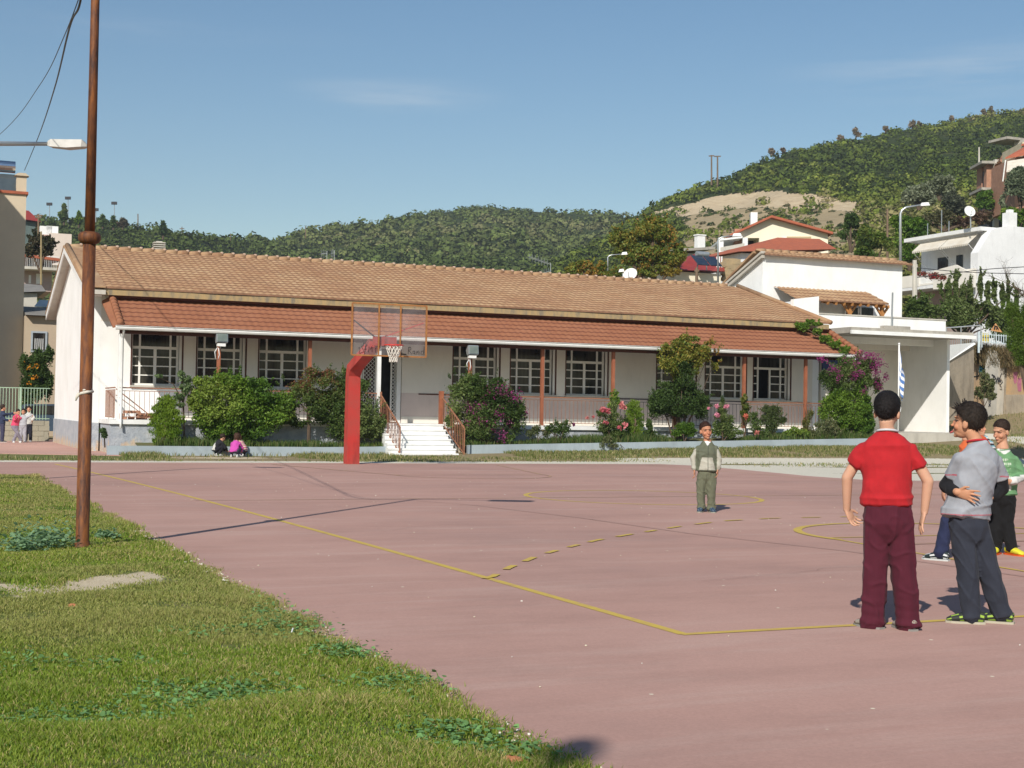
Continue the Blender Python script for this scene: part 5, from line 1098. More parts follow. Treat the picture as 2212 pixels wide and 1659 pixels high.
o=npmesh('hills',PR,QR,hillm,pt=np.stack([cl,sl_,0*cl],1),smooth=True); setp(o,'steep scrubby hill with a pale quarry scar on the right',kind='structure')
def scrub(name,label,P,Q_,n,smin,smax,cols,dens=None,seed=1,leaf=.26,per=46):
    r=np.random.default_rng(seed); A=P[Q_]; c=A.mean(1); 
    # weight by area in the picture
    d=P-CP; zf=np.maximum(d@CF,1); U=FPX*(d@CR)/zf; Vv=-FPX*(d@CU)/zf; q=np.stack([U,Vv],1)[Q_]
    ar=np.abs((q[:,2,0]-q[:,0,0])*(q[:,3,1]-q[:,1,1])-(q[:,2,1]-q[:,0,1])*(q[:,3,0]-q[:,1,0]))/2; ar=np.minimum(ar,np.percentile(ar,99))+.02*ar.mean()
    if dens is not None: ar=ar*dens[Q_].mean(1)
    k=r.choice(len(Q_),n,p=ar/ar.sum()); a,b=r.random(n)[:,None],r.random(n)[:,None]; F=A[k]
    C=(F[:,0]*(1-a)+F[:,1]*a)*(1-b)+(F[:,3]*(1-a)+F[:,2]*a)*b
    S=r.uniform(smin,smax,n)*(.7+.6*vnoise(C,.03,seed))*(C[:,1]/350)**.35
    bc=np.array(cols)[np.clip((vnoise(C,.02,seed+2)*len(cols)+r.normal(0,1.0,n)).astype(int),0,len(cols)-1)]*r.uniform(.72,1.28,(n,1))
    dd=r.normal(size=(n*per,3)); dd/=np.linalg.norm(dd,axis=1)[:,None]; dd[:,2]=np.abs(dd[:,2])*1.1-.15
    S_=np.repeat(S,per)[:,None]; L0=np.repeat(C,per,0)+dd*S_*np.array([1,1,.85])*r.uniform(.6,1.05,(n*per,1))
    V,Qd,_c=leafmesh(L0,leaf*smax*np.repeat(S/S.mean(),per),None,.8,0,seed,nrm=dd*np.array([1,1,1.3])+r.normal(0,.38,(n*per,3)))
    o=npmesh(name,V,Qd,MSCRUB,tint=np.repeat(bc,per,0)*r.uniform(.75,1.25,(n*per,1))); return setp(o,label,'scrub',kind='stuff')
HC=[(.045,.068,.010),(.080,.112,.014),(.115,.148,.020),(.155,.18,.03),(.185,.18,.06),(.24,.21,.09)]
HC2=[(.062,.088,.018),(.08,.112,.024),(.095,.128,.030),(.11,.138,.036),(.13,.15,.048),(.16,.16,.065)]
dl=sm(HL[:,1],140,200)
scrub('scrub_wood','dense green scrub on the middle and left hills',HL,Q_,16000,1.2,3.4,HC2,None,3,per=44,leaf=.24)
dn=(1-cl)*(1-1.05*sl_); dn=np.clip(dn,.015,1)
scrub('scrub_wood','dense green scrub on the right hill',PR,QR,19000,.8,2.3,HC,dn,5,per=44,leaf=.24)
scrub('low_scrub','low grey green bushes dotted over the quarry slope',PR,QR,450,.35,1.0,[(.07,.085,.03),(.10,.115,.05),(.05,.075,.02),(.13,.12,.06)],np.clip(sl_,0,1)**2*(1-cl)+1e-9,9,per=40,leaf=.35)
# ------------------------------------------------------------ houses and things beyond
def hz(X,Y): 
    """terrain height of the right hill near (X,Y)"""
    d=(PR[:,0]-X)**2+(PR[:,1]-Y)**2; return float(PR[np.argmin(d),2])
def W2(u,v,Y): return dep(u,v,Y)
def fbox(t,u0,u1,v0,v1,Y,d,mat,name,dy=0):
    """upright box: front face seen between u0..u1, v0..v1 at depth Y (own frame aligned to L)"""
    a=toL(dep(u0,v1,Y)); y=a[1]+dy; b=pl(u1,v1,y); c=pl(u0,v0,y); m=MB(); m.box((a[0],y,a[2]),(b[0],y+d,c[2])); return m.build(name,mat,t)
# upper street behind the retaining wall
m=MB(); q=[toL(dep(1960,800,69)),toL(dep(2700,800,55)),toL(dep(2900,800,140)),toL(dep(1900,800,140))]
m.add([(p[0],p[1],4.75) for p in q]+[(p[0],p[1],1.2) for p in q],[(0,1,2,3),(0,4,5,1),(1,5,6,2),(3,2,6,7),(0,3,7,4)]); m.build('upper_street',M('street',(.13,.125,.12),None,2,.95,.2),kind='structure',fr='L',org=(0,0,0),label='raised street behind the graffiti wall',fix=True)
# graffiti retaining wall
p0=gnd(2020,882,2.0); p0=dep(2020,884,67.0); p1=dep(2300,886,60.0); an=math.atan2(p1[1]-p0[1],p1[0]-p0[0]); Lw=math.hypot(p1[1]-p0[1],p1[0]-p0[0]); zb_=p0[2]-.6
gwl=thing('retaining_wall','tall weathered concrete retaining wall covered in graffiti','wall',(p0[0],p0[1],zb_),'O',rz=an)
sU=lambda u:(u-2020)/280*Lw; sV=lambda v:.6+(884-v)/46.5
wallc=M('graffiti_wall_concrete',(.43,.36,.27),(.33,.28,.215),1.3,.95,.5,10,.03,grime=.35); wallo=M('ochre_wall',(.50,.33,.17),(.40,.29,.19),1.4,.95,.4,12,.02,grime=.3)
m=MB(); m.prism([(0,0),(Lw,0),(Lw,sV(770)),(sU(2200),sV(765)),(sU(2165),sV(757)),(sU(2105),sV(744)),(0,sV(744))],0,.4,'y'); m.build('wall_body',wallc,gwl)
for i,(ua,va,ub,vb) in enumerate([(2046,812,2096,808),(2046,838,2096,835),(2046,864,2100,858),(2046,790,2096,786)]):
    m=MB(); m.bar((sU(ua),-.012,sV(va)),(sU(ub),-.012,sV(vb)),.035,.03); m.build('formwork_joint',M('joint',(.14,.11,.08),None,2,1,0),gwl)
m=MB(); m.prism([(sU(2100),sV(884)),(sU(2152),sV(884)),(sU(2152),sV(760)),(sU(2103),sV(760))],-.05,0-.001,'y'); m.build('render_patch',wallo,gwl)
m=MB(); m.prism([(sU(2096),.3),(sU(2104),.3),(sU(2106),sV(745)),(sU(2099),sV(745))],-.16,-.002,'y'); m.build('pilaster',wallc,gwl)
m=MB(); m.prism([(sU(2146),.2),(sU(2176),.35),(sU(2180),sV(790)),(sU(2176),sV(765)),(sU(2160),sV(757)),(sU(2152),sV(770))],-.45,-.052,'y'); m.build('buttress',pale_concrete,gwl)
m=MB(); m.prism([(sU(2182),sV(884)),(Lw,sV(884)),(Lw,sV(770)),(sU(2186),sV(775))],-.08,-.001,'y'); m.build('render_patch',wallo,gwl)
m=MB(); 
for i in range(9): m.box((sU(2185)+i*.33,-.14,.3),(sU(2185)+i*.33+.31,-.081,sV(853)))
m.build('block_base',wallc,gwl)
def paint(name,pts,col,y,w=None):
    m=MB()
    if w: 
        for st_ in pts: m.tube([(sU(a),y,sV(b)) for a,b in st_],w,5)
    else: m.prism([(sU(a),sV(b)) for a,b in pts],y,y+.008,'y')
    return m.build(name,M('spray_'+name,col,tuple(c*.8 for c in col),6,.8,0),gwl)
z6=lambda x,y:((2980+x*.1929)*.6777,(1000+y*.1929)*.6777)
cy_=(.09,.30,.34); 
paint('mural_blotch',[z6(*p) for p in [(195,975),(260,960),(255,1080),(215,1140),(195,1120)]],cy_,-.01)
paint('mural_petal',[z6(*p) for p in [(800,850),(850,870),(860,1000),(800,1040),(790,950)]],cy_,-.06)
paint('mural_petal',[z6(*p) for p in [(920,850),(985,855),(1005,1000),(980,1085),(930,1040),(950,930)]],cy_,-.06)
paint('mural_centre',[z6(*p) for p in [(855,870),(915,860),(945,960),(915,1060),(870,1030),(855,960)]],(.42,.38,.05),-.062)
paint('mural_lines',[[z6(*a),z6(*b)] for a,b in [((810,850),(880,935)),((970,850),(880,935)),((960,945),(820,935)),((880,860),(880,1030)),((880,935),(780,1040)),((880,935),(935,1060)),((780,1040),(690,1040)),((690,1040),(665,870)),((665,870),(720,820))]],(.02,.03,.03),-.068,.022)
paint('tag_script',[[z6(*p) for p in s] for s in [[(1125,1020),(1170,1050),(1190,1090),(1150,1115),(1135,1090)],[(1150,1050),(1165,1165)],[(1190,1130),(1205,1110),(1210,1160)],[(1225,1060),(1235,1150)],[(1205,1095),(1250,1080)],[(1240,1130),(1285,1010)],[(1240,1120),(1275,1150)],[(1265,1190),(1300,1150),(1290,1125),(1250,1130)]]],(.03,.03,.035),-.47,.024)
paint('tag_letters',[[z6(*p) for p in s] for s in [[(1100,1360),(1085,1400)],[(1080,1375),(1110,1395)],[(1080,1420),(1080,1455),(1108,1455),(1108,1420)],[(1080,1480),(1108,1525)],[(1108,1480),(1078,1530)]]],(.05,.05,.06),-.47,.02)
paint('tag_letters',[[z6(*p) for p in s] for s in [[(260,985),(345,985)],[(262,1000),(340,1000)],[(285,1005),(280,1035)],[(315,1005),(315,1035)]]],(.03,.03,.03),-.03,.026)
for pts in ([(1370,985),(1440,985),(1425,1150),(1400,1175),(1375,1130)],[(1445,1080),(1500,1080),(1500,1290),(1450,1290),(1430,1180)]): paint('pink_drips',[z6(*p) for p in pts],(.48,.17,.24),-.09)
# pine shadow side bushes on top: dry hanging grass
n=5200; a_=rng.random(n); s_=sU(2102)+a_*(sU(2290)-sU(2102)); Pp=np.stack([p0[0]+math.cos(an)*s_+math.sin(an)*(.15+rng.random(n)*.4),p0[1]+math.sin(an)*s_-math.cos(an)*(.15+rng.random(n)*.4),zb_+np.interp(s_,[0,sU(2105),sU(2165),Lw],[sV(746),sV(748),sV(760),sV(772)])-.5*rng.random(n)**1.5*1.6],1)
o=blades('dry_grass',Pp,.30,.022,np.array([(.22,.16,.08),(.16,.12,.06),(.3,.23,.12),(.10,.09,.04)])[rng.integers(0,4,n)],1.2); setp(o,'dry brown grass hanging over the top of the graffiti wall','grass',kind='stuff')
# white stair flank
st0=dep(2040,786,58); sw=thing('white_balustrade','sloping solid white stair balustrade right of the hall','balustrade',tuple(dep(2040,880,58)),'W')
m=MB(); q=[dep(2030,793,58),dep(2108,743,60.5),dep(2104,740,60.5),dep(2030,747,58)]; m.add([tuple(p) for p in q]+[tuple(p+np.array([0,.25,0])) for p in q],[(0,1,2,3),(7,6,5,4),(0,4,5,1),(1,5,6,2),(2,6,7,3),(3,7,4,0)]); m.build('flank',white_wall,sw)
m=MB(); m.add([tuple(dep(2030,880,58.1)),tuple(dep(2104,876,60.6)),tuple(dep(2104,744,60.6)),tuple(dep(2030,792,58.1))]+[tuple(dep(2030,880,58.1)+np.array([0,.3,0])),tuple(dep(2104,876,60.6)+np.array([0,.3,0])),tuple(dep(2104,744,60.6)+np.array([0,.3,0])),tuple(dep(2030,792,58.1)+np.array([0,.3,0]))],[(0,1,2,3),(7,6,5,4),(0,4,5,1),(1,5,6,2),(2,6,7,3),(3,7,4,0)]); m.build('support_wall',wallc,sw)
rl=thing('metal_railing','thin galvanised railing above the white balustrade','railing',tuple(dep(2044,745,61)),'W')
m=MB(); T=[dep(2036,709,61),dep(2118,703,61)]; m.tube(T,.03,6)
for u in (2044,2076,2119): m.tube([dep(u,np.interp(u,[2036,2118],[709,703]),61),dep(u,756 if u>2100 else 746,61)],.025,6)
m.tube([dep(2036,726,61),dep(2110,724,61)],.02,6)
for i in range(16): u=2046+i*4; m.tube([dep(u,726,61),dep(u,745,61)],.012,4)
m.build('rails',galv,rl)
fn=thing('bar_fence','pale blue and white bar fence with a yellow panel on the wall top','fence',tuple(dep(2116,750,63)),'W')
m=MB(); pbm=M('pale_blue_white',(.55,.62,.62),(.42,.50,.54),6,.5,.05)
for i in range(20):
    u=2116+i*5.2; v0=718+(u-2116)*.09; m.bar(dep(u,v0,63),dep(u,v0+(22 if i>1 else 32)+.0*i,63),.03)
for dv in (3,19): m.bar(dep(2114,718+dv,63.03),dep(2220,727+dv,63.03),.03)
m.bar(dep(2114,717,63),dep(2114,762,63),.08)
m.build('bars',pbm,fn)
m=MB(); q=[dep(2121,739,63.2),dep(2136,740,63.2),dep(2136,721,63.2),dep(2121,719,63.2)]; m.add([tuple(p) for p in q]+[tuple(p+np.array([0,.03,0])) for p in q],[(0,1,2,3),(7,6,5,4),(0,4,5,1),(1,5,6,2),(2,6,7,3),(3,7,4,0)]); m.build('yellow_panel',M('yellow_paint',(.55,.42,.04),None,3,.6,0),fn)
ts=thing('warning_sign','orange triangular road sign leaning behind the bar fence','sign',tuple(dep(2151,735,64)),'W')
m=MB(); q=[dep(2140,714,64),dep(2165,718,64),dep(2151,698,64)]; m.add([tuple(p) for p in q]+[tuple(p+np.array([0,.05,0])) for p in q],[(0,1,2),(5,4,3),(0,3,4,1),(1,4,5,2),(2,5,3,0)]); m.build('sign_face',M('sign_orange',(.55,.27,.09),(.42,.22,.1),4,.6,0),ts)
m=MB()
for a,b in (((2148,703),(2155,706)),((2155,706),(2152,711)),((2149,706),(2148,711)),((2153,704),(2157,712))): m.bar(dep(*a,63.96),dep(*b,63.96),.06,.02)
m.build('symbol',ink,ts); m=MB(); m.bar(dep(2151,716,64.1),dep(2152,740,64.1),.06); m.build('sign_post',galv,ts)
# --- white balcony house (facade faces left, so it is drawn on an L.x plane)
c0=toL(dep(2118,489,88)); hx0,hy0,hzt=c0
def qx(u,v,x=None):   # point on plane L.x = x
    d=ray(u,v); x=hx0 if x is None else x; t=(x-CP@EU)/(d@EU); return toL(CP+d*t)
wh=thing('balcony_house','white two storey house with cream awnings and balcony plants','house',(hx0,hy0,4.5))
yF=qx(1978,514)[1]; zB=qx(2118,606)[2]; zR=c0[2]
whm=M('white_house_wall',(.78,.78,.77),(.7,.7,.69),.8,.9,.1,20,.01,grime=.12)
m=MB(); m.box((hx0+1.3,hy0+.3,4),(hx0+9,yF+1,zR-.25)); m.build('wall',whm,wh)
m=MB(); m.box((hx0,hy0,zR-.24),(hx0+9,yF+1.2,zR)); m.build('roof_slab',white_paint,wh)
# south flank, bulging fireplace and chimney
m=MB(); a=pl(2135,500,hy0+.2)[0]; b=pl(2300,500,hy0+.2)[0]; m.prism([(a-.25,zR-.25),(a-1.3,zR-1.7),(a-1.3,zB-.1),(a-1.0,3.8),(b,3.8),(b,zR+.1),(a+1.2,zR+.12),(a+.4,zR-.02)],hy0-.35,hy0+.3,'y'); m.build('flank_wall',whm,wh)
cx1=pl(2170,480,hy0+.1); cx2=pl(2187,480,hy0+.1); m=MB(); m.box((cx1[0],hy0-.3,zR-.1),(cx2[0],hy0+.3,pl(2178,460,hy0)[2])); m.box((cx1[0]+.15,hy0-.15,pl(2178,460,hy0)[2]),(cx2[0]-.15,hy0+.15,pl(2178,453,hy0)[2])); m.build('chimney',white_paint,wh)
zb1=qx(2118,620)[2]; m=MB(); m.box((hx0-.7,hy0-.4,zB-.22),(hx0+1.3,yF+3.2,zB-.02)); m.build('balcony_slab',whm,wh)
m=MB(); m.box((hx0-.72,yF-1.3,zB-.02),(hx0-.62,yF+3.2,zB+.75)); m.box((hx0-.71,hy0+3.4,zB-.0),(hx0-.61,yF-1.35,zB+.12)); m.build('balcony_wall',cream_wall,wh)
m=MB(); 
for i in range(22): y=hy0+3.4+i*(yF-1.3-hy0-3.4)/21; m.bar((hx0-.66,y,zB+.1),(hx0-.66,y,zB+.85),.03)
m.bar((hx0-.66,hy0+3.4,zB+.87),(hx0-.66,yF-1.3,zB+.87),.05); m.build('balcony_railing',white_paint,wh)
m=MB(); m.box((hx0-.75,hy0-.35,zB-.1),(hx0-.6,hy0+3.3,zB+.7)); m.prism([(hy0-.5,zB-.5),(hy0+3.3,zB-.35),(hy0+3.3,zB+.85),(hy0+1.2,zB+1.05),(hy0-.5,zB+.3)],hx0-.9,hx0-.76,'x'); m.build('balcony_parapet',cream_wall,wh)
aw=M('cream_awning',(.68,.64,.55),(.58,.52,.42),1.5,.8,.1)
y1,y2=hy0+.6,yF-.2; ym=(y1+y2)/2
for (a,b) in ((y1,ym-.05),(ym+.05,y2)):
    m=MB(); m.hexa([(hx0-.45,a,zR-1.05),(hx0-.45,b,zR-1.05),(hx0+.35,b,zR-.40),(hx0+.35,a,zR-.40),(hx0-.45,a,zR-1.02),(hx0-.45,b,zR-1.02),(hx0+.35,b,zR-.37),(hx0+.35,a,zR-.37)])
    k=14
    for i in range(k): ya=a+(b-a)*i/k; m.prism([(ya,zR-1.04),(ya+(b-a)/k,zR-1.04),(ya+(b-a)/k*.75,zR-1.16),(ya+(b-a)/k*.25,zR-1.16)],hx0-.46,hx0-.45,'x')
    m.build('awning',aw,wh)
    for y in (a+.05,b-.05): m=MB(); m.bar((hx0-.42,y,zR-1.03),(hx0+.9,y,zR-2.2),.03); m.build('awning_arm',white_paint,wh)
for (ua,ub,va,vb) in ((2026,2048,580,615),(2066,2080,570,600),(2108,2118,560,606)):
    a=qx(ua,va,hx0+1.3)[1]; b=qx(ub,va,hx0+1.3)[1]; lo_=zB+(.0 if ua!=2066 else .9); m=MB(); m.box((hx0+1.27,b,lo_),(hx0+1.298,a,zB+2.0)); f=m.build('window',glassd,wh); m=MB(); m.box((hx0+1.2,b-.05,lo_-.06),(hx0+1.3,a+.05,lo_)); m.build('sill',white_paint,f)
m=MB(); m.box((hx0+.8,hy0+.5,4.2),(hx0+1.28,yF+1,zB-.23)); m.build('ground_floor',M('pinkish_render',(.38,.30,.26),(.3,.2,.17),1,.95,.2),wh)
for i,(u,h) in enumerate([(2000,.5),(2030,.9),(2046,.45)]): m=MB(); q=qx(u,600,hx0+.5); m.bar((hx0+.6,q[1],zR),(hx0+.6,q[1],zR+h*1.8),.04); m.build('rebar_post',galv,wh)
far('balcony_plants','red and brown potted plants on the white balcony','plants',[(1990,592,14,8,-.3),(2015,596,16,10,-.3),(2035,600,12,8,-.3)],89,700,.12,[(.16,.08,.05),(.3,.03,.03),(.08,.09,.03)],2010,603,gap=.3)
dsh_=thing('satellite_dish','white satellite dish on the roof of the white balcony house','satellite dish',tuple(dep(2097,495,88)),'W')
def dish(t,u,v,Y,r,tilt,yaw):
    c=Vector(dep(u,v,Y)); T=Matrix.Rotation(R(yaw),3,'Z')@Matrix.Rotation(R(tilt),3,'X'); m=MB(); V=[c+T@Vector((0,.12*r*2,0))];n=20
    for k,(q,dd) in enumerate(((.5,.18*r),(1,0))):
        for j in range(n): th=2*math.pi*j/n; V.append(c+T@Vector((math.cos(th)*r*q,dd*1.0,math.sin(th)*r*q)))
    F=[(0,1+j,1+(j+1)%n) for j in range(n)]+[(1+j,1+n+j,1+n+(j+1)%n,1+(j+1)%n) for j in range(n)]; m.add(V,F); m.build('dish',white_paint,t,smooth=True)
    m=MB(); m.tube([c+T@Vector((0,.2*r,-.9*r)),c+T@Vector((0,-.9*r,-.15*r))],.02,5); m.build('feed_arm',galv,t)
dish(dsh_,2095,456,88,.36,-20,10); m=MB(); m.tube([dep(2096,464,88.1),dep(2097,492,88.1)],.04,6); m.build('mast',galv,dsh_)
d2=thing('satellite_dish','white satellite dish behind the school roof ridge','satellite dish',tuple(dep(1361,625,58)),'W'); dish(d2,1361,592,58,.30,-30,-25); m=MB(); m.tube([dep(1358,600,58.1),dep(1358,625,58.1)],.03,6); m.build('mast',galv,d2)
d3=thing('satellite_dish','small white satellite dish below the yellowing tree','satellite dish',tuple(dep(1461,665,75)),'W'); dish(d3,1461,646,75,.27,-15,20); m=MB(); m.tube([dep(1461,650,75.1),dep(1461,665,75.1)],.03,6); m.build('mast',galv,d3)
# --- raw brick house and red roofed house up the slope
bq=dep(2121,347,150); bfl=dep(2121,404.5,150)[2]; x_,y_,z_=bq
bh=thing('brick_house','unfinished brick house with bare concrete slabs on the hillside','house',(x_,y_,bfl-6),'W')
m=MB(); m.box((x_,y_,z_-.28),(x_+9,y_+4,z_)); m.build('roof_slab',concrete,bh)
m=MB(); m.box((x_,y_,bfl-.28),(x_+9,y_+4,bfl)); m.build('floor_slab',concrete,bh)
m=MB(); m.box((x_+.75,y_+.7,bfl),(x_+9,y_+1.6,z_-.281)); m.box((x_+.75,y_+2.3,bfl),(x_+9,y_+3.9,z_-.281)); m.box((x_+1.0,y_+1.6,bfl),(x_+9,y_+2.3,z_-.281)); m.build('brick_wall',brickm,bh)
m=MB(); m.box((x_+.85,y_+1.62,bfl),(x_+.98,y_+2.28,z_-.8)); m.build('doorway',dark_paint,bh)
m=MB(); m.box((x_+1.35,y_-.1,bfl-6),(x_+1.85,y_+.5,z_+.15)); m.build('pillar',pale_concrete,bh)
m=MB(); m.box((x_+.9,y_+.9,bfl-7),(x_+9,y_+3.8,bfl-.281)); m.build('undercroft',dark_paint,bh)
m=MB(); m.box((x_+1.86,y_-.3,bfl-.3),(x_+4.6,y_+.69,z_+.1)); m.tube([(x_+3.2,y_+.68,z_+.1),(x_+3.2,y_-.3,z_+.1)],1.05,18); m.build('brick_bay',brickm,bh)
m=MB(); m.box((x_+1.86,y_-.34,bfl-.9),(x_+5.2,y_+.6,bfl-.301)); m.build('bay_sill',pale_concrete,bh)
far('dry_creeper','rust coloured dry creeper hanging down the brick house','creeper',[(2158,365,8,26),(2152,392,7,30),(2166,400,10,22),(2150,425,4,24)],149,1800,.28,[(.24,.10,.04),(.16,.08,.04),(.28,.16,.07)],2152,450,gap=.2)
uh=thing('concrete_house','grey concrete house frame above the brick house','house',tuple(toL(dep(2176,380,170))))
c2=toL(dep(2176,294,168)); x2,y2_=c2[0],c2[1]
q=toL(CP+ray(2135,311)*((x2-CP@EU)/(ray(2135,311)@EU)))
m=MB(); m.box((x2,y2_,c2[2]-.3),(x2+14,q[1],c2[2])); m.build('roof_slab',concrete,uh)
m=MB(); m.box((x2+2.0,y2_+1,c2[2]-5),(x2+14,q[1]-4,c2[2]-.31)); m.build('wall',pale_concrete,uh)
m=MB(); m.box((x2+2.9,y2_+.95,c2[2]-3.2),(x2+6,y2_+.99,c2[2]-.8)); m.build('opening',dark_paint,uh)
m=MB(); m.box((x2+14,y2_-4,c2[2]+2.6),(x2+24,q[1],c2[2]+2.9)); m.build('upper_slab',concrete,uh)
rh=thing('red_roof_house','cream house with red tiled roofs and a white awning at the right edge','house',tuple(dep(2215,450,140)),'W')
def slab(pts,th,mat,name,t,thd=(0,0,-1)):
    m=MB(); q=[np.array(p) for p in pts]; n=len(q); d=np.array(thd)*th; m.add([tuple(p) for p in q]+[tuple(p+d) for p in q],[tuple(range(n)),tuple(reversed(range(n,2*n)))]+[(i,i+n,(i+1)%n+n,(i+1)%n) for i in range(n)]); return m.build(name,mat,t,fix=True)
slab([dep(2172,340,138),dep(2290,318,138),dep(2290,290,141),dep(2222,312,141)],.15,clay,'lower_roof',rh)
slab([dep(2206,312,141),dep(2300,300,141),dep(2300,270,146),dep(2240,285,146)],.15,clay,'upper_roof',rh)
m=MB(); q0=dep(2206,325,141.5); q1=dep(2300,300,141.5); m.box((q0[0],141.2,q0[2]-3),(q1[0],147,dep(2210,308,141.5)[2])); m.build('upper_wall',M('pale_yellow',(.62,.55,.38),None,1,.9,.1),rh)
m=MB(); q0=dep(2192,450,140); m.box((q0[0],140,q0[2]),(q0[0]+10,147,dep(2190,338,140)[2])); m.build('wall',brickm,rh)
slab([dep(2176,348,138),dep(2290,330,138),dep(2290,350,136),dep(2174,371,136)],.05,aw,'awning',rh)
m=MB(); m.bar(dep(2172,346,138),dep(2166,392,138),.1); m.bar(dep(2212,385,137),dep(2208,372,137),.1); m.build('awning_arm',white_paint,rh)
far('olive_tree','grey green olive tree below the red roofed house','tree',[(2195,405,26,34),(2215,440,30,30),(2182,440,18,24),(2230,400,24,34),(2205,380,16,18)],128,7500,.34,[(.13,.16,.09),(.18,.21,.12),(.10,.13,.07)],2205,480,gap=.3,gsc=1,trunk='trunk',crown='crown',stemr=.15)
far('green_bush','bright green bush under the brick house','bush',[(2125,425,16,14),(2135,440,14,14),(2118,442,10,10)],146,2400,.3,GB,2128,460,gap=.3,gsc=1)
for i,(u,v,ru,rv,Y,lab,cl_) in enumerate([(2030,400,30,20,150,'grey olive tree on the slope left of the brick house',[(.19,.215,.13),(.24,.265,.17),(.15,.175,.10)]),(1985,420,32,20,145,'rounded olive tree above the tall street lamp',[(.19,.215,.13),(.24,.265,.17),(.15,.175,.10)]),(2055,440,30,22,140,'dark olive tree right of the tall street lamp head',[(.05,.065,.035),(.08,.09,.055)])]):
    far('olive_tree',lab,'tree',[(u,v,ru,rv),(u-ru*.6,v+rv*.4,ru*.6,rv*.7),(u+ru*.6,v+rv*.5,ru*.6,rv*.7),(u+ru*.1,v-rv*.5,ru*.5,rv*.6)],Y,3800,.34,cl_,u,v+rv+14,gap=.3,gsc=.9,trunk='trunk',crown='crown',stemr=.15)
for (lst,Y,n,sz,cols,u,vb,lab) in [
 ([(1880,520,26,22),(1905,535,22,28),(1865,540,20,22),(1895,565,30,20),(1870,500,14,14)],100,6500,.22,[(.06,.11,.015),(.09,.15,.02),(.13,.16,.03),(.045,.08,.015)],1885,600,'bright green leafy tree left of the tall street lamp'),
 ([(1965,490,26,26),(1950,520,18,26),(1985,500,18,22),(1962,545,20,25),(1940,480,16,16)],98,6000,.22,GB,1965,585,'dark green tree right of the tall street lamp'),
 ([(1840,480,18,16),(1825,500,16,18),(1850,510,16,16)],112,3000,.22,GD,1838,545,'dark conifer like tree below the quarry'),
 ([(2040,470,26,16),(2075,480,22,12),(2010,478,20,12),(2120,470,26,16)],104,3600,.22,[(.10,.06,.04),(.13,.08,.05),(.09,.09,.04)],2040,500,'brown thicket behind the white balcony house'),
 ([(2180,470,20,20),(2210,475,20,24),(2195,500,24,14)],104,3600,.22,GB,2195,520,'green thicket right of the white chimney')]:
    far('hillside_tree',lab,'tree',lst,Y,n,sz,cols,u,vb,gap=.3,gsc=1.2,trunk='trunk',crown='crown',stemr=.12)
# yellowing tree behind the school roof
far('yellowing_tree','large tree with orange yellow leaves behind the school roof','tree',[(1390,500,34,26),(1350,520,30,24),(1430,510,32,26),(1370,545,34,24),(1420,550,36,26),(1455,560,24,22),(1400,585,30,18),(1445,585,24,16),(1345,500,20,16),(1340,545,16,14),(1410,480,24,12),(1465,540,10,16),(1360,560,20,16)],82,17000,.17,GY,1405,660,gap=.42,gsc=1.5,trunk='trunk',crown='crown',stemr=.14,sprigs=60,colsc=.8)
for lst,lab,u in [([(1260,575,26,12),(1240,585,18,12),(1285,588,24,10),(1300,575,12,10)],'low orange tinged tree left of the curved street lamp',1262),([(1335,590,14,10),(1310,596,18,8),(1350,600,16,8)],'low orange tinged tree right of the curved street lamp',1330)]:
    far('yellowing_tree',lab,'tree',lst,80,3600,.16,GY,u,660,gap=.32,gsc=1.5,trunk='trunk',crown='crown',stemr=.1,sprigs=14)
# --- cream gabled house, red roofs
GYW=125.; ch=thing('gabled_house','cream gabled house with a balcony below the quarry','house',tuple(dep(1664,562,GYW)),'W')
crm=M('cream_render',(.84,.77,.60),(.78,.71,.55),.8,.9,.1)
P_=lambda u,v,Y=GYW: (dep(u,v,Y)[0],dep(u,v,Y)[2])
m=MB(); m.prism([P_(1640,562),P_(1790,562),P_(1788,505),P_(1664,472),P_(1585,508),P_(1585,514),P_(1640,514)],GYW,GYW+9,'y'); m.build('wall',crm,ch)
m=MB(); m.prism([P_(1604,562),P_(1640,562),P_(1640,514),P_(1604,514)],GYW+2.2,GYW+9,'y'); m.build('recessed_wall',crm,ch)
for (p,q) in (((1574,508),(1664,467)),((1664,467),(1796,503))):
    A=P_(*p);B=P_(*q); m=MB(); m.prism([A,B,(B[0],B[1]-.2),(A[0],A[1]-.2)],GYW-.7,GYW+9.5,'y'); m.build('roof',clay,ch)
m=MB(); m.prism([P_(1552,519),P_(1600,513),P_(1600,517),P_(1552,523)],GYW-1,GYW+6,'y'); m.build('balcony_roof',white_paint,ch)
m=MB(); m.prism([P_(1552,553),P_(1606,543),P_(1606,537),P_(1552,546)],GYW-1,GYW+6,'y'); m.build('balcony_floor',white_paint,ch)
m=MB(); m.prism([P_(1553,545),P_(1604,536),P_(1604,528),P_(1553,537)],GYW-.95,GYW-.85,'y'); m.build('balcony_railing',pale_concrete,ch)
for u in (1554,1606): m=MB(); q=P_(u,550); m.box((q[0]-.22,GYW-.9,q[1]),(q[0]+.22,GYW-.4,P_(u,516)[1])); m.build('pillar',whm,ch)
m=MB(); q=P_(1633,490); m.box((q[0]-.3,GYW+1,q[1]-1),(q[0]+.3,GYW+1.6,P_(1633,455)[1])); m.build('chimney',white_paint,ch)
m=MB(); q=P_(1602,505); m.box((q[0]-.45,GYW+1,q[1]-1),(q[0]+.45,GYW+1.7,P_(1602,491)[1])); m.build('chimney',brickm,ch)
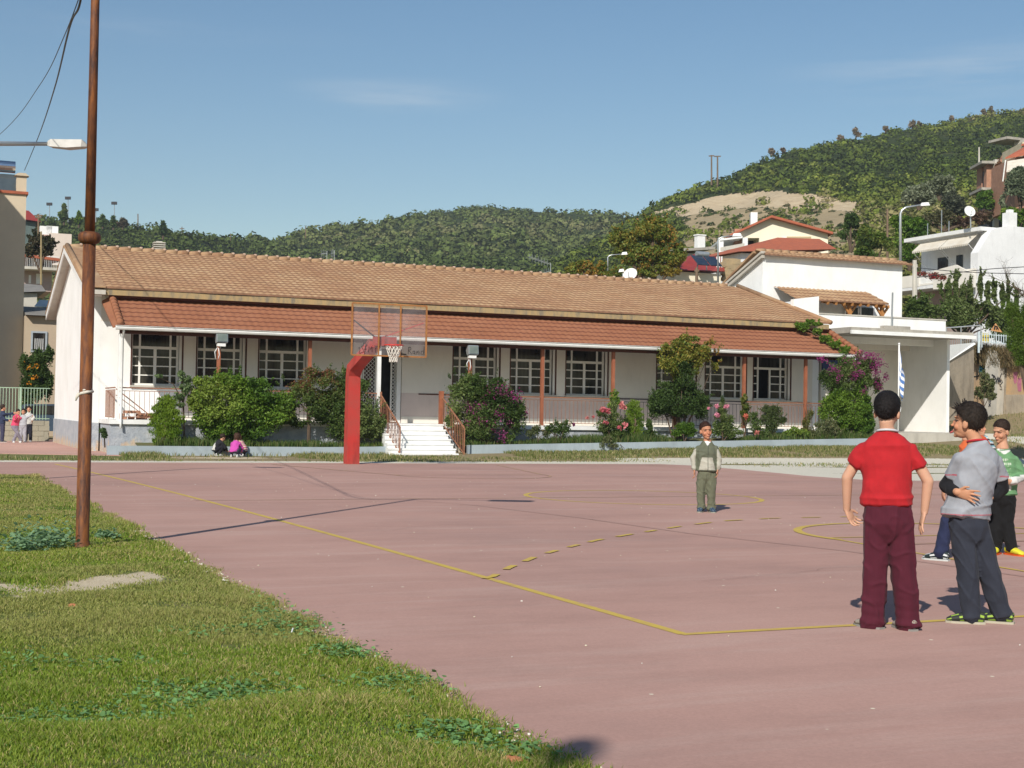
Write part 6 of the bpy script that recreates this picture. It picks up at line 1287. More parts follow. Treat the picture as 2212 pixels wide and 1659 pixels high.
for a_,b_,c_,d_,mt in ((1612,1628,520,545,dark_paint),(1645,1660,522,532,whm),(1700,1752,511,524,M('ochre_recess',(.5,.4,.24),None,1,.9,0)),(1690,1698,512,520,whm)):
    yv=GYW+2.15 if a_<1640 else GYW-.03; m=MB(); m.prism([P_(a_,d_,yv),P_(b_,d_,yv),P_(b_,c_,yv),P_(a_,c_,yv)],yv-.03,yv+.02,'y'); m.build('window',mt,ch)
r1=thing('tiled_roof_house','low house with a wide red hipped roof just above the hall','house',tuple(toL(dep(1700,590,100))))
gy2=toL(dep(1700,540,100))[1]; Q2=lambda u,v,y: (pl(u,v,y)[0],y,pl(u,v,y)[2])
m=MB(); a=Q2(1596,543,gy2);b=Q2(1808,538,gy2);c=Q2(1770,516,gy2+4);d=Q2(1680,513,gy2+4); e=(b[0],gy2+8,b[2]); f=(a[0],gy2+8,a[2]); m.add([a,b,c,d,e,f],[(0,1,2,3),(1,4,2),(3,2,4,5),(0,3,5),(0,5,4,1)]); m.build('roof',clay,r1,fix=True)
m=MB(); m.box((a[0]+.5,gy2+.5,a[2]-5),(b[0]-.5,gy2+7.5,a[2]-.02)); m.build('wall',whm,r1)
r2=thing('red_sheet_house','cream house with a dark red sheet roof behind the school','house',tuple(toL(dep(1510,640,84))))
gy3=toL(dep(1510,583,84))[1]; m=MB(); a=Q2(1462,583,gy3);b=Q2(1566,586,gy3);c=Q2(1560,556,gy3+3.5);d=Q2(1500,549,gy3+3.5); e=(b[0],gy3+7,b[2]); f=(a[0],gy3+7,a[2]); m.add([a,b,c,d,e,f],[(0,1,2,3),(1,4,2),(3,2,4,5),(0,3,5),(0,5,4,1)]); m.build('roof',redroof,r2,fix=True)
m=MB(); a=Q2(1466,583,gy3);  m.box((a[0],gy3+.3,a[2]-6),(b[0]-.1,gy3+6.5,a[2]-.06)); m.build('wall',crm,r2)
for u in (1549,1554,1559): m=MB(); q=Q2(u,570,gy3+1); m.tube([(q[0],q[1],q[2]-.6),(q[0],q[1],q[2]+.45)],.05,6); m.build('flue',white_paint,r2)
shd=thing('solar_heater','rooftop solar water heater on the dark red roof','solar heater',tuple(toL(dep(1515,565,84))))
def heater(t,u,v,Y,s):
    p=toL(dep(u,v,Y)); m=MB(); m.tube([(p[0]-.65*s,p[1],p[2]),(p[0]+.65*s,p[1],p[2])],.26*s,14); m.build('tank',galv,t,smooth=False)
    for k in (-1,1):
        m=MB(); x0=p[0]+(k*.68-.62)*s; x1=x0+1.2*s; m.hexa([(x0,p[1]-1.5*s,p[2]-1.25*s),(x1,p[1]-1.5*s,p[2]-1.25*s),(x1,p[1]-.1*s,p[2]-.25*s),(x0,p[1]-.1*s,p[2]-.25*s),(x0,p[1]-1.55*s,p[2]-1.18*s),(x1,p[1]-1.55*s,p[2]-1.18*s),(x1,p[1]-.15*s,p[2]-.18*s),(x0,p[1]-.15*s,p[2]-.18*s)]); m.build('collector',M('collector_blue',(.03,.045,.07),(.02,.03,.05),3,.15,0,spec=.6),t)
    m=MB(); m.bar((p[0]-.5*s,p[1],p[2]-.2*s),(p[0]-.5*s,p[1],p[2]-1.5*s),.05); m.bar((p[0]+.5*s,p[1],p[2]-.2*s),(p[0]+.5*s,p[1],p[2]-1.5*s),.05); m.build('stand',galv,t)
heater(shd,1517,549,83,.62)
sh2=thing('flat_roof_house','small grey house with a flat slab roof and white chimneys below the quarry','house',tuple(toL(dep(1505,560,110))))
gy4=toL(dep(1505,540,110))[1]; m=MB(); a=Q2(1466,537,gy4);b=Q2(1545,533,gy4); m.hexa([(a[0],gy4,a[2]-.2),(b[0],gy4,b[2]-.2),(b[0],gy4+6,b[2]-.2),(a[0],gy4+6,a[2]-.2),(a[0],gy4,a[2]),(b[0],gy4,b[2]),(b[0],gy4+6,b[2]),(a[0],gy4+6,a[2])]); m.build('roof_slab',concrete,sh2)
m=MB(); m.box((a[0]+.7,gy4+.7,a[2]-4),(b[0]-.7,gy4+6,a[2]-.2)); m.build('wall',pale_concrete,sh2)
for u in (1515,): m=MB(); q=Q2(u,532,gy4+2); m.box((q[0]-.35,q[1],q[2]-.3),(q[0]+.35,q[1]+.5,q[2]+.85)); m.box((q[0]-.42,q[1]-.05,q[2]+.852),(q[0]+.42,q[1]+.55,q[2]+.95)); m.build('chimney',white_paint,sh2)
sw2=thing('stone_wall','short rubble stone wall beside the dark red roof','wall',tuple(toL(dep(1583,600,86))))
gy5=toL(dep(1583,600,86))[1]; m=MB(); random.seed(8)
for i in range(70):
    u=1567+random.random()*32; v=560+random.random()*44; 
    if v<560+max(0,(u-1585))*-.0: continue
    q=Q2(u,v,gy5); s=.09+random.random()*.13; m.box((q[0]-s*1.6,gy5-.04*random.random(),q[2]-s*.55),(q[0]+s*1.6,gy5+.3,q[2]+s*.55))
a=Q2(1566,607,gy5+.02); b=Q2(1600,560,gy5+.02); m.box((a[0],gy5+.02,a[2]),(b[0],gy5+.4,b[2])); m.build('rubble',M('rubble_stone',(.45,.33,.18),(.3,.24,.15),1.5,.95,.5,12,.03),sw2)
# --- street lamps and poles
def lamp(label,u,vb,vt,uh,vh,Y,r=.06,head=.55,group='curved street lamps'):
    b_=dep(u,vb,Y); t=thing('street_lamp',label,'street lamp',tuple(b_),'W',group=group); top=dep(u,vt,Y); hd=dep(uh,vh,Y); 
    c1=Vector(top); c3=Vector(hd); z=c1.lerp(c3,.28); z.z=c1.z+(c3.z-c1.z)*.72; z2=c1.lerp(c3,.08); z2.z=c1.z+(c3.z-c1.z)*.42
    m=MB(); m.tube([b_,c1,z2,z,c3],[r,r*.75,r*.7,r*.6,r*.5],8); m.build('pole',galv,t,smooth=True)
    m=MB(); m.hexa([tuple(c3+Vector((0,-.12,-.05))),tuple(c3+Vector((head,-.12,-.02))),tuple(c3+Vector((head,.12,-.02))),tuple(c3+Vector((0,.12,-.05))),tuple(c3+Vector((.05,-.08,.1))),tuple(c3+Vector((head*.85,-.08,.13))),tuple(c3+Vector((head*.85,.08,.13))),tuple(c3+Vector((.05,.08,.1)))]); m.build('lamp_head',white_paint,t)
lamp('tall curved street lamp rising behind the right end of the white hall',1945,620,462,1988,443,66,.08,.42)
lamp('curved street lamp in front of the cream gabled house',1551,620,520,1582,509,70,.05,.45)
lamp('curved street lamp left of the yellowing tree',1313,620,556,1342,549,80,.05,.35)
lamp('small dim street lamp beside the yellowing tree',1345,640,590,1336,586,74,.04,.3)
def upole(label,u,vb,vt,Y,r,mat=wood,arms=(),group='utility poles',name='utility_pole'):
    b_=dep(u,vb,Y); t=thing(name,label,'utility pole',tuple(b_),'W',group=group); m=MB(); m.tube([b_,dep(u,vt,Y)],[r,r*.75],8); m.build('pole',mat,t)
    for (v,w) in arms: m=MB(); m.bar(dep(u-w,v,Y),dep(u+w,v-.5,Y),r*1.1); m.build('crossarm',mat,t)
    return t
upole('wooden utility pole in front of the dark red roof',1505,640,578,76,.10,arms=((585,5),))
upole('square concrete utility pole before the balcony house',1976,680,562,73,.15,pale_concrete,arms=((575,5),))
upole('thin brown pole among the trees left of the tall lamp',1917,560,452,104,.10)
upole('left pole of the linked pair on the hill crest',1537,400,335,330,.22,arms=((337,6),))
upole('right pole of the linked pair on the hill crest',1550,406,337,330,.22,arms=((338,7),))
upole('thin white post standing above the brick house slab',2115,352,318,152,.10,pale_concrete)
upole('double crossarm pole on the left skyline beside the red roof',83,545,462,120,.10,arms=((466,9),(470,7)))
upole('short pole on the left ridge left of the ridge houses',298,500,462,330,.16)
upole('pole with a fallen crossarm on the left ridge',393,516,490,330,.14,arms=((494,5),))
upole('thin rod like pole on the ridge above the roof vent',498,520,504,330,.1)
upole('wooden pole among scrub above the school ridge',660,515,489,380,.14)
upole('pale yellow wooden pole standing in front of the left terraced houses',89,615,500,78,.06,M('yellow_wood',(.35,.27,.14),None,3,.9,.1))
for i,(u,vt,vb) in enumerate([(107,440,476),(147,427,480),(207,452,480),(247,438,490)]):
    t=upole(['first','second','third','fourth'][i]+' stadium light mast from the left on the left ridge',u,vb,vt,300,.10,galv,arms=((vt+1,4),),group='stadium light masts',name='light_mast')
    m=MB(); 
    for k in (-1,1): q=dep(u+k*3,vt+1,300); m.box((q[0]-.28,299.7,q[2]-.3),(q[0]+.28,300.1,q[2]+.3))
    m.build('lamp_cluster',dark_paint,t)
# TV aerials on the school
def aerial(label,u,vb,vt,c,arms,group='roof aerials'):
    q=pl(u,vb,c); t=thing('tv_aerial',label,'aerial',tuple(q),group=group); m=MB(); z1=pl(u,vt,c)[2]; m.tube([tuple(q),(q[0],c,z1)],.014,5); m.build('mast',galv,t)
    for (va,du,dv,nn) in arms:
        m=MB(); a=pl(u,va,c); b=pl(u+du,va+dv,c); m.bar(a,b,.018); 
        for k in range(nn): p=a+(b-a)*(k+1)/nn; m.bar((p[0],p[1]-.28,p[2]),(p[0],p[1]+.28,p[2]),.008); m.bar((p[0],p[1],p[2]-.15),(p[0],p[1],p[2]+.15),.008)
        m.build('boom',galv,t)
aerial('yellowish rod aerial with a fan of elements behind the ridge',1189,600,568,51.2,((571,-46,-16,7),(585,-20,6,5)))
aerial('small crossed aerial rising over the roof ridge left of centre',706,560,542,51.5,((548,-12,0,3),))
aerial('second small aerial rising over the roof ridge left of centre',722,562,541,51.8,((546,-6,2,3),))
# wires on the right
wire('power_cable',[dep(1976,578,73),dep(2090,588,72),dep(2240,592,70)],.02,'lower dark power cable crossing the balcony house')
wire('power_cable',[dep(1976,600,73),dep(2060,590,72),dep(2140,581,71),dep(2240,575,70)],.02,'upper dark power cable crossing the balcony house')
m=None
# bare branches at the right edge
bt=thing('bare_tree','leafless branching tree in front of the white flank wall','tree',tuple(dep(2260,740,66)),'W'); random.seed(21); m=MB()
def branch(p,d,l,r,k):
    if k==0: return
    pts=[p]; q=Vector(p)
    for _ in range(4): d=(d+Vector((random.gauss(0,.16),random.gauss(0,.16),random.gauss(.02,.12)))).normalized(); q=q+d*l/4; pts.append(Vector(q))
    m.tube(pts,[r*(1-.12*i) for i in range(5)],5)
    for j in range(3): branch(pts[random.choice((2,3,4))],(d+Vector((random.gauss(-.15,.55),random.gauss(0,.5),random.gauss(.15,.45)))).normalized(),l*.68,r*.55,k-1)
branch(Vector(dep(2260,740,66)),Vector((-.35,0,1)),1.8,.045,5); branch(Vector(dep(2240,640,66)),Vector((-.9,0,.3)),1.5,.028,4); m.build('branches',bark,bt)
# --- left side buildings
lb=thing('beige_house','tall plain beige house cut by the left edge of the picture','house',(0,60,0),'L')
pe=toL(dep(52,620,64)); lb.location=toW((pe[0]-9,pe[1],0)); FR[lb.name]=np.array([pe[0]-9,pe[1],0]); ztp=pl(50,420,pe[1])[2]
bgm=M('beige_plaster',(.60,.50,.36),(.54,.45,.33),.7,.95,.1,20,.01,grime=.05)
m=MB(); m.box((pe[0]-9,pe[1],-.3),(pe[0],pe[1]+9,ztp)); m.build('wall',bgm,lb)
m=MB(); m.box((pe[0]-9.1,pe[1]-.1,ztp),(pe[0]+.08,pe[1]+9,ztp+.12)); m.build('coping',clay,lb)
qx_=pl(45,415,pe[1]+.1)[0]; m=MB(); m.box((qx_-.2,pe[1]+.05,ztp+.12),(pe[0]-.0,pe[1]+.4,pl(50,380,pe[1])[2])); m.prism([(qx_-.3,pl(50,380,pe[1])[2]),(pe[0]+.1,pl(50,380,pe[1])[2]),(pe[0]-.05,pl(50,374,pe[1])[2]),(qx_-.12,pl(50,374,pe[1])[2])],pe[1]-.05,pe[1]+.5,'y'); m.build('chimney',bgm,lb)
sh3=thing('solar_heater','shiny solar water heater tank above a glass collector on the beige house','solar heater',tuple(pl(20,415,pe[1]+.6)))
p=pl(12,360,pe[1]+.9); m=MB(); m.tube([(p[0]-1.3,p[1],p[2]),(p[0]+.42,p[1],p[2])],.27,18); m.build('tank',M('bright_steel',(.7,.7,.7),None,2,.18,0,metal=1),sh3)
a=pl(0,412,pe[1]+.15); b=pl(40,412,pe[1]+.15); c=pl(42,378,pe[1]+.9); d=pl(3,376,pe[1]+.9)
m=MB(); m.add([(a[0]-1.2,a[1],a[2]),tuple(b),tuple(c),(d[0]-1.2,d[1],d[2]),(a[0]-1.2,a[1]+.06,a[2]-.1),(b[0],b[1]+.06,b[2]-.1),(c[0],c[1]+.06,c[2]-.1),(d[0]-1.2,d[1]+.06,d[2]-.1)],[(0,1,2,3),(7,6,5,4),(0,4,5,1),(1,5,6,2),(2,6,7,3),(3,7,4,0)]); m.build('collector',M('collector_glass',(.07,.09,.10),None,3,.12,0,spec=.7),sh3)
m=MB(); m.bar(tuple(c),tuple(pl(42,412,pe[1]+.9)),.04); m.bar(tuple(b),tuple(c),.04); m.build('stand',galv,sh3)
# unseen block added outside the frame, shaped to shadow the beige house
nb=thing('shading_house','unseen house added outside the left edge to shade the beige house','house',(pe[0]-14,pe[1]-6,0))
m=MB(); m.box((pe[0]-14,pe[1]-5.66,-.2),(pe[0]-4.6,pe[1]-2,14.7)); m.build('wall',bgm,nb)
m=MB(); m.box((pe[0]-14.1,pe[1]-5.76,14.7),(pe[0]-4.5,pe[1]-1.9,14.9)); m.build('roof_slab',clay,nb)
# low beige house with barred window behind the orange tree
sb=thing('small_beige_house','small beige house with a barred window and grey tiled roof','house',tuple(toL(dep(55,880,64))))
y6=pe[1]-.6; P6=lambda u,v,y=None:pl(u,v,y or y6)
sbm=M('tan_plaster',(.46,.37,.26),(.42,.33,.24),.8,.95,.1)
m=MB(); m.box((pe[0]+.02,y6,-.2),(P6(126,700)[0],y6+7,P6(60,682)[2])); m.build('wall',sbm,sb)
gt=M('grey_tiles',(.25,.235,.21),(.18,.17,.155),2,.9,.4,8,.03)
a=P6(54,681);b=P6(118,684);c=P6(95,664,y6+3);d=P6(54,662,y6+3); a[0]=d[0]=pe[0]+.05; m=MB(); m.add([(a[0],y6-.4,a[2]),(b[0]+.3,y6-.4,b[2]),tuple(c),tuple(d),(b[0]+.3,y6+7,b[2]),(a[0],y6+7,a[2])],[(0,1,2,3),(1,4,2),(3,2,4,5),(0,3,5),(0,5,4,1)]); m.build('roof',gt,sb,fix=True)
wa,wb=P6(70,757),P6(98,720); m=MB(); m.box((wa[0],y6-.02,wa[2]),(wb[0],y6-.005,wb[2])); f=m.build('window',glassd,sb)
m=MB(); 
for q in ((wa[0]-.08,wa[2]-.08,wb[0]+.08,wa[2]),(wa[0]-.08,wb[2],wb[0]+.08,wb[2]+.08),(wa[0]-.08,wa[2],wa[0],wb[2]),(wb[0],wa[2],wb[0]+.08,wb[2])): m.box((q[0],y6-.07,q[1]),(q[2],y6-.021,q[3]))
m.build('frame',M('pale_blue_frame',(.38,.42,.45),None,2,.6,0),f)
m=MB()
for i in range(5): x=wa[0]+.1+i*(wb[0]-wa[0]-.2)/4; m.bar((x,y6-.05,wa[2]+.05),(x,y6-.05,wb[2]-.25),.025)
m.build('window_bars',white_paint,f)
lw=thing('grey_tiled_house','house with a grey tiled roof and brown garden terrace on the left slope','house',tuple(toL(dep(70,660,82))))
y7=toL(dep(70,640,82))[1]; a=pl(40,632,y7);b=pl(98,630,y7); m=MB(); m.box((a[0],y7,a[2]-3),(pl(80,640,y7)[0],y7+6,a[2])); m.build('wall',pale_concrete,lw)
c=pl(90,616,y7+3);d=pl(44,612,y7+3); m=MB(); m.add([(a[0],y7-.3,a[2]),(b[0],y7-.3,b[2]),tuple(c),tuple(d),(b[0],y7+6,b[2]),(a[0],y7+6,a[2])],[(0,1,2,3),(1,4,2),(3,2,4,5),(0,3,5),(0,5,4,1)]); m.build('roof',gt,lw,fix=True)
m=MB(); q=pl(90,660,y7-2); m.hexa([(q[0]-.4,y7-2.2,q[2]-.1),(q[0]+.3,y7-2.2,q[2]-.1),(q[0]+.6,y7-1.6,q[2]+.3),(q[0]-.1,y7-1.6,q[2]+.3),(q[0]-.4,y7-2.2,q[2]-.05),(q[0]+.3,y7-2.2,q[2]-.05),(q[0]+.6,y7-1.6,q[2]+.35),(q[0]-.1,y7-1.6,q[2]+.35)]); m.build('roof_collector',M('coll2',(.05,.08,.12),None,2,.2,0,spec=.6),lw)
tb=thing('balcony_block','two storey house with a long balcony on the left hillside','house',tuple(toL(dep(60,620,105))))
y8=toL(dep(60,600,105))[1]; PQ=lambda u,v,y=None:pl(u,v,y if y else y8)
m=MB(); m.box((PQ(30,600)[0],y8,PQ(60,628)[2]),(PQ(112,600)[0],y8+7,PQ(60,556)[2])); m.build('wall',M('rose_render',(.42,.32,.28),(.36,.28,.25),.8,.95,.1),tb)
m=MB(); a=PQ(30,550);b=PQ(130,563); m.add([(a[0],y8-1.5,a[2]),(b[0],y8-1.5,b[2]),(b[0],y8+7,b[2]+.6),(a[0],y8+7,a[2]+.6),(a[0],y8-1.5,a[2]-.2),(b[0],y8-1.5,b[2]-.2),(b[0],y8+7,b[2]+.4),(a[0],y8+7,a[2]+.4)],[(0,1,2,3),(7,6,5,4),(0,4,5,1),(1,5,6,2),(2,6,7,3),(3,7,4,0)]); m.build('roof',clay,tb,fix=True)
m=MB(); m.box((PQ(30,600)[0],y8-1.5,PQ(60,582)[2]-.1),(PQ(122,600)[0],y8,PQ(60,582)[2]+.1)); m.build('balcony_floor',pale_concrete,tb)
m=MB(); z=PQ(60,582)[2]
for i in range(30): x=PQ(30,600)[0]+i*.12; m.bar((x,y8-1.45,z+.1),(x,y8-1.45,z+.9),.02)
m.bar((PQ(30,600)[0],y8-1.45,z+.9),(PQ(122,600)[0],y8-1.45,z+.9),.05); m.build('balcony_railing',white_paint,tb)
for (ua,ub,va,vb,mt) in ((60,68,576,561,dark_paint),(70,78,578,560,white_paint),(90,100,580,563,dark_paint),(62,67,612,594,white_paint),(78,92,612,590,white_paint),(105,112,580,564,dark_paint)):
    m=MB(); m.box((PQ(ua,600)[0],y8-.03,PQ(60,va)[2]),(PQ(ub,600)[0],y8-.005,PQ(60,vb)[2])); m.build('shutter',mt,tb)
pkh=thing('pale_pink_house','plain pale pink house wall above the school gable','house',tuple(toL(dep(120,570,125))))
y9=toL(dep(120,530,125))[1]; pkm=M('pale_pink',(.68,.58,.5),(.62,.53,.46),.7,.95,.1)
m=MB(); m.box((pl(108,500,y9)[0],y9,pl(108,572,y9)[2]),(pl(155,500,y9)[0],y9+6,pl(108,503,y9)[2])); m.build('wall',pkm,pkh)
m=MB(); m.box((pl(92,500,y9)[0],y9+.5,pl(108,572,y9)[2]),(pl(108,500,y9)[0],y9+6,pl(108,506,y9)[2])); m.build('side_wing',M('pale_pink_wing',(.5,.33,.28),None,1,.9,.1),pkh)
for u in (98,112): m=MB(); q=pl(u,503,y9+2); m.box((q[0]-.5,y9+1.5,q[2]-.6),(q[0]+.5,y9+2.2,q[2]+.55)); m.build('chimney',white_paint,pkh)
far('street_tree','dark bare twigged tree in front of the pale pink house','tree',[(80,520,22,14),(105,530,16,18),(65,540,18,16),(95,545,18,12)],95,2600,.2,[(.06,.06,.03),(.09,.075,.04),(.05,.06,.03)],88,590,gap=.4,gsc=1.5,trunk='trunk',crown='crown',sprigs=30,stemr=.08)
rr1=thing('ridge_house','house with a red hipped roof at the left end of the ridge','house',tuple(toL(dep(70,490,190)))); y10=toL(dep(60,475,190))[1]
a=pl(30,470,y10);b=pl(88,479,y10);c=pl(62,455,y10+4);d=pl(30,452,y10+4); m=MB(); m.add([tuple(a),tuple(b),tuple(c),tuple(d),(b[0],y10+8,b[2]),(a[0],y10+8,a[2])],[(0,1,2,3),(1,4,2),(3,2,4,5),(0,3,5),(0,5,4,1)]); m.build('roof',redroof,rr1,fix=True)
m=MB(); m.box((a[0],y10+.8,b[2]-4),(pl(78,480,y10)[0],y10+7,b[2])); m.build('wall',M('teal_grey',(.12,.16,.15),None,2,.9,.1),rr1)
# skyline trees on the left ridge
sky_=[(138,458,10,18,'tall thin conifer on the left skyline',GD),(170,470,9,14,'pointed conifer left of the rusty pole on the skyline',GT),(222,475,9,12,'pointed conifer just right of the rusty pole on the skyline',GD),(265,480,12,10,'bushy tree on the skyline with a pink tinge',[(.10,.09,.05),(.13,.10,.06)]),(352,492,11,16,'broad pointed tree on the skyline above the ridge vent',GD),(245,478,8,12,'slim tree beside the fourth light mast',GD),(110,482,12,12,'rounded dark tree near the first light mast',GD)]
for (u,v,ru,rv,lab,cl_) in sky_:
    far('skyline_tree',lab,'tree',[(u,v+rv*.5,ru*.9,rv*.55),(u+ru*.1,v,ru*.6,rv*.5),(u,v-rv*.5,ru*.35,rv*.45)],290,700,.75,cl_,u,v+rv*1.6,gap=.2,gsc=.4,trunk='trunk',crown='crown',stemr=.2)
for (u,v,ru,rv) in [(1665,325,5,7),(1690,322,4,6),(1815,297,6,7),(1848,284,7,9),(1912,276,5,6),(1970,268,7,10),(1985,268,4,7),(2056,254,4,6),(2125,240,4,6),(2140,236,5,7)]:
    Y_=float(np.interp(u,[1400,2200],[330,400])); far('crest_tree','small brownish tree standing up on the right hill crest','tree',[(u,v+2,ru*1.1,rv*1.0),(u+ru*.8,v+rv*.8,ru*.9,rv*.7)],Y_,420,.6,[(.26,.20,.13),(.19,.16,.10),(.30,.23,.16)],u,v+rv*2,gap=.38,gsc=.4,group='small brown trees on the hill crest',trunk='trunk',crown='crown',stemr=.15)
# ------------------------------------------------------------ people
JOBS=[]
def loft(m,rings,side,n=20,c=None):
    """rings: (centre, half width along side, half depth)"""
    R_=[(np.array(a,float),b,d) for a,b,d in rings]; s0=np.array(side,float)/np.linalg.norm(side); V=[]
    t0=R_[1][0]-R_[0][0]; t1=R_[-1][0]-R_[-2][0]; t0=t0/np.linalg.norm(t0); t1=t1/np.linalg.norm(t1)
    e0=min(R_[0][1],R_[0][2]); e1=min(R_[-1][1],R_[-1][2])
    R_=[(R_[0][0]-t0*e0*.25,R_[0][1]*.5,R_[0][2]*.5),(R_[0][0]-t0*e0*.1,R_[0][1]*.86,R_[0][2]*.86)]+R_+[(R_[-1][0]+t1*e1*.1,R_[-1][1]*.86,R_[-1][2]*.86),(R_[-1][0]+t1*e1*.25,R_[-1][1]*.5,R_[-1][2]*.5)]
    for i,(c_,a,b) in enumerate(R_):
        t=R_[min(i+1,len(R_)-1)][0]-R_[max(i-1,0)][0]; t=t/(np.linalg.norm(t)+1e-9); s=s0-t*(s0@t); s/=np.linalg.norm(s)+1e-9; f=np.cross(t,s)
        for k in range(n): th=2*math.pi*k/n; V.append(c_+s*a*math.cos(th)+f*b*math.sin(th))
    F=[(i*n+k,i*n+(k+1)%n,(i+1)*n+(k+1)%n,(i+1)*n+k) for i in range(len(R_)-1) for k in range(n)]+[tuple(reversed(range(n))),tuple(range((len(R_)-1)*n,len(R_)*n))]
    return m.add(V,F)
def limb(m,pts,rad,n=14):
    P=[np.array(p,float) for p in pts]; 
    for a,b,ra,rb in zip(P,P[1:],rad,rad[1:]):
        d=b-a; s=np.cross(d,[0.3,.9,.2]); loft(m,[(a,ra,ra),(a+d*.5,(ra+rb)/2*1.03,(ra+rb)/2*1.03),(b,rb,rb)],s,n); m.ball(tuple(b),rb*1.0,12,8)
    m.ball(tuple(P[0]),rad[0],12,8)
def hand(m,w,d,thumb,k=1.0,curl=.35,spread=.12):
    """palm and five fingers; d points along the hand, thumb towards the thumb side"""
    w=np.array(w,float); d=np.array(d,float); d/=np.linalg.norm(d); t=np.array(thumb,float); t-=d*(t@d); t/=np.linalg.norm(t); nrm=np.cross(d,t)   # nrm: towards the palm side
    L_=.078*k
    loft(m,[(w-d*.012,.022*k,.017*k),(w+d*L_*.35,.034*k,.014*k),(w+d*L_*.75,.038*k,.013*k),(w+d*L_,.034*k,.010*k)],t,14)
    for i,(off,ln) in enumerate(((.030,.068),(.011,.076),(-.009,.070),(-.027,.054))):
        p=w+d*L_*.92+t*off*k; dr=d+t*spread*(1.5-i)*1.0; dr/=np.linalg.norm(dr); a=curl*.6; pts=[p]
        for s in (.42,.32,.26):
            q=dr*math.cos(a)+nrm*math.sin(a); pts.append(pts[-1]+q*ln*k*s); a+=curl*.9
        m.tube([tuple(x) for x in pts],[.0085*k,.0078*k,.0070*k,.0052*k],8); m.ball(tuple(pts[-1]),.0056*k,8,6)
    p=w+d*L_*.28+t*.026*k; q=(t*.75+d*.65+nrm*.25); q/=np.linalg.norm(q); q2=(t*.35+d*.9+nrm*.35); q2/=np.linalg.norm(q2)
    m.tube([tuple(p),tuple(p+q*.03*k),tuple(p+q*.03*k+q2*.028*k)],[.0115*k,.0095*k,.0068*k],8); m.ball(tuple(p+q*.03*k+q2*.028*k),.0070*k,8,6)
rdg=lambda n: (1-np.minimum(1,np.abs(n-.5)*5))**1.5-.35
def job(name,m,vox,smo,mat,parent,col,disp=None): JOBS.append((name,m,vox,smo,mat,parent,col,disp))
SK=(.52,.27,.17)
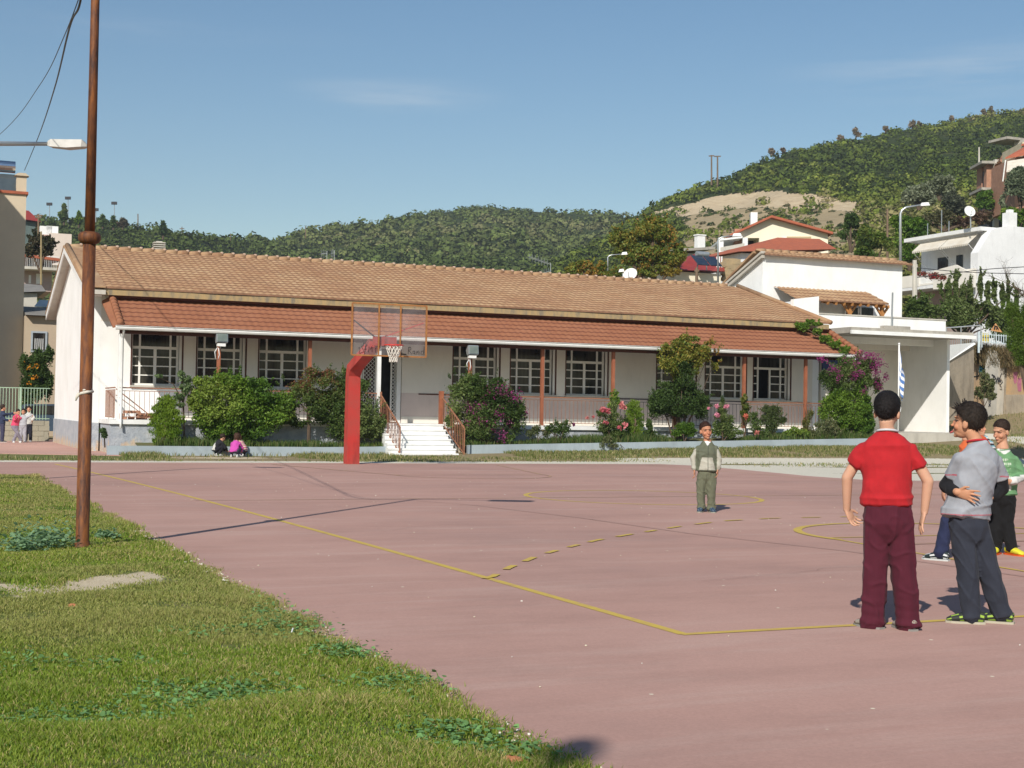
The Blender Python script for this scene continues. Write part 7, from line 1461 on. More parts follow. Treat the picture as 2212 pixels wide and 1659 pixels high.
def person(label,cat,pos,J,A,group=None):
    az=-math.atan2(pos[0],pos[1]); t=thing('person',label,cat,tuple(pos),'O',rz=az,group=group)
    k=J['k']; hk=k*A.get('headk',1.05); hc=np.array(J['head'][:3]); Rh=Matrix.Rotation(R(J['head'][3]),3,'Z')@Matrix.Rotation(R(J['head'][4]),3,'X')@Matrix.Rotation(R(J['head'][5]),3,'Y'); RH=np.array(Rh)
    by=R(J['by']); side=np.array([math.cos(by),math.sin(by),0]); fwd=np.array([-math.sin(by),math.cos(by),0])
    H=lambda x,y,z: tuple(hc+RH@(np.array([x,y,z])*hk))
    b=MB()
    for c_,r_ in (((0,-.012,.035),(.070,.088,.076)),((0,.020,-.025),(.056,.064,.074)),((0,.032,-.072),(.040,.046,.034)),((0,.066,-.092),(.019,.016,.014)),((0,.084,-.014),(.010,.012,.022)),((0,.096,-.030),(.0125,.013,.0095)),((.034,.054,-.035),(.021,.022,.022)),((-.034,.054,-.035),(.021,.022,.022)),((.0,.074,.024),(.044,.012,.010)),((.070,-.004,-.014),(.011,.019,.029)),((-.070,-.004,-.014),(.011,.019,.029)),((0,.080,-.058),(.021,.011,.007)),((0,.078,-.068),(.018,.011,.007))):
        b.ball(H(*c_),tuple(q*hk for q in r_),16,12,rot=Rh)
    nb_=np.array(J['neck']); hb=np.array(H(0,-.015,-.05)); loft(b,[(nb_-[0,0,.04],.062*k*1.1,.055*k*1.1),(nb_+(hb-nb_)*.4,.045*k,.045*k),(hb,.046*k,.047*k)],side)
    TR=[(np.array(c_),a,d) for c_,a,d in J['torso']]
    loft(b,[(c_,a*.86,d*.86) for c_,a,d in TR],side)
    for s in 'LR':
        sh,el,wr=J['sh'+s],J['el'+s],J['wr'+s]; limb(b,[sh,el,wr],[.036*k,.036*k,.024*k]); hd_=J.get('hd'+s)
        if hd_: hand(b,wr,hd_[0],hd_[1],k*1.03,*hd_[2:])
        hp,kn,an=J['hip'+s],J['kn'+s],J['an'+s]; limb(b,[hp,kn,an],[.06*k,.045*k,.032*k])
    def skin(P):
        q=(P-hc)@RH/hk; c=np.tile(np.array(A.get('skin',SK)),(len(P),1)); hz_=np.abs(q[:,2])<.13; fr_=(q[:,1]>.045)&hz_&(np.abs(q[:,0])<.08)
        for sx_ in (-1,1):
            ey=fr_&(((q[:,0]-sx_*.031)/.014)**2+((q[:,2]-.002)/.0062)**2<1); c[ey]=(.04,.025,.02)
            br=fr_&(np.abs(q[:,0]-sx_*.032)<.019)&(np.abs(q[:,2]-.022+.1*np.abs(q[:,0]-sx_*.03))<.0032); c[br]=(.12,.07,.045)
        lp=fr_&(((q[:,0])/.018)**2+((q[:,2]+.063)/.006)**2<1); c[lp]=(.43,.18,.13)
        ck=fr_&(np.abs(q[:,2]+.03)<.03); c[ck]*=(1.04,.93,.9)
        return c
    job('body',b,A.get('vox',.006),2,MSKIN,t,skin)
    # hair: a cap whose edge follows the hairline
    m=MB(); n,kk=44,30; V=[]; hcap=A.get('hairh',1.0)
    for i in range(kk+1):
        ph=math.pi*i/kk
        for j in range(n):
            th=2*math.pi*j/n; d=np.array([math.sin(ph)*math.cos(th),math.sin(ph)*math.sin(th),math.cos(ph)]); fa=math.degrees(math.acos(max(-1,min(1,d[1]/(math.hypot(d[0],d[1])+1e-6)))))
            line=np.interp(fa,[0,35,60,78,95,120,180],A.get('line',[.068,.060,.045,.010,-.018,-.045,-.062])); q=d*np.array([.070,.088,.076])+np.array([0,-.012,.035])
            w_=1/(1+math.exp(-(q[2]-line)/.0035)); thick=(.010+.012*max(0,d[2]))*hcap*(1+.25*mnoise.noise(Vector(d*3))+.10*mnoise.noise(Vector((d[0]*26,d[1]*26,d[2]*5))))
            rr_=1+(thick/.08)*w_-(.06)*(1-w_); q=d*np.array([.070,.088,.076])*rr_+np.array([0,-.012,.035]); V.append(H(*q))
    F=[(i*n+j,i*n+(j+1)%n,(i+1)*n+(j+1)%n,(i+1)*n+j) for i in range(kk) for j in range(n)]; m.add(V,F)
    hcol=A.get('hair',(.012,.009,.008)); 
    if A.get('tufts'):
        for q_,d_,l_ in A['tufts']:
            for _ in range(10):
                p=np.array(q_)+np.random.default_rng(len(m.v)).normal(0,.008,3); dd=np.array(d_)+np.random.default_rng(len(m.v)+1).normal(0,.25,3); m.tube([H(*p),H(*(p+dd*l_*.6)),H(*(p+dd*l_))],[.006,.004,.001],5)
    nst=A.get('strands',2600); rs=np.random.default_rng(17+len(JOBS))
    for _ in range(nst):
        d=rs.normal(size=3); d/=np.linalg.norm(d); fa=math.degrees(math.acos(max(-1,min(1,d[1]/(math.hypot(d[0],d[1])+1e-6))))); line=np.interp(fa,[0,35,60,78,95,120,180],A.get('line',[.068,.060,.045,.010,-.018,-.045,-.062])); q=d*np.array([.070,.088,.076])+np.array([0,-.012,.035])
        if q[2]<line+.004: continue
        th_=(.010+.012*max(0,d[2]))*hcap; q=q*(1+th_/.085*.85); tg=np.array([d[0]*.5,d[1]*.6+(.45 if d[1]>-.3 else -.3),-.9])+rs.normal(0,.16,3); tg-=d*(tg@d)*.8; tg/=np.linalg.norm(tg)+1e-9; w=np.cross(tg,d)*.0016; l=rs.uniform(.012,.03)*min(1.3,hcap); e=q+tg*l*.6+d*.0012; f_=q+tg*l+d*rs.uniform(-.003,.003)
        m.add([H(*(q-w)),H(*(q+w)),H(*(e+w)),H(*(e-w)),H(*f_)],[(0,1,2,3),(3,2,4)])
    m.c=[tuple(np.array(hcol)*(.6+.9*random.random())) for _ in m.f]; m.build('hair',MHAIR,t,smooth=False)
    if A.get('tongue'): m=MB(); m.ball(H(0,.092,-.072),tuple(np.array((.013,.022,.007))*k),12,8,rot=Rh@Matrix.Rotation(R(-35),3,'X'),col=(.50,.12,.12)); m.build('tongue',MSKIN,t,smooth=True)
    # shirt
    s=MB(); ex=A.get('ease',.014); loft(s,[(c_,a+ex,d+ex) for c_,a,d in TR],side,28); 
    hem=TR[0]; loft(s,[(hem[0],hem[1]+ex+.004,hem[2]+ex+.004),(hem[0]+np.array([0,0,.05]),hem[1]+ex,hem[2]+ex)],side,28)
    for q in 'LR':
        sh,el,wr=[np.array(J[x+q],float) for x in ('sh','el','wr')]; sl_=A['sleeve']
        if sl_<1: e=sh+(el-sh)*sl_; limb(s,[sh,sh+(e-sh)*.6],[.050*k,.055*k]); loft(s,[(sh+(e-sh)*.4,.055*k,.055*k),(e,.060*k,.056*k)],side,16)
        else: limb(s,[sh,el],[.050*k,.050*k]); limb(s,[el,el+(wr-el)*.9],[.050*k,.043*k])
    sc=A['shirt']; fold=A.get('fold',.006); sd=len(JOBS)
    def sdisp(P,N): 
        return fold*(1.5*rdg(vnoise(P*np.array([7,7,20]),1,sd))+1.2*rdg(vnoise(P*np.array([15,15,8])+P[:,2:3]*7,1,sd+1))+.4*(vnoise(P,45,sd+2)-.5))
    job('shirt',s,A.get('voxc',.009),3,MCLOTH,t,sc if callable(sc) else (lambda P: np.tile(np.array(sc),(len(P),1))),sdisp)
    if A.get('under'):   # long dark sleeves showing below the short ones
        for q in 'LR':
            sh,el,wr=[np.array(J[x+q],float) for x in ('sh','el','wr')]; m=MB(); limb(m,[sh+(el-sh)*.5,el],[.050*k,.049*k]); limb(m,[el,el+(wr-el)*.82],[.047*k,.037*k]); uc=A['under']; job('undersleeve',m,.009,2,MCLOTH,t,lambda P,uc=uc: np.tile(np.array(uc),(len(P),1)),sdisp)
    if A.get('collar'):
        m=MB(); c0=TR[-1][0]; m.tube([tuple(c0+np.array([0,0,.002])+side*math.cos(a)*.064*k+fwd*math.sin(a)*.06*k+np.array([0,0,-.012*math.sin(a)])) for a in np.linspace(0,2*math.pi,25)],.0075*k,8,caps=False); m.c=[A['collar']]*len(m.f); m.build('collar',MCLOTH,t,smooth=True)
    # trousers
    p=MB(); T2=J['pants']; loft(p,[(np.array(c_),a,d) for c_,a,d in T2],side,28)
    for q in 'LR':
        hp,kn,an=[np.array(J[x+q],float) for x in ('hip','kn','an')]; r0,r1,r2=J['legr']; limb(p,[hp,kn,an],[r0,r1,r2],18); d=an-kn; d/=np.linalg.norm(d); loft(p,[(an-d*.03,r2,r2),(an+d*.015,r2*1.06,r2*1.06)],side,18)
    za=max(J['anL'][2],J['anR'][2]); pc=A['trousers']; pf=A.get('pfold',.006)
    def pdisp(P,N):
        low=np.clip((za+.20-P[:,2])/.2,0,1); return pf*(rdg(vnoise(P*np.array([15,15,4]),1,sd+4))*1.3+1.0*rdg(vnoise(P*np.array([9,9,14])+P[:,:1]*12,1,sd+5)))+low*pf*2.2*(vnoise(P*np.array([6,6,52]),1,sd+6)-.4)
    job('trousers',p,A.get('voxc',.009),3,MCLOTH,t,lambda P: np.tile(np.array(pc),(len(P),1)),pdisp)
    # shoes
    for q in 'LR':
        an=np.array(J['an'+q],float); d=np.array([*J['ft'+q],0.]); d/=np.linalg.norm(d); sd_=np.array([-d[1],d[0],0]); hz0=J.get('sole'+q,0.0); o_=np.array([an[0],an[1],hz0]); kk_=k*A.get('shoek',1)
        m=MB(); rg=[(-.075,.026,.034,.036),(-.04,.034,.042,.044),(.02,.037,.038,.040),(.08,.042,.028,.030),(.13,.036,.020,.022),(.158,.02,.012,.014)]
        loft(m,[(o_+d*x*kk_+np.array([0,0,(.006+z_)*kk_]),a*kk_,h_*kk_) for x,a,h_,z_ in rg],sd_,14); c1=A['shoe']; c2=A.get('sole',(.6,.6,.57)); m.ball(tuple(o_+np.array([0,0,.06*kk_])-d*.02),.032*kk_,10,8)
        m.c=[None]*len(m.f); 
        for i,f in enumerate(m.f):
            cc=np.mean([m.v[x] for x in f],0); r_=(cc-o_)@d/kk_; m.c[i]=c1 if not (A.get('shoe2') and (i%4==0)) else A['shoe2']
        nf=len(m.f); V=[]; 
        for x,a in ((-.085,.028),(-.05,.040),(.02,.040),(.08,.048),(.135,.040),(.168,.018)): 
            for sgn in (-1,1): V.append(o_+d*x*kk_+sd_*a*sgn*kk_)
        V2=[v+np.array([0,0,.014*kk_]) for v in V]; n=6; Vv=V+V2; F=[]
        for i in range(n-1): F+=[(2*i,2*i+1,2*i+3,2*i+2),(12+2*i,12+2*i+2,12+2*i+3,12+2*i+1),(2*i,2*i+2,12+2*i+2,12+2*i),(2*i+1,12+2*i+1,12+2*i+3,2*i+3)]
        F+=[(0,12,13,1),(10,11,23,22)]; m.add(Vv,F,0,c2); m.build('shoe',MTINT,t,smooth=False,fix=True)
    return t
def base_pose(h,yaw=0,arm=0.0):
    s=h; by=R(yaw); r=np.array([math.cos(by),math.sin(by),0]); f=np.array([-math.sin(by),math.cos(by),0])
    P=lambda a,b,z:(r*a*s+f*b*s+np.array([0,0,z*s]))
    J=dict(k=h*.158/.215,head=(*P(0,.01,.915),yaw,0,0),by=yaw,neck=P(0,-.005,.828))
    J['torso']=[(P(0,0,z),a*s,d*s) for z,a,d in ((.50,.098,.07),(.56,.096,.07),(.63,.094,.066),(.70,.102,.066),(.745,.104,.060),(.785,.078,.05),(.825,.042,.04))]
    J['pants']=[(P(0,0,z),a*s,d*s) for z,a,d in ((.39,.06,.05),(.44,.092,.072),(.48,.105,.08),(.53,.10,.074),(.57,.092,.068))]
    J['legr']=(.058*s,.050*s,.044*s)
    for q,g in (('L',-1),('R',1)):
        J['sh'+q]=P(.098*g,0,.742);J['el'+q]=P((.15+arm)*g,.0,.625);J['wr'+q]=P((.155+arm)*g,.03,.48)
        J['hip'+q]=P(.05*g,0,.46);J['kn'+q]=P(.056*g,.01,.27);J['an'+q]=P(.06*g,0,.05);J['ft'+q]=tuple((f+r*.15*g)[:2]); J['hd'+q]=((0+f*.1+np.array([0,0,-1])),f,.35,.05)
    return J
v3=lambda *a: np.array(a,float)
# boy in red, back to us
J=base_pose(1.5); J.update(k=1.0,head=(-.015,.0,1.395,-12,-4,2),neck=v3(-.012,0,1.265),
 torso=[(v3(-.01,0,.80),.152,.105),(v3(-.012,0,.88),.150,.105),(v3(-.012,0,.96),.143,.10),(v3(-.012,0,1.05),.150,.098),(v3(-.012,0,1.11),.158,.092),(v3(-.012,0,1.165),.152,.082),(v3(-.012,0,1.205),.125,.070),(v3(-.012,0,1.24),.085,.060),(v3(-.012,0,1.268),.052,.050)],
 shL=v3(-.160,0,1.15),shR=v3(.137,0,1.145),elL=v3(-.262,.03,.965),elR=v3(.244,.02,.955),wrL=v3(-.264,.09,.755),wrR=v3(.224,.05,.755),
 hdL=(v3(.42,.25,-.85),v3(.5,.8,.1),.55,.22),hdR=(v3(-.22,.05,-.95),v3(-.2,.9,0),.18,.34),
 hipL=v3(-.076,0,.69),hipR=v3(.076,0,.69),knL=v3(-.078,.0,.40),knR=v3(.098,.0,.40),anL=v3(-.088,.0,.045),anR=v3(.128,.0,.045),ftL=(-.75,.65),ftR=(-.55,.8),
 pants=[(v3(0,0,.56),.09,.07),(v3(0,0,.61),.135,.10),(v3(-.002,0,.68),.162,.122),(v3(-.004,0,.76),.156,.118),(v3(-.006,0,.83),.145,.105)],legr=(.088,.080,.080))
def redcol(P):
    c=np.tile(np.array((.40,.017,.022)),(len(P),1)); f=(P[:,0]>.145)&(P[:,0]<.20)&(P[:,2]<1.06)&(P[:,2]>.98)&(P[:,1]>.02); c[f]=(.6,.3,.06); return c
px_,py_=gnd(1916,1362)[:2]
person('boy seen from behind in a red t-shirt and maroon trousers','person',(px_,py_,.012),J,dict(shirt=redcol,trousers=(.075,.012,.023),sleeve=.52,collar=(.55,.55,.58),shoe=(.30,.27,.23),shoe2=(.20,.08,.06),sole=(.25,.24,.22),shoek=.92,hair=(.012,.010,.010),skin=(.56,.32,.215),vox=.0048,voxc=.007,fold=.008,pfold=.008,hairh=1.0,line=[.068,.060,.045,.010,-.018,-.065,-.098]))
# boy in grey, sticking his tongue out
J=base_pose(1.44,35); J.update(k=1.0,head=(-.072,.0,1.338,74,6,0),neck=v3(-.015,0,1.205),
 torso=[(v3(-.080,0,.72),.165,.125),(v3(-.065,0,.79),.150,.115),(v3(-.040,0,.88),.132,.10),(v3(-.012,0,.99),.128,.098),(v3(.0,0,1.06),.138,.094),(v3(-.003,0,1.11),.130,.082),(v3(-.006,0,1.15),.105,.07),(v3(-.01,0,1.185),.072,.058),(v3(-.012,0,1.21),.05,.05)],
 shL=v3(-.122,-.06,1.085),shR=v3(.108,.075,1.075),elL=v3(-.205,.02,.905),elR=v3(.150,.17,.90),wrL=v3(-.135,-.145,.875),wrR=v3(.075,.05,.84),hdL=(v3(.95,-.08,-.22),v3(-.1,-.2,.9),.12,.16),hdR=(v3(-.6,-.3,-.5),v3(0,0,1),.3,.1),
 hipL=v3(-.11,-.03,.65),hipR=v3(-.01,.03,.65),knL=v3(-.065,-.03,.37),knR=v3(.065,.04,.37),anL=v3(-.035,-.03,.055),anR=v3(.150,.07,.06),ftL=(-1,-.08),ftR=(-.9,.15),
 pants=[(v3(-.055,0,.50),.09,.07),(v3(-.055,0,.56),.125,.105),(v3(-.06,0,.64),.14,.12),(v3(-.065,0,.70),.135,.11),(v3(-.065,0,.76),.125,.10)],legr=(.085,.074,.064))
def greycol(P):
    c=np.tile(np.array((.30,.315,.345)),(len(P),1)); z=P[:,2]+.12*(P[:,0]+.08); c[np.abs(P[:,2]-.725-.10*(-P[:,0]-.08)*0)<.0045]=(.45,.06,.09)
    for q in (v3(-.185,-.01,.972),v3(.14,.15,.965)): 
        d=np.linalg.norm(P-q,axis=1); c[(d<.085)&(np.abs(P[:,2]-q[2]-.012)<.005)]=(.42,.08,.11)
    return c
px_,py_=gnd(2111,1350)[:2]
person('boy in a grey t-shirt over black sleeves with his tongue out','person',(px_,py_,.012),J,dict(shirt=greycol,under=(.012,.012,.014),trousers=(.030,.034,.048),sleeve=.62,collar=(.45,.03,.04),shoe=(.03,.035,.03),shoe2=(.28,.42,.06),sole=(.42,.39,.30),hair=(.022,.016,.012),skin=(.50,.255,.15),vox=.0048,voxc=.007,fold=.0075,pfold=.007,hairh=1.15,tongue=True,line=[.060,.052,.040,.012,-.010,-.045,-.070],tufts=[((0,.055,.095),(0,.9,.5),.035),((.02,.065,.085),(.1,.9,.1),.03),((-.02,.065,.085),(-.1,.9,.2),.035),((0,.03,.112),(0,.5,.9),.03)]))
# small boy in the green hoodie
J=base_pose(1.27,180); J.update(k=.92,head=(-.027,-.01,1.155,202,-2,5),neck=v3(.0,0,1.02),
 torso=[(v3(-.012,0,.585),.122,.090),(v3(-.012,0,.66),.120,.088),(v3(-.01,0,.76),.118,.085),(v3(-.008,0,.86),.120,.083),(v3(-.005,0,.91),.112,.074),(v3(-.002,0,.955),.085,.062),(v3(0,0,.995),.058,.055)],
 shL=v3(.112,0,.905),shR=v3(-.125,0,.905),elL=v3(.165,.0,.765),elR=v3(-.198,.0,.765),wrL=v3(.148,-.02,.61),wrR=v3(-.180,-.02,.595),hdL=(v3(0,0,-1),v3(0,-1,0),.5,.05),hdR=(v3(.15,0,-1),v3(0,-1,0),.6,.05),
 hipL=v3(.060,0,.52),hipR=v3(-.072,0,.52),knL=v3(.060,-.02,.30),knR=v3(-.080,-.01,.31),anL=v3(.066,-.01,.06),anR=v3(-.078,0,.07),ftL=(.25,-1),ftR=(-.15,-1),
 pants=[(v3(-.01,0,.42),.08,.06),(v3(-.01,0,.48),.118,.09),(v3(-.01,0,.55),.125,.095),(v3(-.01,0,.62),.115,.088)],legr=(.075,.066,.056))
def hoodcol(P):
    g=np.array((.115,.125,.085)); w=np.array((.40,.385,.32)); c=np.tile(g,(len(P),1)); c[(np.abs(P[:,0]+.01)>.150)&(P[:,2]<.93)]=w; c[(P[:,0]+.01)<-.155]=w; c[(P[:,0]+.01)>.148]=w
    c[(P[:,2]>.9)&(np.abs(P[:,0])<.19)]=g
    pk=(P[:,1]<-.04)&(P[:,2]>.60)&(P[:,2]<.775)&(np.abs(P[:,0]-.0)<.095+.25*(.69-P[:,2])); c[pk]=w; c[(P[:,1]<0)&(np.abs(P[:,0]-.012)<.003)&(P[:,2]<.98)]=(.05,.055,.045); v=(P[:,1]<0)&(P[:,2]>.945)&(np.abs(P[:,0]-.005)<(P[:,2]-.945)*.7+.004); c[v]=(.7,.7,.68); return c
px_,py_=gnd(1526,1108)[:2]
person('small boy in a green and beige hooded jacket standing alone on the court','person',(px_,py_,.012),J,dict(shirt=hoodcol,trousers=(.125,.130,.085),sleeve=1,collar=(.11,.12,.08),shoe=(.035,.06,.10),shoe2=(.12,.16,.18),sole=(.3,.29,.24),hair=(.035,.016,.010),skin=(.46,.22,.13),voxc=.008,fold=.007,pfold=.008,hairh=.5,shoek=1.1,headk=1.2,ease=.022))
# boy in the green shirt
J=base_pose(1.36,165); J.update(k=.97,head=(-.012,-.02,1.255,140,-16,-4),neck=v3(.0,0,1.115),
 torso=[(v3(-.0,0,.615),.140,.095),(v3(0,0,.70),.138,.093),(v3(0,0,.80),.130,.09),(v3(0,0,.90),.130,.088),(v3(0,0,.97),.130,.08),(v3(0,0,1.02),.105,.068),(v3(0,0,1.07),.058,.05)],
 shL=v3(.122,0,.965),shR=v3(-.127,0,.965),elL=v3(.195,.0,.80),elR=v3(-.195,.02,.82),wrL=v3(.085,-.17,.75),wrR=v3(-.17,-.04,.64),hdL=(v3(-.8,-.3,-.25),v3(.1,-.3,.9),.8,.05),hdR=(v3(0,0,-1),v3(0,-1,0),.4,.05),
 hipL=v3(.06,0,.56),hipR=v3(-.065,0,.56),knL=v3(.048,-.0,.33),knR=v3(-.055,-.0,.33),anL=v3(.100,-.02,.075),anR=v3(-.050,0,.075),ftL=(.65,-.75),ftR=(-.25,-1),
 pants=[(v3(0,0,.46),.08,.06),(v3(0,0,.52),.122,.09),(v3(0,0,.59),.13,.10),(v3(0,0,.65),.12,.09)],legr=(.080,.070,.060))
def greencol(P):
    g=np.array((.13,.27,.13)); c=np.tile(g,(len(P),1)); w=(.6,.6,.57); c[(P[:,1]<-.10)&(P[:,0]>.04)&(P[:,2]<.80)&(P[:,2]>.66)]=w; c[(P[:,0]>.17)&(P[:,2]<.82)]=w
    v=(P[:,1]<.01)&(P[:,2]>1.025)&(np.abs(P[:,0]-.02)<(P[:,2]-1.02)*1.6); c[v]=w; c[(P[:,2]<.62)&(P[:,0]<-.03)]=w
    n=(np.sin(P[:,0]*420)+np.sin(P[:,2]*610+P[:,0]*90)>.55)&(P[:,1]<-.05)&(np.abs(P[:,0]-.02)<.065)&(P[:,2]<.90)&(P[:,2]>.76)&(np.sin(P[:,2]*260)>-.2); c[n]=(.36,.48,.32)
    h=(P[:,1]<-.05)&(np.abs(P[:,0]-.02)<.068)&(np.abs(P[:,2]-.925)<.011)&(np.sin(P[:,0]*330)>-.5); c[h]=(.5,.58,.45)
    e=(P[:,1]<-.05)&((((P[:,0]-.02)/.036)**2+((P[:,2]-.965)/.014)**2)<1)&(np.sin(P[:,0]*260)>-.6); c[e]=(.5,.58,.45)
    return c
px_,py_=gnd(2163,1200)[:2]
person('boy in a printed green shirt with white sleeves and bright yellow shoes','person',(px_,py_,.012),J,dict(shirt=greencol,trousers=(.010,.010,.011),sleeve=1,collar=(.14,.28,.15),shoe=(.65,.62,.04),shoe2=(.6,.5,.05),sole=(.6,.10,.02),hair=(.03,.018,.012),skin=(.50,.27,.17),vox=.0055,voxc=.008,fold=.007,pfold=.006,hairh=.5,shoek=1.1))
# boy mostly hidden behind the grey one
J=base_pose(1.46,20); 
for q in J: 
    if isinstance(J[q],np.ndarray) and q[:2] in ('sh','el','ne'): J[q]=J[q]+v3(.10,0,0)
J['head']=(.085,0,1.34,30,0,0); J['torso']=[(c_+v3((c_[2]-.7)*.12+.12,0,0),a,d) for c_,a,d in J['torso']]; J['anL']=v3(-.155,-.1,.07); J['knL']=v3(-.075,-.02,.4); J['ftL']=(-.7,.3); J['shL']=v3(.09,0,1.05); J['elL']=v3(-.01,.0,.86); J['wrL']=v3(-.13,.0,.70); J['pants']=[(c_+v3(.08,0,0),a,d) for c_,a,d in J['pants']]; J['hipL']=v3(.0,0,.66); J['hipR']=v3(.15,0,.66); J['knR']=v3(.15,0,.4); J['anR']=v3(.16,0,.07)
px_,py_=gnd(2067,1213)[:2]
person('boy in an orange top and navy trousers almost hidden behind the grey shirted boy','person',(px_,py_,.012),J,dict(shirt=(.55,.12,.04),trousers=(.02,.025,.06),sleeve=1,shoe=(.02,.03,.03),shoe2=(.6,.62,.62),sole=(.5,.52,.5),hair=(.010,.009,.009),skin=SK,vox=.008,voxc=.010,hairh=1.3))
# boy in the striped top
J=base_pose(1.38,-150); J['head']=(-.045,0,1.265,-115,0,0); J['anR']=v3(-.02,.05,.07); J['anL']=v3(.135,-.05,.075); J['knL']=v3(.09,0,.36); J['ftL']=(.7,-.5)
stripe=lambda P: np.where((np.sin(P[:,2]*88)>.35)[:,None],np.array((.03,.03,.04)),np.where((np.sin(P[:,2]*88+2.4)>.4)[:,None],np.array((.22,.45,.52)),np.array((.62,.62,.62))))
px_,py_=gnd(2120,1109)[:2]
person('boy in a black white and blue striped top behind the grey shirted boy','person',(px_,py_,.012),J,dict(shirt=stripe,trousers=(.30,.31,.33),sleeve=1,shoe=(.6,.5,.04),sole=(.5,.5,.45),hair=(.012,.009,.009),skin=SK,vox=.009,voxc=.010,hairh=1.2))
# children at the green fence
def fk(u,v,h,yaw,lab,A,mod=None,grp='children playing by the green fence'):
    J=base_pose(h,yaw)
    if mod: mod(J)
    A=dict(dict(sleeve=1,vox=.012,voxc=.012,strands=300,skin=SK,shoe=(.6,.6,.58),hair=(.03,.018,.012)),**A); g=gnd(u,v); return person(lab,'person',(g[0],g[1],.014),J,A,group=grp)
def mA(J): J['elR']=v3(.22,-.02,1.02); J['wrR']=v3(.36,-.03,1.06); J['hdR']=(v3(1,0,.1),v3(0,0,1),.2,.1); J['elL']=v3(.05,-.15,.85); J['wrL']=v3(.2,-.16,.78); J['hdL']=(v3(1,0,0),v3(0,0,1),.3,.1)
fk(4,956,1.36,-80,'child in navy reaching out at the far left by the fence',dict(shirt=(.03,.04,.08),trousers=(.05,.05,.09),shoe=(.1,.08,.07)),mA)
def mB(J):
    J['neck']=v3(.07,0,1.0); J['head']=(.10,-.02,1.10,-150,-10,0); J['torso']=[(c_+v3((c_[2]-.6)*.2,0,0),a,d) for c_,a,d in J['torso']]
    for q in ('shL','shR'): J[q]=J[q]+v3(.08,0,-.03)
    J['elL']=v3(-.02,-.16,.82); J['wrL']=v3(.12,-.18,.95); J['elR']=v3(-.05,-.14,.86); J['wrR']=v3(.02,-.2,1.0); J['anR']=v3(.22,.03,.08); J['knR']=v3(.1,-.04,.35); J['anL']=v3(-.03,-.03,.06)
fk(31,957,1.24,180,'child in a pink top leaning by the fence',dict(shirt=(.60,.07,.14),trousers=(.22,.20,.24)),mB)
def mC(J): J['elL']=v3(.2,-.1,.95); J['wrL']=v3(.32,-.12,1.02); J['elR']=v3(-.2,-.05,.85); J['wrR']=v3(-.26,-.1,.72)
fk(49,956,1.22,170,'child in a pale grey tracksuit between the pink and the white hooded child',dict(shirt=(.40,.41,.44),trousers=(.36,.36,.40)),mC)
def mD(J): J['elR']=v3(-.2,-.08,.95); J['wrR']=v3(-.36,-.12,.9); J['elL']=v3(.18,-.04,.9); J['wrL']=v3(.12,-.16,.8)
fk(61,955,1.32,170,'child in a white and grey hooded top and black trousers by the fence',dict(shirt=(.50,.50,.47),trousers=(.02,.02,.03)),mD)
# crouching children
def squat(s,yaw):
    J=base_pose(1.15*s,yaw); by=R(yaw); r=np.array([math.cos(by),math.sin(by),0]); f=np.array([-math.sin(by),math.cos(by),0]); P=lambda a,b,z:(r*a+f*b+np.array([0,0,z]))*s
    J['torso']=[(P(0,-.02,.15),.105*s,.08*s),(P(0,.0,.22),.105*s,.08*s),(P(0,.05,.30),.10*s,.075*s),(P(0,.10,.37),.105*s,.07*s),(P(0,.13,.41),.07*s,.055*s)]; J['neck']=P(0,.15,.43); J['head']=(*P(0,.19,.50),yaw,-15,0); J['k']=.80*s
    J['pants']=[(P(0,-.03,.12),.11*s,.09*s),(P(0,-.01,.18),.115*s,.09*s),(P(0,.0,.24),.10*s,.08*s)]; J['legr']=(.065*s,.055*s,.042*s)
    for q,g in (('L',-1),('R',1)): J['hip'+q]=P(.07*g,-.02,.16);J['kn'+q]=P(.10*g,.20,.27);J['an'+q]=P(.09*g,.03,.05);J['sh'+q]=P(.11*g,.11,.36);J['el'+q]=P(.15*g,.2,.25);J['wr'+q]=P(.08*g,.30,.14);J['hd'+q]=(f-np.array([0,0,.6]),r*-g,.3,.1)
    return J
def sq(u,v,s,yaw,lab,A):
    A=dict(dict(sleeve=1,vox=.011,voxc=.011,strands=500,skin=SK,shoe=(.5,.5,.48),hair=(.03,.018,.012),fold=.008),**A); g=gnd(u,v); return person(lab,'person',(g[0],g[1],.01),squat(s,yaw),A,group='children crouching on the gravel')
sq(466,985,1.05,-70,'crouching child in a white and black jacket at the left of the trio',dict(shirt=lambda P: np.where((P[:,0]<-.02)[:,None],np.array((.55,.54,.5)),np.array((.02,.02,.025))),trousers=(.015,.015,.02)))
sq(506,988,1.05,-20,'crouching child with curly hair in a pink top in the middle of the trio',dict(shirt=(.50,.07,.34),trousers=(.05,.05,.08),hair=(.06,.03,.02),hairh=3.2,line=[.07,.06,.04,.0,-.05,-.10,-.12]))
sq(527,986,.98,60,'smaller crouching child in a striped top at the right of the trio',dict(shirt=lambda P: np.where((np.sin(P[:,2]*120)>0)[:,None],np.array((.55,.5,.42)),np.array((.5,.12,.16))),trousers=(.04,.03,.06),hair=(.07,.035,.02),hairh=2.4,line=[.07,.06,.04,.0,-.05,-.10,-.12]))
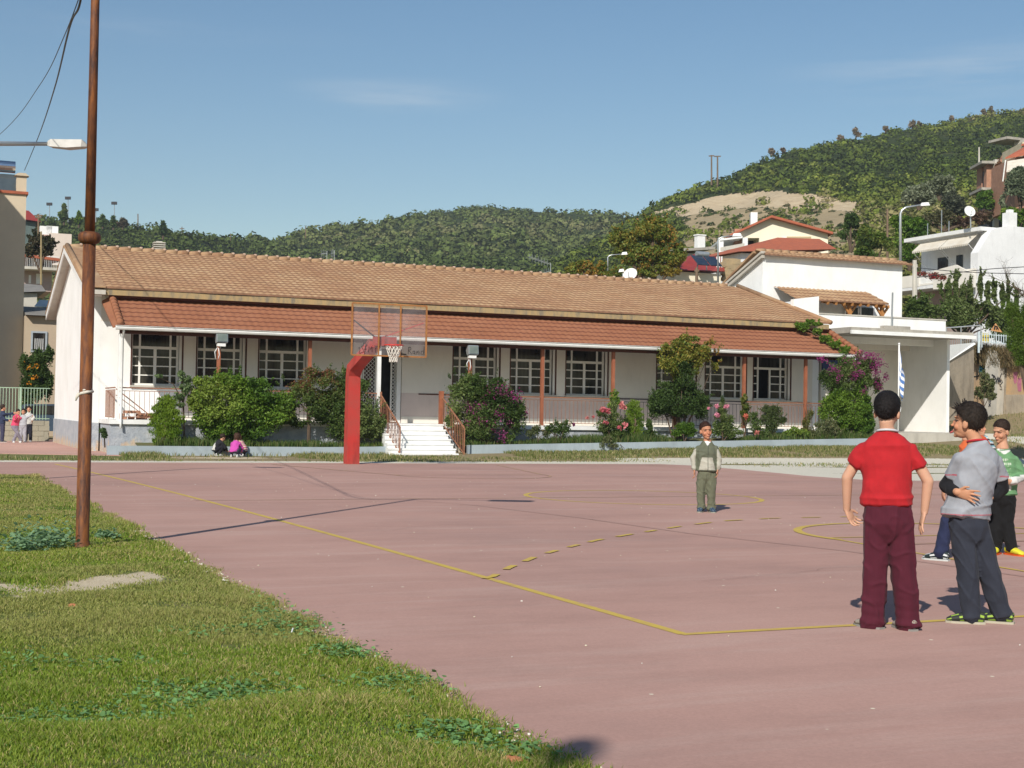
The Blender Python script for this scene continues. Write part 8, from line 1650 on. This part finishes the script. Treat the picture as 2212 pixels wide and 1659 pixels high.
# turn all queued pieces into single continuous surfaces
tmp=[]
for (name,m,vox,smo,mat,parent,col,disp) in JOBS:
    me=bpy.data.meshes.new('tmp'); me.from_pydata(m.v,[],m.f); o=bpy.data.objects.new('tmp',me); COL.objects.link(o)
    bm=bmesh.new(); bm.from_mesh(me); bmesh.ops.recalc_face_normals(bm,faces=bm.faces); bm.to_mesh(me); bm.free()
    a=o.modifiers.new('r','REMESH'); a.mode='VOXEL'; a.voxel_size=vox; b_=o.modifiers.new('s','SMOOTH'); b_.factor=.5; b_.iterations=smo; tmp.append(o)
dg=bpy.context.evaluated_depsgraph_get()
for o,(name,m,vox,smo,mat,parent,col,disp) in zip(tmp,JOBS):
    me=bpy.data.meshes.new_from_object(o.evaluated_get(dg),depsgraph=dg); n=len(me.vertices); P=np.zeros(n*3); me.vertices.foreach_get('co',P); P=P.reshape(-1,3)
    if disp is not None:
        N=np.zeros(n*3); me.vertices.foreach_get('normal',N); N=N.reshape(-1,3); d=disp(P,N); P2=P+N*d[:,None]; me.vertices.foreach_set('co',P2.ravel())
    at=me.attributes.new('tint','FLOAT_COLOR','POINT'); c=np.ones((n,4),np.float32); c[:,:3]=col(P); at.data.foreach_set('color',c.ravel())
    me.polygons.foreach_set('use_smooth',[True]*len(me.polygons)); me.materials.clear(); me.materials.append(mat); me.update(); me.name=name
    q=bpy.data.objects.new(name,me); COL.objects.link(q); q.parent=parent
for o in tmp:
    me=o.data; bpy.data.objects.remove(o); bpy.data.meshes.remove(me)
# ------------------------------------------------------------ air
m=MB(); m.box((-700,-60,-1.5),(800,760,125)); hzm=bpy.data.materials.new('air'); hzm.use_nodes=True; t=hzm.node_tree; t.nodes.clear(); o_=t.nodes.new('ShaderNodeOutputMaterial'); v_=t.nodes.new('ShaderNodeVolumePrincipled')
v_.inputs['Color'].default_value=(.86,.92,1,1); v_.inputs['Density'].default_value=.0003; v_.inputs['Anisotropy'].default_value=.2; t.links.new(v_.outputs[0],o_.inputs['Volume'])
hz_=m.build('haze',hzm,kind='stuff',label='faint haze over the hills',cat='haze')
